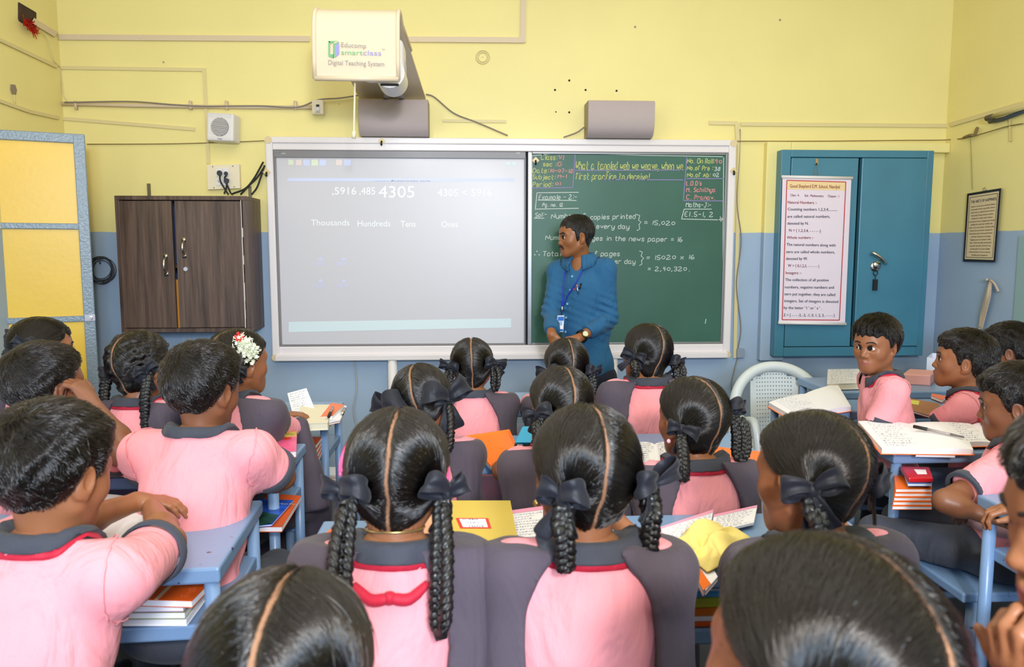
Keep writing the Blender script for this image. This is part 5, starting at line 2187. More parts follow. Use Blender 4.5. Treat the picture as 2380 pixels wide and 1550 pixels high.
    if not girl:
        for s in (-1, 1):
            ring = []
            ax = (arm[s]['el'] - sh[s]).normalized() * .5 + tr * s * .8
            ax.normalize()
            e1 = ax.cross(Vector((0, 0, 1))).normalized()
            e2 = ax.cross(e1)
            c0 = sh[s] - tr * s * .006
            for a in np.linspace(0, 2 * math.pi, 37):
                ring.append(c0 + (e1 * math.cos(a) + e2 * math.sin(a)) * .03)
            for _ in range(6):
                ring = push_out(ring, full, o0, .0008)
            sm_ = MB()
            sm_.tube(ring, .0016, 5, False)
            sm_.build('armhole_seam', PINK, root, True)
    if not girl:
        for s in (-1, 1):
            S_, E = sh[s], arm[s]['el']
            c = S_.lerp(E, .70)
            d = (E - S_).normalized()
            cb = MB()
            q = d.to_track_quat('Z', 'Y').to_matrix().to_4x4()
            rr = .0585 * bs
            cb.lathe([(rr - .006, -.020), (rr - .001, -.019), (rr, .003), (rr - .003, .005), (rr - .012, .004)], Matrix.Translation(c) @ q, 28, False)
            cb.build('sleeve_cuff', COLLAR, root, True)
    # --- collar
    collar(root, NB - up * .004, (up * .8 + (HC - NB).normalized() * .2), tf, .052 * (1 if not adult else 1.1), COLLAR, RED if ribbon else None, (full, o0, .005))
    # --- charcoal over-vest, open down the back
    if girl and vest:
        fv = Field(lo - .03, hi + .03, .0065)
        torso_prims(fv, .019)
        for s in (-1, 1):
            S3 = L(sh[s])
            fv.cone(S3 - A3(tr) * s * .06 + U3 * .012, S3 + A3(tr) * s * .032 + U3 * .010, .046, .034, k=.02)
            E3 = L(arm[s]['el'])
            fv.cone(S3, S3 + (E3 - S3) *   .42, .060 * bs, .064 * bs, k=.03, end=True)
            fv.cone(S3 + A3(tr) * s * .012 - A3(tf) * .018, S3 + A3(tr) * s * .012 - A3(tf) * .03 - U3 * .20, .042, .048, k=.03)
            fv.cone(S3 + A3(tr) * s * .010 + A3(tf) * .03, S3 + A3(tr) * s * .010 + A3(tf) * .03 - U3 * .20, .042, .048, k=.03)
        X, Y, Z = fv.grid()
        x, y, z = X - N3[0], Y - N3[1], Z - N3[2]
        xl = x * tr.x + y * tr.y + z * tr.z
        yl = x * tf.x + y * tf.y + z * tf.z
        zl = -(x * up.x + y * up.y + z * up.z)
        wdt = np.interp(zl, [-.05, .0, .04, .09, .15, .22, .30, .45], [.055, .058, .082, .103, .116, .122, .122, .118]) * bs
        wdt = wdt + .004 * np.sin(zl * 30 + seed)
        op = np.maximum(np.abs(xl) - wdt, yl - .02)
        fv.f = np.maximum(fv.f, -op)
        fv.f = np.maximum(fv.f, -zl - .002)
        fv.f = np.maximum(fv.f, -(np.sqrt(xl ** 2 + yl ** 2) - .060) * np.where(zl < .05, 1, -1e3)).astype(np.float32) if False else fv.f
        fv.f = np.maximum(fv.f, zl - .40)
        rr1 = np.sqrt(np.maximum(x * x + y * y + z * z - zl * zl, 0))
        fv.f = np.maximum(fv.f, -np.maximum(rr1 - .066, zl - .012))
        fv.wrinkle(.0035, 40, seed * 3 + 2, 5, .3)
        V, Q = fv.mesh(1)
        np_mesh('vest', V, Q, GREY, root)
    # --- lap and legs
    low = Field((L(hip)[0] - .34, L(hip)[1] - .34, .0), (L(hip)[0] + .34, L(hip)[1] + .55 if fw.y > .3 else L(hip)[1] + .34, seat + .24), .010)
    low = Field(np.minimum(L(hip) - .2, L(hip + fw * .48) - .2) * [1, 1, 0], np.maximum(L(hip) + .2, L(hip + fw * .48) + .2) * [1, 1, 0] + [0, 0, seat + .22], .010)
    H = L(hip)
    low.ell(H - [0, 0, .02], (.145 * bs, .135 * bs, .085), None, .04)
    for s in (-1, 1):
        k0_ = H + A3(rt) * s * .075 - [0, 0, .015]
        k1_ = H + A3(rt) * s * .095 + A3(fw) * .36
        k1_[2] = seat + .045
        low.cone(k0_, k1_, .070, .052, k=.04)
        low.cone(k1_, k1_ * [1, 1, 0] + [0, 0, .08], .055, .048 if not girl else .06, k=.03)
        ft = k1_ * [1, 1, 0] + [0, 0, .035]
        low.cone(ft, ft + A3(fw) * .12, .036, .030, k=.02)
    low.wrinkle(.003, 40, seed + 9)
    V, Q = low.mesh(1)
    np_mesh('skirt' if girl else 'trousers', V, Q, TROUSER if not girl else GREY, root)
    # --- hair
    ties = {s: np.array([s * (TIE[0] - tx[0 if s < 0 else 1]), TIE[1] - 1.0 * tx[0 if s < 0 else 1], TIE[2] + bz[0 if s < 0 else 1]]) for s in (-1, 1)}
    fh = hair_field(style, nb_h, h1 * 1.0, hairthick, seed, fluff, ties)
    V, Q = fh.mesh(1)
    N_ = vnormals(V, Q)
    co, d = strands(V, N_, style)
    Qh, hp, coh, dh = Q, V, co, d
    hob = np_mesh('hair', toW(hp), Qh, HAIR_G if girl else HAIR_B, root, {'hp': hp, 'strand': coh, 'sdir': dh @ Rn.T})
    if CURVES_ON and strand_n:
        hair_strands(fh, V, N_, style, toW, hob, seed, strand_n, (.035, .075) if girl else (.016, .034), .00034 if girl else .00040, .0 if girl else .0045, ties)
    if girl:
        for s in (-1, 1):
            T = Vector(toW(np.array([ties[s] + [s * .006, -.004, 0]]))[0]) + root.location
            rh = Rh @ Vector((1, 0, 0))
            bk = Rh @ Vector((0, -1, 0))
            out = (rh * s * .75 + bk * .6).normalized()
            bl = (blens or {}).get(s, blen)
            if bl > 0:
                dn_ = Vector((0, 0, -1))
                p0 = T + out * .004
                bk2 = -tf * bback
                if braids == 'loop':
                    w_ = (rh * s * .5 + bk * .5) * .024
                    oo = out * spread
                    pth = [p0, T + oo * .020 + dn_ * .03 + bk2 * .3, T + oo * .018 + dn_ * bl * .6 + bk2 * .8, T + oo * .016 + dn_ * bl + bk2, T + oo * .022 + w_ * .5 + dn_ * (bl + .012) + bk2, T + oo * .026 + w_ + dn_ * bl * .85 + bk2, T + oo * .026 + w_ + dn_ * bl * .4 + bk2 * .6, T + oo * .022 + w_ * .5 + dn_ * .02 + bk2 * .2]
                    braid('braid', pth, root, .0105 * hs, .0095 * hs)
                else:
                    pth = [p0, T + out * .020 * spread + dn_ * .04 + bk2 * .3, T + out * .016 * spread + dn_ * bl * .5 + bk2 * .8, T + out * .010 * spread + dn_ * bl + bk2]
                    braid('braid', pth, root, .0135 * hs, .010 * hs)
            if bows:
                bow('bow', T, (out + Vector((0, -.35, 0))).normalized(), Rh @ Vector((0, 0, 1)), root, seed * 11 + s, bowsize)
    # --- face details
    if face:
        X, Z = fl.ax[0], fl.ax[2]

        def surf(x, z):
            i, k = int(round((x - fl.lo[0]) / fl.h)), int(round((z - fl.lo[2]) / fl.h))
            col = np.where(fl.f[i, :, k] < 0)[0]
            return fl.ax[1][col[-1]] if len(col) else 0
        gz = Rh @ Vector(gaze or (0, 1, 0))
        for s in (-1, 1):
            eye(root, Vector(toW(np.array([[s * .031, .0715, -.004]]))[0]) + root.location, gz, .0125 * hs)
        eb = MB()
        for s in (-1, 1):
            pts = [(s * x, surf(s * x, z) + .0005, z) for x, z in ((.012, .0190), (.021, .0218), (.032, .0228), (.042, .0200), (.048, .0155))]
            ppp = [Vector(toW(np.array([p]))[0]) + root.location for p in pts]
            eb.tube(curve_pts(ppp, 4), [.0032 * hs * t for t in list(np.linspace(.8, 1.15, 9)) + list(np.linspace(1.1, .35, 8))], 8)
        eb.build('eyebrow', M_BROW, root, True)
        if style == 'man':
            mu = MB()
            for s in (-1, 1):
                pts = [(s * x, surf(s * x, z) + .001, z) for x, z in ((.002, -.0525), (.010, -.0530), (.019, -.0570), (.027, -.0670))]
                ppp = [Vector(toW(np.array([p]))[0]) + root.location for p in pts]
                mu.tube(curve_pts(ppp, 4), [.0058 * t for t in (1, 1, 1, 1, 1.05, 1.05, 1, 1, .9, .8, .65, .5, .35)], 8)
            mu.build('moustache', M_BROW, root, True)
    info = dict(root=root, HC=HC, NB=NB, up=up, tf=tf, tr=tr, toW=lambda p: Vector(toW(np.array([p]))[0]) + root.location, Rh=Rh, sh=sh, arm=arm, hs=hs)
    PEOPLE.append(info)
    return info
# ================================================================ desks and benches
ZD = .76


def desk(x0, x1, y0, y1, label, group='blue steel pupil desks', rz=0.0):
    r = empty('school_desk', ((x0 + x1) / 2, (y0 + y1) / 2, 0), label, 'desk', group)
    MB().box((x0, y0, ZD - .036), (x1, y1, ZD)).build('tabletop', M_BLUE, r, bevel=.006)
    MB().box((x0 + .03, y0 + .034, .585), (x1 - .012, y1 - .03, .62)).build('shelf', M_BLUE, r, bevel=.005)
    for x in (x0 + .022, x1 - .022):
        for y in (y0 + .022, y1 - .03):
            MB().tube([(x, y, 0), (x, y, ZD - .034)], .0165, 12).build('leg', M_BLUE, r, True)
    MB().tube([(x0 + .022, y1 - .03, .12), (x1 - .022, y1 - .03, .12)], .013, 10).build('footrest', M_BLUE, r, True)
    r.rotation_euler.z = R(rz)
    return r


def bench(x0, x1, y0, y1, label, group='blue steel pupil benches'):
    r = empty('school_bench', ((x0 + x1) / 2, (y0 + y1) / 2, 0), label, 'bench', group)
    MB().box((x0, y0, .405), (x1, y1, .435)).build('seat', M_BLUE, r, bevel=.006)
    for x in (x0 + .05, x1 - .05):
        for y in (y0 + .03, y1 - .03):
            MB().tube([(x, y, 0), (x, y, .41)], .0165, 12).build('leg', M_BLUE, r, True)
    return r


desk(-1.60, -.548, 1.57, 2.02, 'blue steel desk at the lower left with a white book on top', rz=3.5)
desk(-1.62, -.575, 2.27, 2.66, 'blue steel desk with a pink textbook at its right end, second from the front left')
desk(-1.62, -.565, 3.03, 3.40, 'blue steel desk with a loose paper sheet below the whiteboard, left side')
desk(-.37, .93, 1.52, 1.88, 'blue steel desk in the middle with a crumpled yellow cloth on it')
desk(-.37, .95, 2.37, 2.74, 'blue steel desk in the middle with orange-covered books, second row')
desk(-.37, .95, 3.20, 3.58, 'blue steel desk in the front middle row, nearest the chalkboard')
desk(1.385, 2.45, 1.62, 2.0, 'blue steel desk cut off by the lower right edge, a hand resting on it')
desk(1.385, 2.45, 2.42, 2.76, 'blue steel desk on the right with open notebooks and a red pencil box')
desk(1.31, 2.45, 3.08, 3.32, 'blue steel desk on the right with an open notebook and a brown clipboard')
desk(1.70, 2.75, 3.50, 3.92, 'blue steel desk at the front right with a pink box, below the cupboard')
bench(-1.6, -.62, 1.10, 1.36, 'blue bench under the pupil at the lower left')
bench(-1.6, -.62, 2.05, 2.22, 'blue bench under the two pupils on the left, second row')
bench(-1.6, -.62, 2.76, 2.99, 'blue bench under the pupils below the brown cabinet')
bench(-.34, .9, 1.02, 1.28, 'blue bench under the three pupils in the lower middle')
bench(-.34, .9, 1.95, 2.20, 'blue bench under the second row of pupils in the middle')
bench(-.34, .9, 2.80, 3.06, 'blue bench under the front row of pupils')
bench(1.42, 2.42, 2.08, 2.33, 'grey-blue bench plank under the pupil with folded arms on the right')
bench(1.40, 2.42, 2.88, 3.05, 'blue bench under the pupil who looks back')
bench(-.2, .75, .46, .70, 'blue bench under the nearest two heads at the bottom')

# ================================================================ books and things on the desks
rndb = random.Random(77)


def PZ(px, py, z):
    return Uz(px, py, z)


def flat_book(quad, z, thick, cover, label, name='notebook', cat='notebook', group=None, cover_t=.0015, pages=None, only_top=False, lift=(0, 0, 0, 0)):
    """closed book: its top seen at four photo points (near-left, near-right, far-right, far-left), top at z"""
    q = [PZ(x, y, z) + Vector((0, 0, l)) for (x, y), l in zip(quad, lift)]
    c = sum(q, Vector()) / 4
    r = empty(name, (c.x, c.y, z - thick), label, cat, group)
    dz = Vector((0, 0, 1))
    inn = [c + (p - c) * .985 for p in q]
    MB().hexa([p - dz * (thick - cover_t) for p in inn], [p - dz * cover_t for p in inn]).build('pages', pages or M_PAPER, r)
    MB().hexa([p - dz * cover_t for p in q], q).build('cover', cover, r)
    MB().hexa([p - dz * thick for p in q], [p - dz * (thick - cover_t) for p in q]).build('back_cover', cover, r)
    return r, q


def scribble(mb, q, rows, seed, z=.0008, u0=.10, u1=.92, v0=.08, v1=.92, w=.0011, dens=1.0):
    """rows of fine handwriting on a quad of corners nl, nr, fr, fl"""
    rd = random.Random(seed)

    def P(u, v):
        a, b = q[0].lerp(q[1], u), q[3].lerp(q[2], u)
        return b.lerp(a, v) + Vector((0, 0, z))
    for i in range(rows):
        v = v0 + (v1 - v0) * i / max(1, rows - 1)
        u = u0
        end = u1 - rd.random() * .35
        while u < end:
            n = rd.randint(3, 8)
            pts = [P(u + k * .013, v + rd.uniform(-.5, .5) * .55 * (v1 - v0) / rows) for k in range(n)]
            for a, b in zip(pts[:-1], pts[1:]):
                d = (b - a).normalized().cross(Vector((0, 0, 1))) * w / 2
                mb.add([a - d, a + d, b + d, b - d], [(0, 1, 2, 3)])
            u += n * .013 + .022 / dens


def open_book(quad, z, label, seed, cover=M_ORANGE, rows=11, ink=M_INK, thick=.010, curl=.006, name='open_notebook', cat='notebook', group='open notebooks on the desks', printed=False):
    """open book lying flat: left and right page blocks meeting at a gutter"""
    q = [PZ(x, y, z) for x, y in quad]
    c = sum(q, Vector()) / 4
    r = empty(name, (c.x, c.y, z - thick), label, cat, group)
    dz = Vector((0, 0, 1))
    big = [c + (p - c) * 1.03 for p in q]
    MB().hexa([p - dz * thick for p in big], [p - dz * (thick - .002) for p in big]).build('cover', cover, r)
    for side in (0, 1):
        n = 8
        m_ = MB()
        top, bot = [], []
        for i in range(n + 1):
            u = side * .5 + .5 * i / n
            g = abs(u - .5) * 2
            h = -.004 * math.exp(-(g / .10) ** 2) + curl * math.sin(g * 2.6) * .8
            a, b = q[0].lerp(q[1], u), q[3].lerp(q[2], u)
            top += [a + dz * h, b + dz * h]
            bot += [a - dz * (thick - .002), b - dz * (thick - .002)]
        k = len(top)
        fs = []
        for i in range(n):
            A = 2 * i
            fs += [(A, A + 2, A + 3, A + 1), (k + A, k + A + 1, k + A + 3, k + A + 2), (A, k + A, k + A + 2, A + 2), (A + 1, A + 3, k + A + 3, k + A + 1)]
        fs += [(0, 1, k + 1, k), (2 * n, k + 2 * n, k + 2 * n + 1, 2 * n + 1)]
        m_.add(top + bot, fs)
        m_.build('page_block', M_PAPER, r, True).modifiers.new('edge', 'EDGE_SPLIT')
    m_ = MB()
    for side in (0, 1):
        if side == 1 and not printed and seed % 2:
            continue
        a0, a1 = q[0].lerp(q[1], side * .5 + .03), q[0].lerp(q[1], side * .5 + .47)
        b0, b1 = q[3].lerp(q[2], side * .5 + .03), q[3].lerp(q[2], side * .5 + .47)
        scribble(m_, [a0 + dz * curl, a1 + dz * curl, b1 + dz * curl, b0 + dz * curl], rows, seed + side)
    m_.build('handwriting' if not printed else 'printed_text', ink, r)
    return r, q


M_OLIVE = mat('ochre_cover', (214, 186, 84), .5)
M_PINKC = mat('pink_cover', (240, 90, 140), .35, var=.25, vscale=30)
M_PALEP = mat('pale_pink_band', (250, 170, 200), .5)
M_BLUEC = mat('blue_cover', (38, 84, 190), .3, var=.6, vscale=22)
M_GREYT = mat('grey_text', (120, 122, 140), .7)
M_CREAMP = mat('cream_pages', (232, 222, 196), .7)
M_LIME = mat('lime_cover', (206, 214, 60), .4)
M_SKY = mat('sky_cover', (96, 190, 240), .4)
M_REDC = mat('red_tin', (204, 30, 40), .28)
M_BROWNB = mat('brown_board', (176, 116, 66), .5, var=.08, vscale=30)
# lower left desk
open_book([(150, 1238), (372, 1262), (420, 1172), (240, 1150)], ZD + .022, 'white open book under the folded hands of the pupil at the lower left', 2, rows=0, thick=.018)
for i, (cv, dx, lab) in enumerate(((M_PAPER, 0, 'white book lying lowest on the lower left desk shelf'), (mat('sage_cover', (170, 170, 120), .5), 1, 'sage green book under the lilac book on the lower left desk shelf'), (mat('lilac_cover', (206, 170, 206), .45), 2, 'lilac book under the orange one on the lower left desk shelf'))):
    y = .625 + i * .017 + .015
    flat_book([(270 + dx * 6, 1440 - i * 16), (434 - dx * 4, 1440 - i * 17), (490 - dx * 7, 1365 - i * 11), (300, 1360 - i * 10)], y, .0145, cv, lab, group='books on the desk shelves')
r, q = flat_book([(296, 1392), (446, 1396), (515, 1325), (372, 1320)], .690, .016, M_ORANGE_SHADED, 'orange notebook on top of the pile on the lower left desk shelf', group='books on the desk shelves')
m_ = MB()
text_on(m_, 'English', q[1].lerp(q[2], .1) + (q[0] - q[1]) * .12 + Vector((0, 0, .001)), q[2] - q[1], q[0] - q[1], .07, .016)
m_.build('lettering', mat('orange_print', (250, 120, 60), .5), r)
m_ = MB()
a, b = q[0].lerp(q[1], .42), q[3].lerp(q[2], .42)
m_.hexa([a, a.lerp(q[1], .09), b.lerp(q[2], .09), b], [v + Vector((0, 0, .0012)) for v in (a, a.lerp(q[1], .09), b.lerp(q[2], .09), b)])
m_.build('paper_strip', mat('beige_strip', (214, 180, 140), .6), r)
# second left desk
open_book([(240, 1090), (352, 1094), (362, 1040), (285, 1036)], ZD + .03, 'open notebook with an orange cover beside the pupil in the pink shirt, left second row', 3, rows=8, thick=.02)
m_ = MB()
a, b = PZ(318, 1018, ZD + .045), PZ(326, 1048, ZD + .04)
pen = empty('pen', a.lerp(b, .5), 'grey pen with a dark tip lying on the left second-row desk', 'pen')
MB().tube([a, a.lerp(b, .75)], .0055, 10).build('barrel', mat('smoky_plastic', (110, 84, 92), .25), pen, True)
MB().tube([a.lerp(b, .72), b], .0062, 10).build('cap', M_BLACK, pen, True)
r, q = flat_book([(622, 1052), (688, 1048), (690, 1000), (640, 1002)], ZD + .045, .020, M_PINKC, 'pink textbook with a red emblem at the right end of the left second-row desk', 'textbook', 'textbook')
m_ = MB()
c = q[0].lerp(q[2], .6) + Vector((0, 0, .001))
m_.lathe([(.001, .0005), (.018, .0005), (.02, -.0005)], Matrix.Translation(c), 24)
m_.build('emblem', mat('red_emblem', (210, 50, 40), .4), r)
m_ = MB()
a, b, c_, d_2 = q[3].lerp(q[0], .05), q[2].lerp(q[1], .05), q[2].lerp(q[1], .3), q[3].lerp(q[0], .35)
m_.hexa([a, d_2, c_, b], [v + Vector((0, 0, .001)) for v in (a, d_2, c_, b)])
m_.build('cover_picture', mat('gold_picture', (196, 168, 70), .5, var=.5, vscale=60), r)
flat_book([(600, 1224), (655, 1224), (700, 1152), (620, 1146)], .645, .016, M_ORANGE_SHADED, 'orange notebook under the blue magazine on the left second-row shelf', group='books on the desk shelves')
r, q = flat_book([(590, 1222), (632, 1218), (682, 1162), (600, 1160)], .655, .006, M_BLUEC, 'blue magazine on the left second-row desk shelf', 'magazine', 'magazine')
m_ = MB()
c = q[0].lerp(q[2], .35) + Vector((0, 0, .0008))
a, b, cc = q[0] + Vector((0, 0, .0008)), q[1].lerp(q[0], .1) + Vector((0, 0, .0008)), q[0].lerp(q[3], .55) + Vector((0, 0, .0008))
m_.add([a, b, b.lerp(q[2], .35) + Vector((0, 0, .0008)), cc], [(0, 1, 2, 3)])
m_.build('cover_picture', mat('dark_green_picture', (24, 66, 56), .4, var=.9, vscale=30), r)
m_ = MB()
text_on(m_, 'Maths', q[3].lerp(q[2], .55) + Vector((0, 0, .001)) + (q[0] - q[3]) * .2, q[2] - q[3], q[3] - q[0], .06, .014, True)
m_.build('lettering', M_PAPER, r)
# third left desk
r, q = flat_book([(690, 985), (762, 982), (775, 940), (700, 940)], ZD + .030, .028, M_CREAMP, 'thick worn cream book under the loose sheet on the front left desk', 'textbook', 'textbook', pages=M_CREAMP)
sheet = [U(680, 962, 3.15), U(732, 953, 3.1), U(712, 903, 3.25), U(668, 915, 3.28)]
r = empty('paper_sheet', sum(sheet, Vector()) / 4, 'handwritten paper sheet lifted up on the front left desk', 'paper')
MB().hexa(sheet, [p + Vector((0, .002, .002)) for p in sheet]).build('sheet', M_PAPER, r)
m_ = MB()
scribble(m_, [p + Vector((0, -.002, .001)) for p in sheet], 9, 21)
m_.build('handwriting', M_INK, r)
r, q = flat_book([(735, 990), (790, 978), (806, 944), (752, 950)], ZD + .012, .008, M_BROWNB, 'clipboard with papers at the right end of the front left desk', 'clipboard', 'clipboard')
MB().hexa([v + Vector((0, 0, .0005)) for v in q], [v + Vector((0, 0, .008)) for v in (q[0], q[1].lerp(q[0], .2), q[2].lerp(q[3], .2), q[3])]).build('papers', M_PAPER, r)
MB().tube([q[1].lerp(q[2], .3) + Vector((0, 0, .008)), q[1].lerp(q[2], .7) + Vector((0, 0, .008))], .006, 8).build('clip', M_STEEL, r, True)
flat_book([(745, 968), (772, 966), (800, 940), (770, 936)], ZD + .034, .018, M_ORANGE, 'orange-wrapped book on the clipboard of the front left desk')
a, b = PZ(764, 968, ZD + .042), PZ(774, 946, ZD + .042)
pen = empty('pen', a.lerp(b, .5), 'black capped pen lying on the orange book of the front left desk', 'pen')
MB().tube([a, a.lerp(b, .4)], .006, 10).build('cap', M_BLACK, pen, True)
MB().tube([a.lerp(b, .38), b], .005, 10).build('barrel', M_STEEL, pen, True)
for i in range(4):
    z = .636 + i * .017
    flat_book([(700, 1078 - i * 13), (736 - 2 * i, 1078 - i * 13), (752 - i, 1036 - i * 7), (715, 1036 - i * 7)], z, .0155, M_ORANGE_SHADED, ['orange notebook lying lowest on the front left desk shelf', 'orange notebook second from below on the front left desk shelf', 'orange notebook second from the top on the front left desk shelf', 'orange notebook topmost on the front left desk shelf'][i], group='books on the desk shelves')
p = U(716, 1031, 3.05)
m_ = MB().tube([p, p + Vector((.04, 0, 0))], .016, 12)
solo(m_, 'pencil_sharpener', mat('purple_plastic', (120, 30, 120), .3), 'small purple sharpener on the books of the front left desk shelf', 'sharpener', bevel=.003)
for i in range(6):
    p = PZ(762, 1120, .02)
    t_ = 8 * i
    flat_book([(738 + i, 1124 - i * 4), (783, 1124 - i * 4), (786, 1100 - i * 3), (748 + i, 1100 - i * 3)], .012 + i * .011, .010, [M_ORANGE_SHADED, M_PAPER, M_RED if False else M_ORANGE_SHADED, M_PAPER, M_ORANGE_SHADED, M_PAPER][i], ['bottom book of the floor pile behind the left desks', 'second book of the floor pile behind the left desks', 'third book of the floor pile behind the left desks', 'fourth book of the floor pile behind the left desks', 'fifth book of the floor pile behind the left desks', 'top white book of the floor pile behind the left desks'][i], group='books piled on the floor')
# middle desk, lower row
r, q = flat_book([(1075, 1290), (1205, 1262), (1186, 1163), (1015, 1163)], ZD + .028, .020, M_OLIVE, 'ochre notebook with a red and white name label in the middle', group=None)
lb = [q[0].lerp(q[1], .15).lerp(q[3].lerp(q[2], .15), .42), q[0].lerp(q[1], .62).lerp(q[3].lerp(q[2], .62), .36), q[0].lerp(q[1], .62).lerp(q[3].lerp(q[2], .62), .58), q[0].lerp(q[1], .15).lerp(q[3].lerp(q[2], .15), .62)]
MB().add([v + Vector((0, 0, .0006)) for v in lb], [(0, 1, 2, 3)]).build('name_label', mat('label_red', (220, 60, 50), .5), r)
lc = sum(lb, Vector()) / 4
l2 = [lc + (v - lc) * .8 + Vector((0, 0, .0010)) for v in lb]
MB().add(l2, [(0, 1, 2, 3)]).build('label_field', M_PAPER, r)
m_ = MB()
scribble(m_, [v + Vector((0, 0, .0004)) for v in l2], 3, 5)
m_.build('handwriting', M_INK, r)
flat_book([(985, 1290), (1030, 1290), (1022, 1160), (985, 1160)], ZD + .030, .022, mat('peach_cover', (240, 176, 140), .5), 'peach ruled notebook partly under the ochre one', group=None)


def textbook(quad, z, label, seed, lift=(0, 0, 0, 0), tilt=True):
    q = [PZ(x, y, z) + Vector((0, 0, l)) for (x, y), l in zip(quad, lift)]
    c = sum(q, Vector()) / 4
    r = empty('open_textbook', (c.x, c.y, ZD), label, 'textbook', 'open printed textbooks')
    dz = Vector((0, 0, 1))
    MB().hexa([p - dz * (.006 + l * .8) for p, l in zip(q, lift)], q).build('page_block', M_PAPER, r)
    MB().add([v + dz * .0006 for v in (q[3].lerp(q[0], .14), q[2].lerp(q[1], .14), q[2], q[3])], [(0, 1, 2, 3)]).build('page_header', M_PALEP, r)
    m_ = MB()
    scribble(m_, q, 9, seed, .0008, .08, .95, .22, .92, .0009)
    m_.build('printed_text', M_GREYT, r)
    return r


textbook([(1195, 1250), (1262, 1245), (1262, 1176), (1190, 1186)], ZD + .012, 'open textbook with a pink page header beside the ochre notebook', 31)
textbook([(1562, 1252), (1648, 1240), (1658, 1184), (1526, 1228)], ZD + .016, 'left page of a pink-headed textbook behind the yellow cloth', 32)
textbook([(1650, 1238), (1752, 1214), (1760, 1174), (1660, 1196)], ZD + .016, 'right page of a pink-headed textbook behind the yellow cloth', 33)
flat_book([(1540, 1268), (1570, 1262), (1524, 1222), (1490, 1222)], ZD + .009, .008, M_ORANGE, 'orange book edge under the pink-headed textbook')
flat_book([(1640, 1372), (1668, 1340), (1640, 1290), (1606, 1300)], ZD + .012, .010, M_PAPER, 'white notebook with an orange edge below the yellow cloth')
flat_book([(1634, 1372), (1652, 1356), (1612, 1300), (1600, 1302)], ZD + .014, .013, M_ORANGE, 'orange spine strip of the notebook below the yellow cloth')
# crumpled cloth
n = 26
V, Q = [], []
cq0 = [PZ(1552, 1290, ZD), PZ(1640, 1345, ZD), PZ(1745, 1272, ZD), PZ(1640, 1236, ZD)]
for i in range(n + 1):
    for j in range(n + 1):
        u, v = i / n, j / n
        p = cq0[0].lerp(cq0[1], u).lerp(cq0[3].lerp(cq0[2], u), v)
        ed = min(u, 1 - u, v, 1 - v)
        h = .010 + .013 * math.sin(u * 9 + 3 * math.sin(v * 5)) * math.cos(v * 8 + 2 * u) + .007 * math.sin(17 * u - 11 * v)
        h *= min(1, ed * 7)
        p = p + Vector((.010 * math.sin(v * 9), .010 * math.sin(u * 11), max(.019, .019 + h + .012 * min(1, ed * 4))))
        V.append(p)
for i in range(n):
    for j in range(n):
        Q.append((i * (n + 1) + j, (i + 1) * (n + 1) + j, (i + 1) * (n + 1) + j + 1, i * (n + 1) + j + 1))
m_ = MB().add(V, Q)
o = solo(m_, 'cloth', cloth_mat('yellow_towel', (240, 218, 130), .9), 'crumpled yellow cloth on the middle desk', 'cloth', smooth=True)
o.modifiers.new('t', 'SOLIDIFY').thickness = .003
o.modifiers.new('s', 'SUBSURF').render_levels = 1
# things on the shelf of the middle desk, seen between two pupils
cols = [(M_ORANGE_SHADED, 'notebook', 'orange notebook lowest in the shelf pile between the two nearest pupils'), (M_PAPER, 'notebook', 'white notebook near the bottom of the shelf pile between the two nearest pupils'), (M_ORANGE_SHADED, 'notebook', 'orange notebook in the middle of the shelf pile between the two nearest pupils')]
xa_, xb_ = U(1604, 1450, 1.6).x, U(1650, 1450, 1.6).x + .05
zb0 = .622
for i, (cm, h, nm, lab) in enumerate(((M_ORANGE_SHADED, .012, 'notebook', 'orange notebook lowest in the shelf pile under the yellow cloth'), (M_PAPER, .012, 'notebook', 'white notebook near the bottom of the shelf pile under the yellow cloth'), (mat('amber_cover', (236, 130, 30), .4), .018, 'notebook', 'amber notebook in the shelf pile under the lime box'),
                                      (M_LIME, .022, 'box', 'lime yellow box on the shelf under the yellow cloth'), (M_SKY, .013, 'box', 'sky blue box on top of the lime box'), (M_PAPER, .010, 'notebook', 'white notebook topmost in the shelf pile under the yellow cloth'))):
    solo(MB().box((xa_ - .03, 1.56, zb0), (xb_, 1.74, zb0 + h)), 'pencil_box' if nm == 'box' else 'notebook', cm, lab, nm, 'things piled on the middle desk shelf', bevel=.003)
    zb0 += h + .0006
# left end of the middle desk
flat_book([(700, 1282), (790, 1290), (800, 1228), (772, 1226)], ZD + .012, .010, M_ORANGE, 'orange notebook poking out behind the pupil with long plaits', group=None)
flat_book([(715, 1280), (796, 1286), (806, 1232), (778, 1230)], ZD + .018, .005, M_CREAMP, 'cream exercise book on the orange one behind the pupil with long plaits', group=None)
# middle desk, second row
fl_q = [U(1140, 1084, 2.28), U(1206, 1048, 2.28), U(1184, 1001, 2.46), U(1082, 1016, 2.46)]
r = empty('notebook', sum(fl_q, Vector()) / 4, 'large orange-covered notebook tilted up behind the pupil with the leaning head', 'notebook')
MB().hexa(fl_q, [p + Vector((0, .004, .004)) for p in fl_q]).build('cover', M_ORANGE, r)
lo_ = [p + Vector((0, .004, -.003)) for p in fl_q]
MB().hexa(lo_, [p + Vector((0, .006, -.012)) for p in lo_]).build('pages', M_PAPER, r)
pz = empty('pencil_pouch', U(1215, 1050, 2.35), 'black and light blue pencil pouch with a zip beside the orange notebook', 'pencil pouch')
k = [U(1196, 1028, 2.30), U(1240, 1028, 2.30), U(1236, 990, 2.42), U(1214, 990, 2.42)]
MB().hexa(k, [p + Vector((0, .02, -.02)) for p in k]).build('flap', mat('cyan_cloth', (50, 170, 220), .5), pz, bevel=.004)
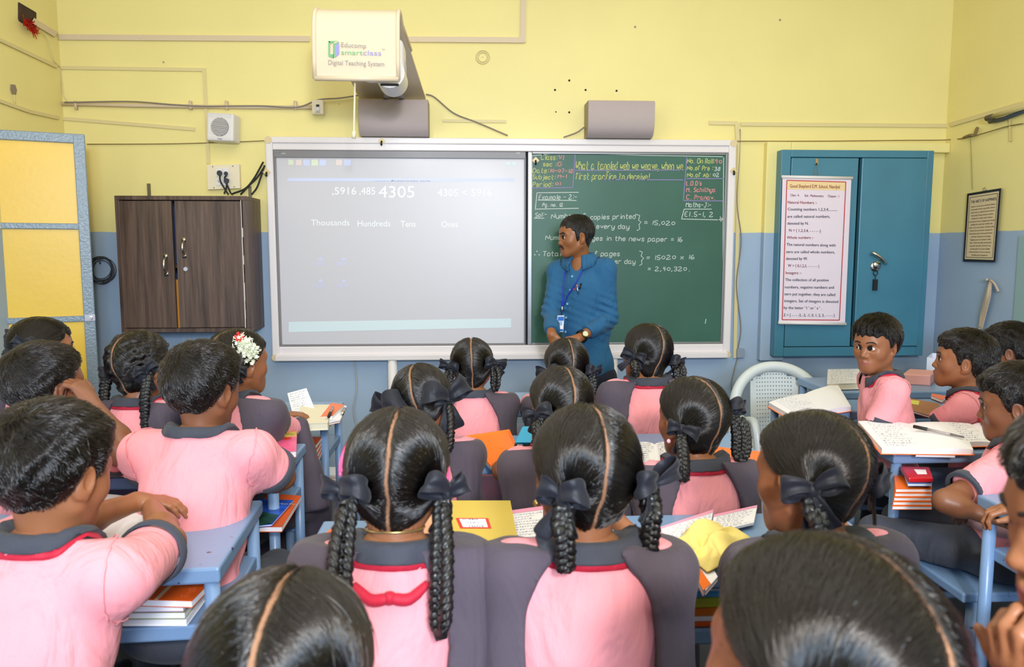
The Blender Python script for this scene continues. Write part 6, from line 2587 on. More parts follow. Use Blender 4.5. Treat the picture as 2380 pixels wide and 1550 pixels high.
k = [U(1198, 1066, 2.27), U(1240, 1066, 2.27), U(1240, 1030, 2.31), U(1196, 1030, 2.31)]
MB().hexa(k, [p + Vector((0, .03, -.01)) for p in k]).build('pouch_body', mat('black_cloth', (40, 40, 46), .8), pz, bevel=.004)
pk = lambda x, y: U(x, y, 2.285)
m_ = MB()
m_.add(rect_px(1203, 1033, 1214, 1048, pk), [(0, 1, 2, 3)])
m_.build('patch', mat('patch_black', (14, 14, 14), .4), pz)
m_ = MB()
for a_, b_ in (((1203, 1033), (1214, 1033)), ((1214, 1033), (1214, 1048)), ((1214, 1048), (1203, 1048)), ((1203, 1048), (1203, 1033))):
    ribbon_px(m_, [a_, b_], 1.3, lambda x, y: U(x, y, 2.284))
m_.build('patch_border', M_PAPER, pz)
flat_book([(1690, 1108), (1782, 1080), (1778, 1050), (1640, 1035)], ZD + .024, .016, M_ORANGE, 'orange-covered book right of the pupil in the second middle row')
open_book([(1480, 1085), (1575, 1080), (1562, 1030), (1480, 1030)], ZD + .014, 'open white textbook left of the pupil in the second middle row', 36, cover=M_PALEP, rows=10, ink=M_GREYT, printed=True, name='open_textbook', cat='textbook')
flat_book([(1756, 1112), (1800, 1092), (1796, 1066), (1740, 1082)], ZD + .010, .009, M_PAPER, 'white book under the orange one in the second middle row')
# right desks
open_book([(1838, 966), (1978, 946), (1946, 893), (1786, 936)], ZD + .022, 'open handwritten notebook with an orange cover in front of the pupil who looks back', 41, rows=11, thick=.018)
r, q = flat_book([(1922, 892), (2004, 890), (2000, 857), (1924, 858)], ZD + .034, .030, mat('printed_page', (226, 224, 226), .6), 'thick open printed book at the left end of the front right desk', 'textbook', 'textbook', pages=M_CREAMP)
m_ = MB()
scribble(m_, [v + Vector((0, 0, .0006)) for v in q], 8, 51)
m_.build('printed_text', mat('slate_print', (110, 120, 160), .6), r)
q = [PZ(2096, 893, ZD), PZ(2162, 897, ZD), PZ(2176, 884, ZD), PZ(2112, 880, ZD)]
m_ = MB().hexa(q, [v + Vector((0, 0, .052)) for v in q])
solo(m_, 'pencil_case', mat('salmon_box', (236, 168, 158), .5), 'plain salmon pink box on the front right desk', 'box', bevel=.005)
q = [PZ(2152, 874, ZD), PZ(2206, 880, ZD), PZ(2214, 866, ZD), PZ(2164, 862, ZD)]
m_ = MB().hexa(q, [v + Vector((0, 0, .004)) for v in q])
c = sum(q, Vector()) / 4
for a, b in zip(q, q[1:] + q[:1]):
    up_ = Vector((0, 0, .10))
    i0, i1 = a.lerp(c, .06), b.lerp(c, .06)
    m_.hexa([a, b, b + up_, a + up_], [i0, i1, i1 + up_, i0 + up_])
solo(m_, 'plastic_tub', mat('milky_plastic', (222, 228, 244), .3), 'milky white open plastic tub on the front right desk', 'tub')
r, q = flat_book([(2108, 950), (2168, 968), (2184, 938), (2108, 924)], ZD + .014, .010, M_BROWNB, 'brown clipboard on the desk beside the pupil who looks back', 'clipboard', 'clipboard')
lb = [q[3].lerp(q[2], .12).lerp(q[0].lerp(q[1], .12), .15), q[3].lerp(q[2], .12).lerp(q[0].lerp(q[1], .12), .5), q[3].lerp(q[2], .4).lerp(q[0].lerp(q[1], .4), .45), q[3].lerp(q[2], .4).lerp(q[0].lerp(q[1], .4), .1)]
MB().add([v + Vector((0, 0, .0006)) for v in lb], [(0, 1, 2, 3)]).build('label', mat('yellow_label', (230, 220, 90), .5), r)
flat_book([(2164, 920), (2190, 930), (2200, 920), (2166, 914)], ZD + .016, .012, M_ORANGE, 'orange notebook peeking out behind the brown clipboard')
flat_book([(2010, 1052), (2040, 1040), (2020, 985), (1986, 990)], ZD + .010, .009, M_ORANGE, 'orange notebook under the open one at the left corner of the right desk')
open_book([(2050, 1044), (2262, 1046), (2230, 984), (1994, 980)], ZD + .026, 'open handwritten notebook on the right desk with a pen lying across it', 61, rows=12, thick=.016)
flat_book([(2128, 1056), (2220, 1058), (2225, 1040), (2128, 1040)], ZD + .008, .0075, M_PAPER, 'white book under the open notebook with the pen')
a, b = PZ(2124, 991, ZD + .040), PZ(2240, 1016, ZD + .038)
pen = empty('pen', a.lerp(b, .5), 'black capped clear pen lying across the open notebook on the right', 'pen')
MB().tube([a, a.lerp(b, .28)], .0062, 10).build('cap', M_BLACK, pen, True)
MB().tube([a.lerp(b, .27), a.lerp(b, .75)], .0048, 10).build('barrel', mat('clear_barrel', (170, 160, 160), .2), pen, True)
MB().tube([a.lerp(b, .74), b], [.0048, .003], 10).build('grip', mat('grip_grey', (130, 120, 126), .5), pen, True)
open_book([(2240, 1030), (2380, 1026), (2330, 982), (2190, 986)], ZD + .024, 'second open notebook beside the red tin on the right desk', 64, rows=9, thick=.014)
q = [PZ(2308, 1004, ZD + .026), PZ(2356, 992, ZD + .026), PZ(2320, 972, ZD + .026), PZ(2266, 976, ZD + .026)]
tn = empty('pencil_tin', sum(q, Vector()) / 4, 'red and white pencil tin on the right desk', 'pencil tin')
MB().hexa(q, [v + Vector((0, 0, .024)) for v in q]).build('tin_body', M_REDC, tn, bevel=.006, seg=3)
cc = sum(q, Vector()) / 4
MB().hexa([cc + (v - cc) * .55 + Vector((0, 0, .0243)) for v in q], [cc + (v - cc) * .55 + Vector((0, 0, .0252)) for v in q]).build('white_pattern', M_PAPER, tn)
for i in range(5):
    z = .634 + i * .0125
    flat_book([(2074 + i * 2, 1176 - i * 10), (2166, 1176 - i * 10), (2166, 1140 - i * 9), (2078, 1140 - i * 9)], z, .0115, M_ORANGE, 'orange notebook, number %s from below in the pile on the right desk shelf' % ['one', 'two', 'three', 'four', 'five'][i], group='books on the desk shelves')
flat_book([(2110, 1124), (2166, 1124), (2166, 1100), (2100, 1096)], .702, .008, mat('sky_book', (120, 160, 226), .4), 'pale blue book under the red box on the right desk shelf', group='books on the desk shelves')
q = [PZ(2112, 1122, .704), PZ(2168, 1122, .704), PZ(2160, 1096, .704), PZ(2092, 1094, .704)]
tn = empty('pencil_tin', sum(q, Vector()) / 4, 'red pencil tin on the pile in the right desk shelf', 'pencil tin')
MB().hexa(q, [v + Vector((0, 0, .016)) for v in q]).build('tin_body', M_REDC, tn, bevel=.004)
cc = sum(q, Vector()) / 4
MB().hexa([cc + (v - cc) * .4 + Vector((.01, 0, .0162)) for v in q], [cc + (v - cc) * .4 + Vector((.01, 0, .017)) for v in q]).build('white_pattern', M_PAPER, tn)

# ================================================================ plastic chair
pc_y = 3.86
cr = empty('plastic_chair', (U(1818, 900, pc_y).x, pc_y, 0), 'milky white plastic chair with a perforated back facing the pupils', 'chair')
M_CHAIR = mat('milky_chair', (206, 212, 212), .3)
ccx = U(1818, 900, pc_y).x


def chair_back_pt(u, v, o=0.0):
    """u -1..1 across, v 0 (seat) .. 1 (top)"""
    z = .44 + v * (U(1818, 857, pc_y).z - .44)
    return Vector((ccx + u * .232, pc_y + .03 - .05 * (1 - abs(u)) * 0 + .05 * v + .05 * (1 - u * u) + o, z))


m_ = MB()
# arched rim
rim = []
for a in np.linspace(0, math.pi, 25):
    rim.append(chair_back_pt(-math.cos(a) * 1.0, .30 + .68 * math.sin(a) ** .75))
rim = [chair_back_pt(-1.04, -.05), chair_back_pt(-1.02, .15)] + rim + [chair_back_pt(1.02, .15), chair_back_pt(1.04, -.05)]
m_.tube(curve_pts(rim, 3), .028, 12)
m_.build('back_rim', M_CHAIR, cr, True)
# perforated panel: a grid of strips with real holes
m_ = MB()
nu, nv = 17, 17
us = np.linspace(-.56, .56, nu + 1)
vs_ = np.linspace(-.03, .90, nv + 1)


def inside(u, v):
    return v < .30 + .66 * math.sqrt(max(0, 1 - (u / .98) ** 2)) - .02


for i in range(nu):
    for j in range(nv):
        u0, u1, v0, v1 = us[i], us[i + 1], vs_[j], vs_[j + 1]
        if not inside(max(abs(u0), abs(u1)), v1):
            continue
        hu, hv = (u1 - u0) * .18, (v1 - v0) * .16
        um, vm = (u0 + u1) / 2, (v0 + v1) / 2
        holes = 2 <= i <= nu - 3 and 3 <= j
        if holes:
            P_ = [chair_back_pt(*p) for p in ((u0, v0), (u1, v0), (u1, v1), (u0, v1))]
            I_ = [chair_back_pt(*p) for p in ((um - hu, vm - hv), (um + hu, vm - hv), (um + hu, vm + hv), (um - hu, vm + hv))]
            m_.add(P_ + I_, [(0, 1, 5, 4), (1, 2, 6, 5), (2, 3, 7, 6), (3, 0, 4, 7)])
        else:
            m_.add([chair_back_pt(*p) for p in ((u0, v0), (u1, v0), (u1, v1), (u0, v1))], [(0, 1, 2, 3)])
o = m_.build('back_panel', M_CHAIR, cr)
o.modifiers.new('t', 'SOLIDIFY').thickness = .006
m_ = MB()
seat = [(-.235, -.01), (-.24, -.30), (-.20, -.42), (.20, -.42), (.24, -.30), (.235, -.01)]
m_.prism([Vector((ccx + x, pc_y + .04 + y, .415)) for x, y in seat], (0, 0, .03))
m_.build('seat', M_CHAIR, cr, bevel=.012, seg=3)
for sx in (-1, 1):
    m_ = MB().tube(curve_pts([chair_back_pt(sx * 1.0, .42), chair_back_pt(sx * 1.05, .36) + Vector((0, -.16, 0)), Vector((ccx + sx * .25, pc_y - .30, .60)), Vector((ccx + sx * .245, pc_y - .36, .44))], 6), .020, 10)
    m_.build('armrest', M_CHAIR, cr, True)
    for y in (.03, -.36):
        MB().tube([(ccx + sx * .215, pc_y + y, .42), (ccx + sx * .25, pc_y + y * 1.1, 0)], [.026, .020], 10).build('leg', M_CHAIR, cr, True)
# ================================================================ the pupils
def PX(px, py, y):
    return U(px, py, y)


# --- middle block
person('pupil in the front middle row directly below the whiteboard, with two short looped plaits', (1097, 850), 2.98, yaw=0, hs=.92, bs=.90, seed=11, bz=(.035, .04), blen=.085, hairthick=.011, ribbon=False, roll=-2)
person('pupil in the front middle row directly before the teacher, one long plait at the right', (1316, 852), 2.98, yaw=-8, hs=.95, bs=.88, seed=12, braids='straight', blens={1: .17, -1: .0}, hairthick=.011, pitch=-2)
person('pupil in the front middle row before the chalkboard, pink back between wide charcoal vest panels', (1502, 822), 2.9, yaw=-18, torso=-4, hs=.98, bs=.98, seed=13, blen=.055, hairthick=.011, roll=8, drop_nb=-.01)
m4 = person('pupil in the second middle row with leaning head and biggest flaring black bows', (984, 935), 2.25, yaw=12, torso=4, roll=-14, pitch=-14, hs=.95, bs=.90, seed=14, blen=.135, hairthick=.012, bowsize=1.75)
m5 = person('pupil in the second middle row half hidden behind the broad pink back', (1302, 946), 2.1, yaw=-14, roll=4, hs=.95, bs=.90, arms={1: dict(el=PX(1400, 1110, 2.24), wr=PX(1330, 1035, 2.38), show=False)}, seed=15, blen=.10, hairthick=.012, pitch=-6)
m6 = person('pupil in the second middle row with an earring, face turned slightly left', (1608, 975), 2.03, yaw=-24, torso=-6, hs=.98, bs=.88, arms={-1: dict(el=PX(1560, 1125, 2.2), wr=PX(1605, 1065, 2.34), show=False), 1: dict(el=PX(1690, 1125, 2.2), wr=PX(1645, 1065, 2.34), show=False)}, seed=16, bz=(.02, .05), blen=.115, hairthick=.012)
m7 = person('pupil in the lower middle with very long plaits and a knotted crimson ribbon', (922, 1103), 1.28, yaw=3, hs=.95, bs=.84, seed=17, tx=(.028, .004), spread=.2, strand_n=10000, blen=.19, bback=.085, hairthick=.012, roll=3, pitch=-4)
m8 = person('pupil in the lower middle with broad pink back, right of the long-plaited one', (1358, 1100), 1.26, yaw=-9, torso=2, roll=5, hs=.97, bs=.90, arms={1: dict(el=PX(1555, 1340, 1.42), wr=PX(1430, 1205, 1.6), show=False)}, seed=18, tx=(.034, .0), bz=(.0, .02), strand_n=10000, braids='straight', blen=.115, hairthick=.013, pitch=-6, bowsize=1.1)
m9 = person('pupil in the lower right middle with glossy parted hair, face turned left, pink collar edge', (1882, 1105), 1.29, yaw=-32, torso=-14, roll=7, hs=.95, bs=.90, arms={-1: dict(el=PX(1745, 1340, 1.45), wr=PX(1850, 1215, 1.62), show=False), 1: dict(el=PX(2000, 1300, 1.46), wr=PX(1935, 1205, 1.62), show=False)}, seed=19, strand_n=10000, braids='straight', blen=.10, blens={1: 0}, hairthick=.012, pitch=-8)
n1 = person('blurred nearest head at the bottom left with a wide pale parting', (658, 1590), .76, yaw=4, roll=4, hs=.98, bs=.86, seed=20, blen=0, bows=False, hairthick=.012, pitch=-6, strand_n=20000)
n2 = person('largest blurred head filling the lower right corner, hair parted in the middle', (1900, 1570), .62, yaw=-24, roll=12, hs=1.02, bs=.74, seed=21, blen=0, bows=False, hairthick=.012, pitch=-4, strand_n=16000)
# --- left block
a1 = person('pupil at the far left in front of the yellow door, face turned right', (100, 812), 2.74, yaw=52, torso=35, hs=.95, bs=.86, seed=22, bz=(.05, .045), blen=.10, hairthick=.011, face=True, skin=SKIN)
a2 = person('pupil on the left resting a cheek on a bent bare arm', (106, 898), 2.12, yaw=32, torso=10, style='boy', hs=.97, bs=1.0, seed=23, skin=SKIN_D, ribbon=False, hairthick=.010,
            arms={1: dict(el=PX(308, 1062, 1.98), wr=PX(208, 932, 2.04), fd=(-.6, .25, .75), pn=(-.6, .2, -.5), kw=dict(curl=(40, 50, 40)))})
a3 = person('pupil at the lower left with arms folded on the nearest blue desk', (126, 1098), 1.34, yaw=18, torso=14, pitch=-12, style='boy', hs=.97, bs=1.06, lean=.14, seed=24, strand_n=10000, ribbon=True, fine=.003,
            arms={1: dict(el=PX(388, 1262, 1.50), wr=PX(352, 1178, 1.80), fd=(-.22, .8, .06), pn=(-.25, .1, -1), kw=dict(curl=(42, 60, 45), thumb=55)),
                  -1: dict(el=PX(150, 1225, 1.62), wr=PX(318, 1166, 1.80), fd=(.9, .25, -.05), pn=(0, 0, -1), kw=dict(curl=(20, 25, 15)))})
a4 = person('pupil below the brown cabinet with two long plaits and a crimson lettered collar ribbon', (330, 852), 2.78, yaw=24, torso=10, roll=-6, hs=1.05, bs=.86, seed=25, braids='straight', blen=.20, hairthick=.014, fluff=.0012)
a5 = person('pupil with a broad pink back leaning on the desk, short spiky hair, left block', (474, 905), 2.02, yaw=22, torso=8, pitch=-8, style='boy', hs=.96, bs=1.08, lean=.12, seed=26, skin=SKIN_D, hairthick=.016, ribbon=False,
            arms={1: dict(el=PX(655, 1108, 2.06), wr=PX(612, 1128, 2.22), fd=(-.5, .6, .0), kw=dict(curl=(30, 40, 30))), -1: dict(el=PX(345, 1090, 2.1), wr=PX(420, 1100, 2.3))})
a6 = person('pupil left of the whiteboard with white jasmine and a red flower in the hair', (556, 842), 2.62, yaw=42, torso=24, hs=.97, bs=.98, seed=27, braids='loop', blen=.03, hairthick=.011, ribbon=False, bows=True, bowsize=.8, arms={1: dict(el=PX(668, 1010, 2.78), wr=PX(640, 1010, 2.95), show=False)})
# --- right block
r1 = person('pupil who looks back at the camera over the left shoulder, right side', (2035, 800), 2.90, yaw=-124, torso=-78, pitch=-4, style='boy', hs=.92, bs=.92, seed=28, arms={1: dict(el=PX(2062, 960, 3.06), wr=PX(2020, 965, 3.12), show=False), -1: dict(el=PX(2034, 1015, 2.78), wr=PX(1985, 1005, 2.92), show=False)}, face=True, gaze=(.42, 1, 0.0), skin=SKIN, ribbon=True, hairthick=.014, drop_nb=.014)
r2 = person('pupil on the right seen in profile with raised face, short black hair', (2238, 838), 2.90, yaw=-60, torso=-45, pitch=6, style='boy', hs=.97, bs=.92, arms={1: dict(el=PX(2270, 965, 3.06), wr=PX(2235, 965, 3.12), show=False), -1: dict(el=PX(2168, 1005, 2.86), wr=PX(2210, 1005, 3.0), show=False)}, seed=29, face=True, skin=SKIN, ribbon=True, hairthick=.015)
r3 = person('pupil at the right edge mostly hidden behind the profile, only hair and an ear showing', (2345, 815), 3.42, yaw=-50, style='boy', hs=1.03, bs=.9, seed=30, skin=SKIN_D, ribbon=True, arms={-1: dict(el=PX(2330, 900, 3.55), wr=PX(2340, 885, 3.68), show=False), 1: dict(el=PX(2420, 900, 3.6), wr=PX(2390, 885, 3.7), show=False)})
r4 = person('pupil on the right edge with folded arms and charcoal trousers with a pale belt', (2362, 940), 2.2, yaw=-52, torso=-38, style='boy', hs=.98, bs=.98, seed=31, face=True, skin=SKIN_D, ribbon=True, lean=-.02, pitch=-6,
            arms={-1: dict(el=PX(2196, 1165, 2.02), wr=PX(2282, 1196, 1.98)), 1: dict(el=PX(2500, 1120, 2.36), wr=PX(2236, 1128, 2.17), fd=(.05, -.15, -1), pn=(.3, .9, 0), kw=dict(curl=(12, 20, 14)))})
r5 = person('blurred face in profile at the right edge, chin on the hand', (2592, 1205), .66, yaw=-82, torso=-40, style='boy', hs=.92, bs=.7, seed=32, face=True, skin=SKIN, ribbon=False, hairthick=.012, pitch=-8,
            arms={-1: dict(el=PX(2500, 1850, .60), wr=PX(2440, 1680, .64), fd=(-.45, .2, .8), pn=(.2, .3, .9), kw=dict(curl=(30, 45, 35)))})
r6 = person('pupil outside the right edge whose hand rests on the blue desk', (2860, 1020), 1.45, yaw=-10, style='boy', hs=.95, bs=.92, seed=33, skin=SKIN, ribbon=False, strand_n=0,
            arms={-1: dict(el=Vector((1.50, 1.66, .80)), wr=PX(2392, 1190, 1.72), fd=(-.8, .35, .05), pn=(0, 0, -1), kw=dict(curl=(30, 45, 35)))})
a7 = person('pupil outside the left edge, only a bare forearm showing', (-330, 1045), 1.34, yaw=0, style='boy', hs=.98, bs=.95, seed=34, skin=SKIN, ribbon=False, strand_n=0,
            arms={1: dict(el=PX(-90, 1235, 1.56), wr=PX(-12, 1150, 1.72), fd=(.2, .8, .2), pn=(0, 0, -1), kw=dict(curl=(30, 45, 35)))})


# --- small worn things
def on_head(i, p):
    return i['toW'](np.array(p))


def part_mesh(mb, name, m, i, smooth=True):
    return mb.build(name, m, i['root'], smooth)


# jasmine and a red flower
rs = random.Random(8)
i = a6
jm = MB()
C0 = Vector(U(575, 808, 2.60))
for k in range(230):
    px, py = 574 + rs.gauss(0, 10.5), 808 + rs.gauss(0, 12)
    px += (py - 808) * .35
    c = U(px, py, 2.525 + rs.uniform(-.008, .016))
    d = Vector((rs.uniform(-1, 1), rs.uniform(-1.2, .1), rs.uniform(-1, 1))).normalized()
    q = d.to_track_quat('Z', 'Y').to_matrix()
    for a in range(5):
        b = a * 2 * math.pi / 5 + rs.random() * .3
        v1 = q @ Vector((math.cos(b) * .0075, math.sin(b) * .0075, .004))
        sd = q @ Vector((-math.sin(b), math.cos(b), 0)) * .0026
        jm.add([c, c + v1 * .55 + sd, c + v1, c + v1 * .55 - sd], [(0, 1, 2, 3)])
    jm.tube([c - d * .010, c], [.0012, .0016], 5)
o = part_mesh(jm, 'jasmine_flowers', mat('jasmine_white', (238, 240, 214), .7), i, False)
o['kind'] = 'stuff'
o['label'] = 'cluster of white jasmine blossoms'
rm = MB()
c = U(557, 783, 2.53)
n_ = Vector((-.1, -1, .25)).normalized()
q = n_.to_track_quat('Z', 'Y').to_matrix()
for ring, (rr, tl_, nn) in enumerate(((.005, 75, 3), (.010, 55, 5), (.0165, 28, 6))):
    for a in range(nn):
        b = 2 * math.pi * a / nn + ring
        for_ = []
        for u in np.linspace(-.9, .9, 5):
            for v in (0, .6, 1):
                ang = b + u * 2.2 / nn
                r_ = rr * (.35 + .65 * v)
                for_.append(c + q @ Vector((math.cos(ang) * r_, math.sin(ang) * r_, .008 * v * math.sin(R(tl_)) * (1 - .25 * u * u))))
        fs = []
        for uu in range(4):
            for vv in range(2):
                fs.append((uu * 3 + vv, uu * 3 + 3 + vv, uu * 3 + 4 + vv, uu * 3 + 1 + vv))
        rm.add(for_, fs)
o = part_mesh(rm, 'red_flower', mat('rose_red', (226, 40, 34), .6), i)
o['label'] = 'small red rose'
# the tail of the vest and shirt hanging over the bench end
vt = Field(A3(U(680, 1230, 2.55)) - [.1, .1, .05] - A3(i['root'].location), A3(U(780, 940, 2.75)) + [.12, .12, .05] - A3(i['root'].location), .007)
ro_ = A3(i['root'].location)
vt.cone(A3(U(698, 990, 2.76)) - ro_, A3(U(718, 1095, 2.72)) - ro_, .030, .042, k=.03)
vt.cone(A3(U(718, 1095, 2.72)) - ro_, A3(U(738, 1185, 2.68)) - ro_, .042, .046, k=.03, end=True)
vt.wrinkle(.004, 50, 3)
V, Q = vt.mesh(1)
np_mesh('vest_tail', V, Q, GREY, i['root'])
vt = Field(A3(U(690, 1200, 2.6)) - [.1, .1, .03] - ro_, A3(U(800, 1050, 2.75)) + [.1, .1, .05] - ro_, .007)
vt.cone(A3(U(736, 1112, 2.72)) - ro_, A3(U(770, 1148, 2.70)) - ro_, .018, .036, k=.03, end=True)
vt.wrinkle(.003, 50, 5)
V, Q = vt.mesh(1)
np_mesh('shirt_tail', V, Q, PINK, i['root'])
# hair clip, earrings, beads
for i, pts, m in ((m7, [(-.084, .020, .052), (-.090, -.005, .046), (-.092, -.022, .028), (-.090, -.030, .006)], mat('pink_clip', (250, 90, 150), .25)),):
    mb = MB()
    mb.tube(curve_pts([on_head(i, p) for p in pts], 6), .0042, 8)
    mb.tube(curve_pts([on_head(i, (p[0] - .004, p[1] + .004, p[2] - .008)) for p in pts], 6), .003, 8)
    part_mesh(mb, 'hair_clip', m, i)
for i, p, m in ((m6, (-.083, -.006, -.050), mat('pearl_pink', (250, 190, 200), .15)), (a4, (.086, -.002, -.048), mat('green_bead', (40, 160, 100), .2)), (m8, (-.083, -.004, -.052), mat('gold_bead', (214, 170, 90), .2, metal=.8))):
    mb = MB()
    c = on_head(i, p)
    mb.lathe([(.0005, -.006), (.004, -.0045), (.006, 0), (.004, .0045), (.0005, .006)], Matrix.Translation(c), 10)
    part_mesh(mb, 'earring', m, i)
# pink clip at the right of the long-plaited pupil, necklace, knot of the ribbon
i = m7
mb = MB()
mb.tube(curve_pts([on_head(i, (.088, -.01, .02)), on_head(i, (.091, -.02, .0)), on_head(i, (.088, -.028, -.012))], 6), .004, 8)
part_mesh(mb, 'hair_clip', MATS['pink_clip'], i)
nk = MB()
ring = [i['NB'] + Vector((math.cos(a) * .049, math.sin(a) * .046, .026 - .008 * math.sin(a))) for a in np.linspace(math.pi * .9, math.pi * 2.1, 18)]
nk.tube(ring, .0018, 6)
part_mesh(nk, 'necklace', mat('gold_chain', (200, 170, 110), .3, metal=.8), i)
kn = MB()
c = i['NB'] + Vector((0, -.096, -.052))
kn.lathe([(.001, -.011), (.008, -.008), (.010, 0), (.008, .008), (.001, .011)], Matrix.Translation(c), 12)
for s in (-1, 1):
    a_ = [c, c + Vector((s * .03, .004, -.004)), c + Vector((s * .058, .020, .014))]
    kn.tube(curve_pts(a_, 5), [.007, .009, .010, .010, .010, .010, .009, .009, .008, .007, .006], 8)
part_mesh(kn, 'knotted_ribbon', RED, i)
# pale belt of the pupil with folded arms
i = r4
hp_ = Vector((i['root'].location.x, i['root'].location.y, 0))
bz = .435 + .165
bl = MB()
n = 36
vs, fs = [], []
for k in range(n):
    a = 2 * math.pi * k / n
    d = i['tr'] * math.cos(a) * .152 + i['tf'] * math.sin(a) * .122
    for z in (0, .030):
        vs.append(Vector((hp_.x, hp_.y, bz + z)) + d + i['tf'] * .004)
for k in range(n):
    k2 = (k + 1) % n
    fs.append((2 * k, 2 * k2, 2 * k2 + 1, 2 * k + 1))
bl.add(vs, fs)
o = part_mesh(bl, 'belt', mat('pale_pink_belt', (226, 178, 186), .5), i)
o.modifiers.new('t', 'SOLIDIFY').thickness = .004
# lettering on the crimson ribbon, upside down
i = a4
mb = MB()
v, f_ = text_geo('SCHOOL', True)
x0_, x1_ = v[:, 0].min(), v[:, 0].max()
vv = []
for x, y, _ in v:
    a = R(118) + R(26) * (x - x0_) / (x1_ - x0_)
    dirv = i['tf'] * math.cos(a) * .95 + i['tr'] * math.sin(a) * 1.06
    vv.append(i['NB'] + dirv * .0858 + i['up'] * (-.024 + .010 * 0 - y * .0115 + .002))
mb.add(vv, f_)
part_mesh(mb, 'ribbon_lettering', M_PAPER, i, False)

# ================================================================ the teacher
TD = 4.36
HC = U(1338, 549, TD)
tyaw, hyaw = -152, -104
ty = R(-tyaw)
fw = Vector((-math.sin(ty), math.cos(ty), 0))
rt = Vector((fw.y, -fw.x, 0))
NB = U(1350, 606, TD + .015)
NB.z = U(1350, 606, TD).z
hip = U(1366, 862, TD + .02)
te = empty('person', (hip.x, hip.y, 0), 'teacher in a teal blue shirt standing with folded hands before the chalkboard, looking left', 'person')
o0 = A3((hip.x, hip.y, 0))
L = lambda v: A3(v) - o0
up = (NB - hip).normalized()
tf = (fw - up * fw.dot(up)).normalized()
tr = tf.cross(up)
Rh = Matrix.Rotation(R(-hyaw), 3, 'Z') @ Matrix.Rotation(R(-3), 3, 'X')
Rn = np.array(Rh)
THS = 1.0
tW = lambda V: (np.asarray(V) * THS) @ Rn.T + L(HC)
wpt = lambda p: Vector(tW(np.array([p]))[0]) + te.location
nb_h = A3(Rh.transposed() @ ((NB + up * .0) - HC)) / THS
fl = head_field(nb_h, .0024, True, True)
V, Q = fl.mesh(1)
lip = .9 * np.exp(-(((np.abs(V[:, 0])) / .023) ** 6 + ((V[:, 2] + .0685) / .0085) ** 4)) * (V[:, 1] > .07)
parts, lips = [(tW(V), Q)], [lip]
# body right side is at image left
shR, shL = NB + tr * .140 - up * .058, NB - tr * .140 - up * .058
elR, elL = U(1280, 722, TD - .02), U(1417, 738, TD - .06)
wrR, wrL = U(1282, 778, TD - .22), U(1344, 787, TD - .20)


def t_torso(F_, g):
    M = np.array([[tr.x, tf.x, up.x], [tr.y, tf.y, up.y], [tr.z, tf.z, up.z]])
    H, N_ = L(hip), L(NB)
    F_.ell(H + A3(up) * .03, (.148, .112, .16), M, .06, grow=g)
    F_.ell(H + (N_ - H) * .42, (.142, .108, .20), M, .06, grow=g)
    F_.ell(H + (N_ - H) * .72, (.150, .108, .16), M, .06, grow=g)
    for s_ in (shR, shL):
        F_.cone(N_ - A3(up) * .012, L(s_), .050, .050, k=.05, grow=g)
    F_.cone(N_ - A3(up) * .10, N_, .085, .062, k=.05, grow=g)


fb = Field(L(hip) - [.3, .3, .1], np.maximum(L(NB), L(shL)) + [.25, .25, .04], .010)
t_torso(fb, -.014)
V, Q = fb.mesh(1)
parts.append((V, Q))
lips.append(np.zeros(len(V)))
for side, S_, E_, W_, fd, pn, kw in ((1, shR, elR, wrR, (.45, -.25, -.55), (.35, .75, -.1), dict(curl=(22, 30, 20), thumb=35)), (-1, shL, elL, wrL, (-.88, -.12, -.28), (-.1, .8, -.3), dict(curl=(30, 42, 30), thumb=30))):
    s_, e, w_ = L(S_), L(E_), L(W_)
    ha = w_ + A3(Vector(fd).normalized()) * .2
    lo = np.minimum.reduce([s_, e, w_, ha]) - .07
    hi = np.maximum.reduce([s_, e, w_, ha]) + .07
    fa_ = Field(lo, hi, .0034)
    fa_.cone(s_, e, .040, .036, k=.02)
    fa_.cone(e, w_, .036, .025, k=.02)
    hand_prims(fa_, w_, fd, pn, -side, sc=1.02, **kw)
    V, Q = fa_.mesh(1)
    parts.append((V, Q))
    lips.append(np.zeros(len(V)))
Vb, Qb = join(parts)
np_mesh('body', Vb, Qb, SKIN_T, te, {'lip': np.concatenate(lips)})
# shirt
lo = np.minimum.reduce([L(hip) - [.26, .26, .10], L(elR) - .1, L(elL) - .1, L(wrR) - .08])
hi = np.maximum.reduce([L(hip) + .26, L(NB) + [.3, .26, .05], L(elR) + .1, L(elL) + .1])
fs_ = Field(lo, hi, .0052)
t_torso(fs_, .008)
for S_, E_, W_ in ((shR, elR, wrR), (shL, elL, wrL)):
    fs_.cone(L(S_), L(E_), .056, .051, k=.04)
    d = A3((W_ - E_).normalized())
    we = L(W_) - d * (.035 if W_ is wrR else .075)
    fs_.cone(L(E_), we, .050, .040, k=.02, end=True)
N3, U3 = L(NB), A3(up)
fs_.cut(lambda X, Y, Z: (X - N3[0]) * U3[0] + (Y - N3[1]) * U3[1] + (Z - N3[2]) * U3[2] - .012, .004)
nV = N3 + A3(tf) * .075
fs_.ell(nV + U3 * .005, (.030, .06, .055), None, .006, 'sub')
fs_.wrinkle(.0042, 34, 5, 7, .8)
# strong folds at the elbows
X, Y, Z = fs_.grid()
for E_ in (elR, elL):
    e = L(E_)
    dd_ = np.sqrt((X - e[0]) ** 2 + (Y - e[1]) ** 2 + (Z - e[2]) ** 2)
    fs_.f = fs_.f + (.006 * np.sin(Z * 150 + X * 60) * np.exp(-(dd_ / .11) ** 2)).astype(np.float32)
V, Q = fs_.mesh(1)
sho = np_mesh('shirt', V, Q, TSHIRT, te)
SF = fs_


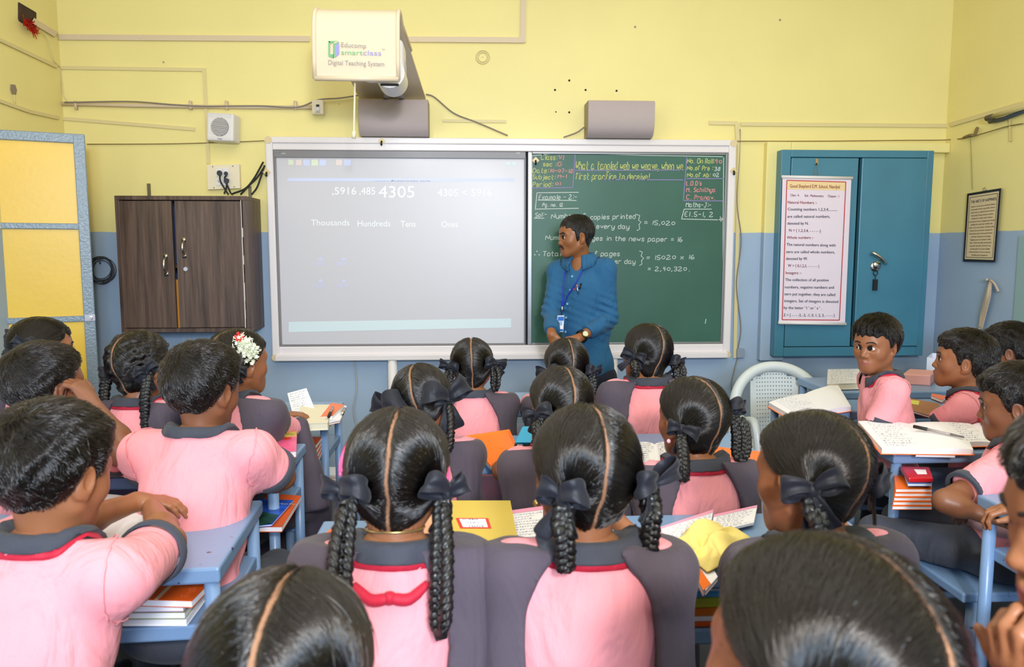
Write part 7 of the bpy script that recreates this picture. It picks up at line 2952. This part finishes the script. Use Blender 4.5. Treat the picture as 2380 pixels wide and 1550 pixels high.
def t_hit(px, py, off=.004):
    """first point of the shirt seen through a photo point"""
    d = ray(px, py)
    d = d / np.linalg.norm(d)
    for t in np.arange(3.6, 5.0, .003):
        p = np.array([0, 0, EYE]) + d * t
        q = ((p - o0 - SF.lo) / SF.h).round().astype(int)
        if (q >= 0).all() and (q < SF.n).all() and SF.f[tuple(q)] < 0:
            return Vector(p - d * off)
    return Vector(np.array([0, 0, EYE]) + d * (TD - .1))


# collar: two leaves
collar(te, NB + up * .004 - tf * .004, up, tf, .066, TSHIRT, None, (fs_, o0, .004), open_=20, hgt=.034, drop=.030, flare=.038)
# placket buttons, pocket
for x, y in ((1330, 642), (1326, 674), (1319, 706), (1316, 738), (1315, 771)):
    p = t_hit(x, y, .002)
    MB().tube([p, p - tf * -.004], .0065, 12).build('button', mat('pale_button', (120, 180, 214), .3), te)
pm_ = MB()
pts = [(1332, 668), (1383, 670), (1386, 706), (1372, 716), (1336, 706), (1332, 668)]
pp = []
for (ax, ay), (bx, by) in zip(pts[:-1], pts[1:]):
    for k in range(6):
        pp.append(t_hit(ax + (bx - ax) * k / 6, ay + (by - ay) * k / 6, .001))
pm_.tube(pp, .0018, 5)
pm_.build('pocket', TSHIRT, te, True)
sm = MB()
pp = [t_hit(1322 - .012 * (y - 640) + (4 if y < 660 else 0), y, .001) for y in range(630, 800, 6)]
sm.tube(pp, .002, 5)
sm.build('placket', TSHIRT, te, True)
rd = MB()
p = t_hit(1334.5, 672, .002)
rd.tube([p, p + tf * .003], .005, 8)
rd.build('red_mark', mat('red_thread', (190, 40, 50), .6), te)
# trousers and shoes
tl_ = Field(L(hip) - [.25, .25, 0] - [0, 0, L(hip)[2]], L(hip) + [.25, .3, .06], .011)
H = L(hip)
tl_.ell(H - [0, 0, .02], (.160, .128, .11), np.array([[tr.x, tf.x, 0], [tr.y, tf.y, 0], [0, 0, 1]]), .04)
for s in (-1, 1):
    a = H + A3(tr) * s * .085 - [0, 0, .05]
    k_ = A3(tr) * s * .095 + [H[0], H[1], .45]
    f_ = A3(tr) * s * .10 + [H[0], H[1], .05]
    tl_.cone(a, k_, .088, .068, k=.03)
    tl_.cone(k_, f_, .068, .062, k=.03, end=True)
tl_.f[:, :, tl_.ax[2] > H[2] + .05] = .1
tl_.wrinkle(.003, 38, 4)
V, Q = tl_.mesh(1)
np_mesh('trousers', V, Q, TNAVY, te)
for s in (-1, 1):
    ff = Field(A3(tr) * s * .10 + [H[0], H[1], 0] - [.18, .18, .0], A3(tr) * s * .10 + [H[0], H[1], .1] + [.18, .18, .02], .006)
    b_ = A3(tr) * s * .10 + [H[0], H[1], .042]
    ff.cone(b_ - A3(tf) * .04, b_ + A3(tf) * .13 - [0, 0, .01], .040, .030, k=.02)
    V, Q = ff.mesh(1)
    np_mesh('shoe', V, Q, M_BLACK, te)
# hair, eyes, brows, moustache
fh = hair_field('man', nb_h, .0026, .005, 3)
V, Q = fh.mesh(1)
N_ = vnormals(V, Q)
co, d = strands(V, N_, 'man')
hob = np_mesh('hair', tW(V), Q, HAIR_B, te, {'hp': V, 'strand': co, 'sdir': d @ Rn.T})
hair_strands(fh, V, N_, 'man', tW, hob, 3, 7000, (.010, .018), .0004, .0)


def surf(x, z):
    a, b = int(round((x - fl.lo[0]) / fl.h)), int(round((z - fl.lo[2]) / fl.h))
    c = np.where(fl.f[a, :, b] < 0)[0]
    return fl.ax[1][c[-1]] if len(c) else 0


for s in (-1, 1):
    eye(te, wpt((s * .031, .0715, -.004)), Rh @ Vector((.1, 1, .02)), .0125)
eb = MB()
for s in (-1, 1):
    ppp = [wpt((s * x, surf(s * x, z) + .0008, z)) for x, z in ((.010, .0165), (.020, .0205), (.032, .0225), (.043, .0195), (.050, .014))]
    eb.tube(curve_pts(ppp, 4), [.0042 * t for t in list(np.linspace(.8, 1.15, 9)) + list(np.linspace(1.1, .4, 8))], 8)
eb.build('eyebrow', M_BROW, te, True)
mu = MB()
for s in (-1, 1):
    ppp = [wpt((s * x, surf(s * x, z) + .002, z)) for x, z in ((.001, -.0535), (.010, -.0540), (.019, -.0580), (.028, -.0690))]
    mu.tube(curve_pts(ppp, 4), [.0062 * t for t in (1, 1, 1, 1, 1.05, 1.05, 1, 1, .9, .8, .7, .55, .4)], 8)
mu.build('moustache', M_BROW, te, True)
# watch
wt = MB()
d = (elL - wrL).normalized()
c = wrL + d * .030
q = d.to_track_quat('Z', 'Y').to_matrix().to_4x4()
wt.lathe([(.033, -.010), (.036, -.010), (.036, .010), (.033, .010)], Matrix.Translation(c) @ q, 24, False)
w_o = wt.build('watch_strap', M_BLACK, te, True)
fd_ = (Vector((0, 0, EYE)) - c).normalized()
fd_ = (fd_ - d * fd_.dot(d)).normalized()
wc = c + fd_ * .036
q2 = fd_.to_track_quat('Z', 'Y').to_matrix().to_4x4()
MB().lathe([(.001, .006), (.017, .006), (.0185, .003), (.0185, -.004)], Matrix.Translation(wc) @ q2, 24).build('watch_case', mat('gold_case', (190, 160, 100), .3, metal=.8), te, True)
MB().lathe([(.001, .0068), (.0148, .0066), (.015, .0055)], Matrix.Translation(wc) @ q2, 24).build('watch_dial', mat('dial', (226, 226, 190), .3), te)
rg = MB()
p = wrR + Vector((.45, -.25, -.55)).normalized() * .10
rg.lathe([(.010, -.003), (.0115, -.003), (.0115, .003), (.010, .003)], Matrix.Translation(p) @ Vector((.45, -.25, -.55)).to_track_quat('Z', 'Y').to_matrix().to_4x4(), 16, False)
# lanyard and card, pens
idc = empty('identity_card', t_hit(1302, 770), 'blue and white identity card on a blue lanyard round the teacher\'s neck', 'identity card')
ly = MB()
M_LAN = mat('royal_blue_lanyard', (36, 56, 176), .5)
for pts in ([(1319, 618), (1312, 640), (1309, 670), (1308, 700), (1307, 712)], [(1357, 617), (1345, 645), (1330, 670), (1318, 690), (1308, 712)]):
    ly.tube(curve_pts([t_hit(x, y, .006) for x, y in pts], 6), .0042, 6)
ly.build('lanyard', M_LAN, idc, True)
a, b = t_hit(1307, 712, .010), t_hit(1305, 733, .012)
MB().tube([a, a.lerp(b, .4), b], [.006, .005, .003], 8).build('clip', M_STEEL, idc, True)
cc = t_hit(1302, 752, .022)
kx = Vector((1, .25, 0)).normalized()
kz = Vector((.06, 0, 1)).normalized()


def card(mb, x0, z0, x1, z1, off, th):
    n_ = kx.cross(kz)
    q = [cc + kx * x0 + kz * z0, cc + kx * x1 + kz * z0, cc + kx * x1 + kz * z1, cc + kx * x0 + kz * z1]
    mb.hexa([p + n_ * off for p in q], [p + n_ * (off + th) for p in q])
    return mb


n_sign = 1 if kx.cross(kz).y < 0 else -1
card(MB(), -.020, -.046, .020, .046, 0, .004 * n_sign).build('holder', mat('card_holder', (190, 206, 222), .3), idc)
card(MB(), -.017, -.042, .017, .038, .004 * n_sign, .0006 * n_sign).build('card', M_PAPER, idc)
card(MB(), -.017, .016, .017, .038, .0046 * n_sign, .0005 * n_sign).build('blue_header', mat('card_blue', (50, 110, 200), .4), idc)
card(MB(), -.017, -.042, .017, -.030, .0046 * n_sign, .0005 * n_sign).build('blue_footer', MATS['card_blue'], idc)
card(MB(), -.010, -.010, .010, .014, .0046 * n_sign, .0006 * n_sign).build('photo', mat('card_photo', (150, 190, 226), .4), idc)
for k, (x0, y0, x1, y1, m, lab) in enumerate(((1341, 662, 1344, 683, M_STEEL, 'silver pen with a pink cap in the teacher\'s shirt pocket'), (1351, 658, 1347, 672, M_BLACK, 'dark pen in the teacher\'s shirt pocket'))):
    a, b = t_hit(x0, y0, .008), t_hit(x1, y1, .006)
    p_ = empty('pen', a, lab, 'pen')
    MB().tube([a.lerp(b, .2), b], .0042, 8).build('clip', m, p_, True)
    MB().tube([a, a.lerp(b, .25)], .0045, 8).build('cap', mat('pink_cap', (220, 110, 110), .4) if k == 0 else M_BLACK, p_, True)
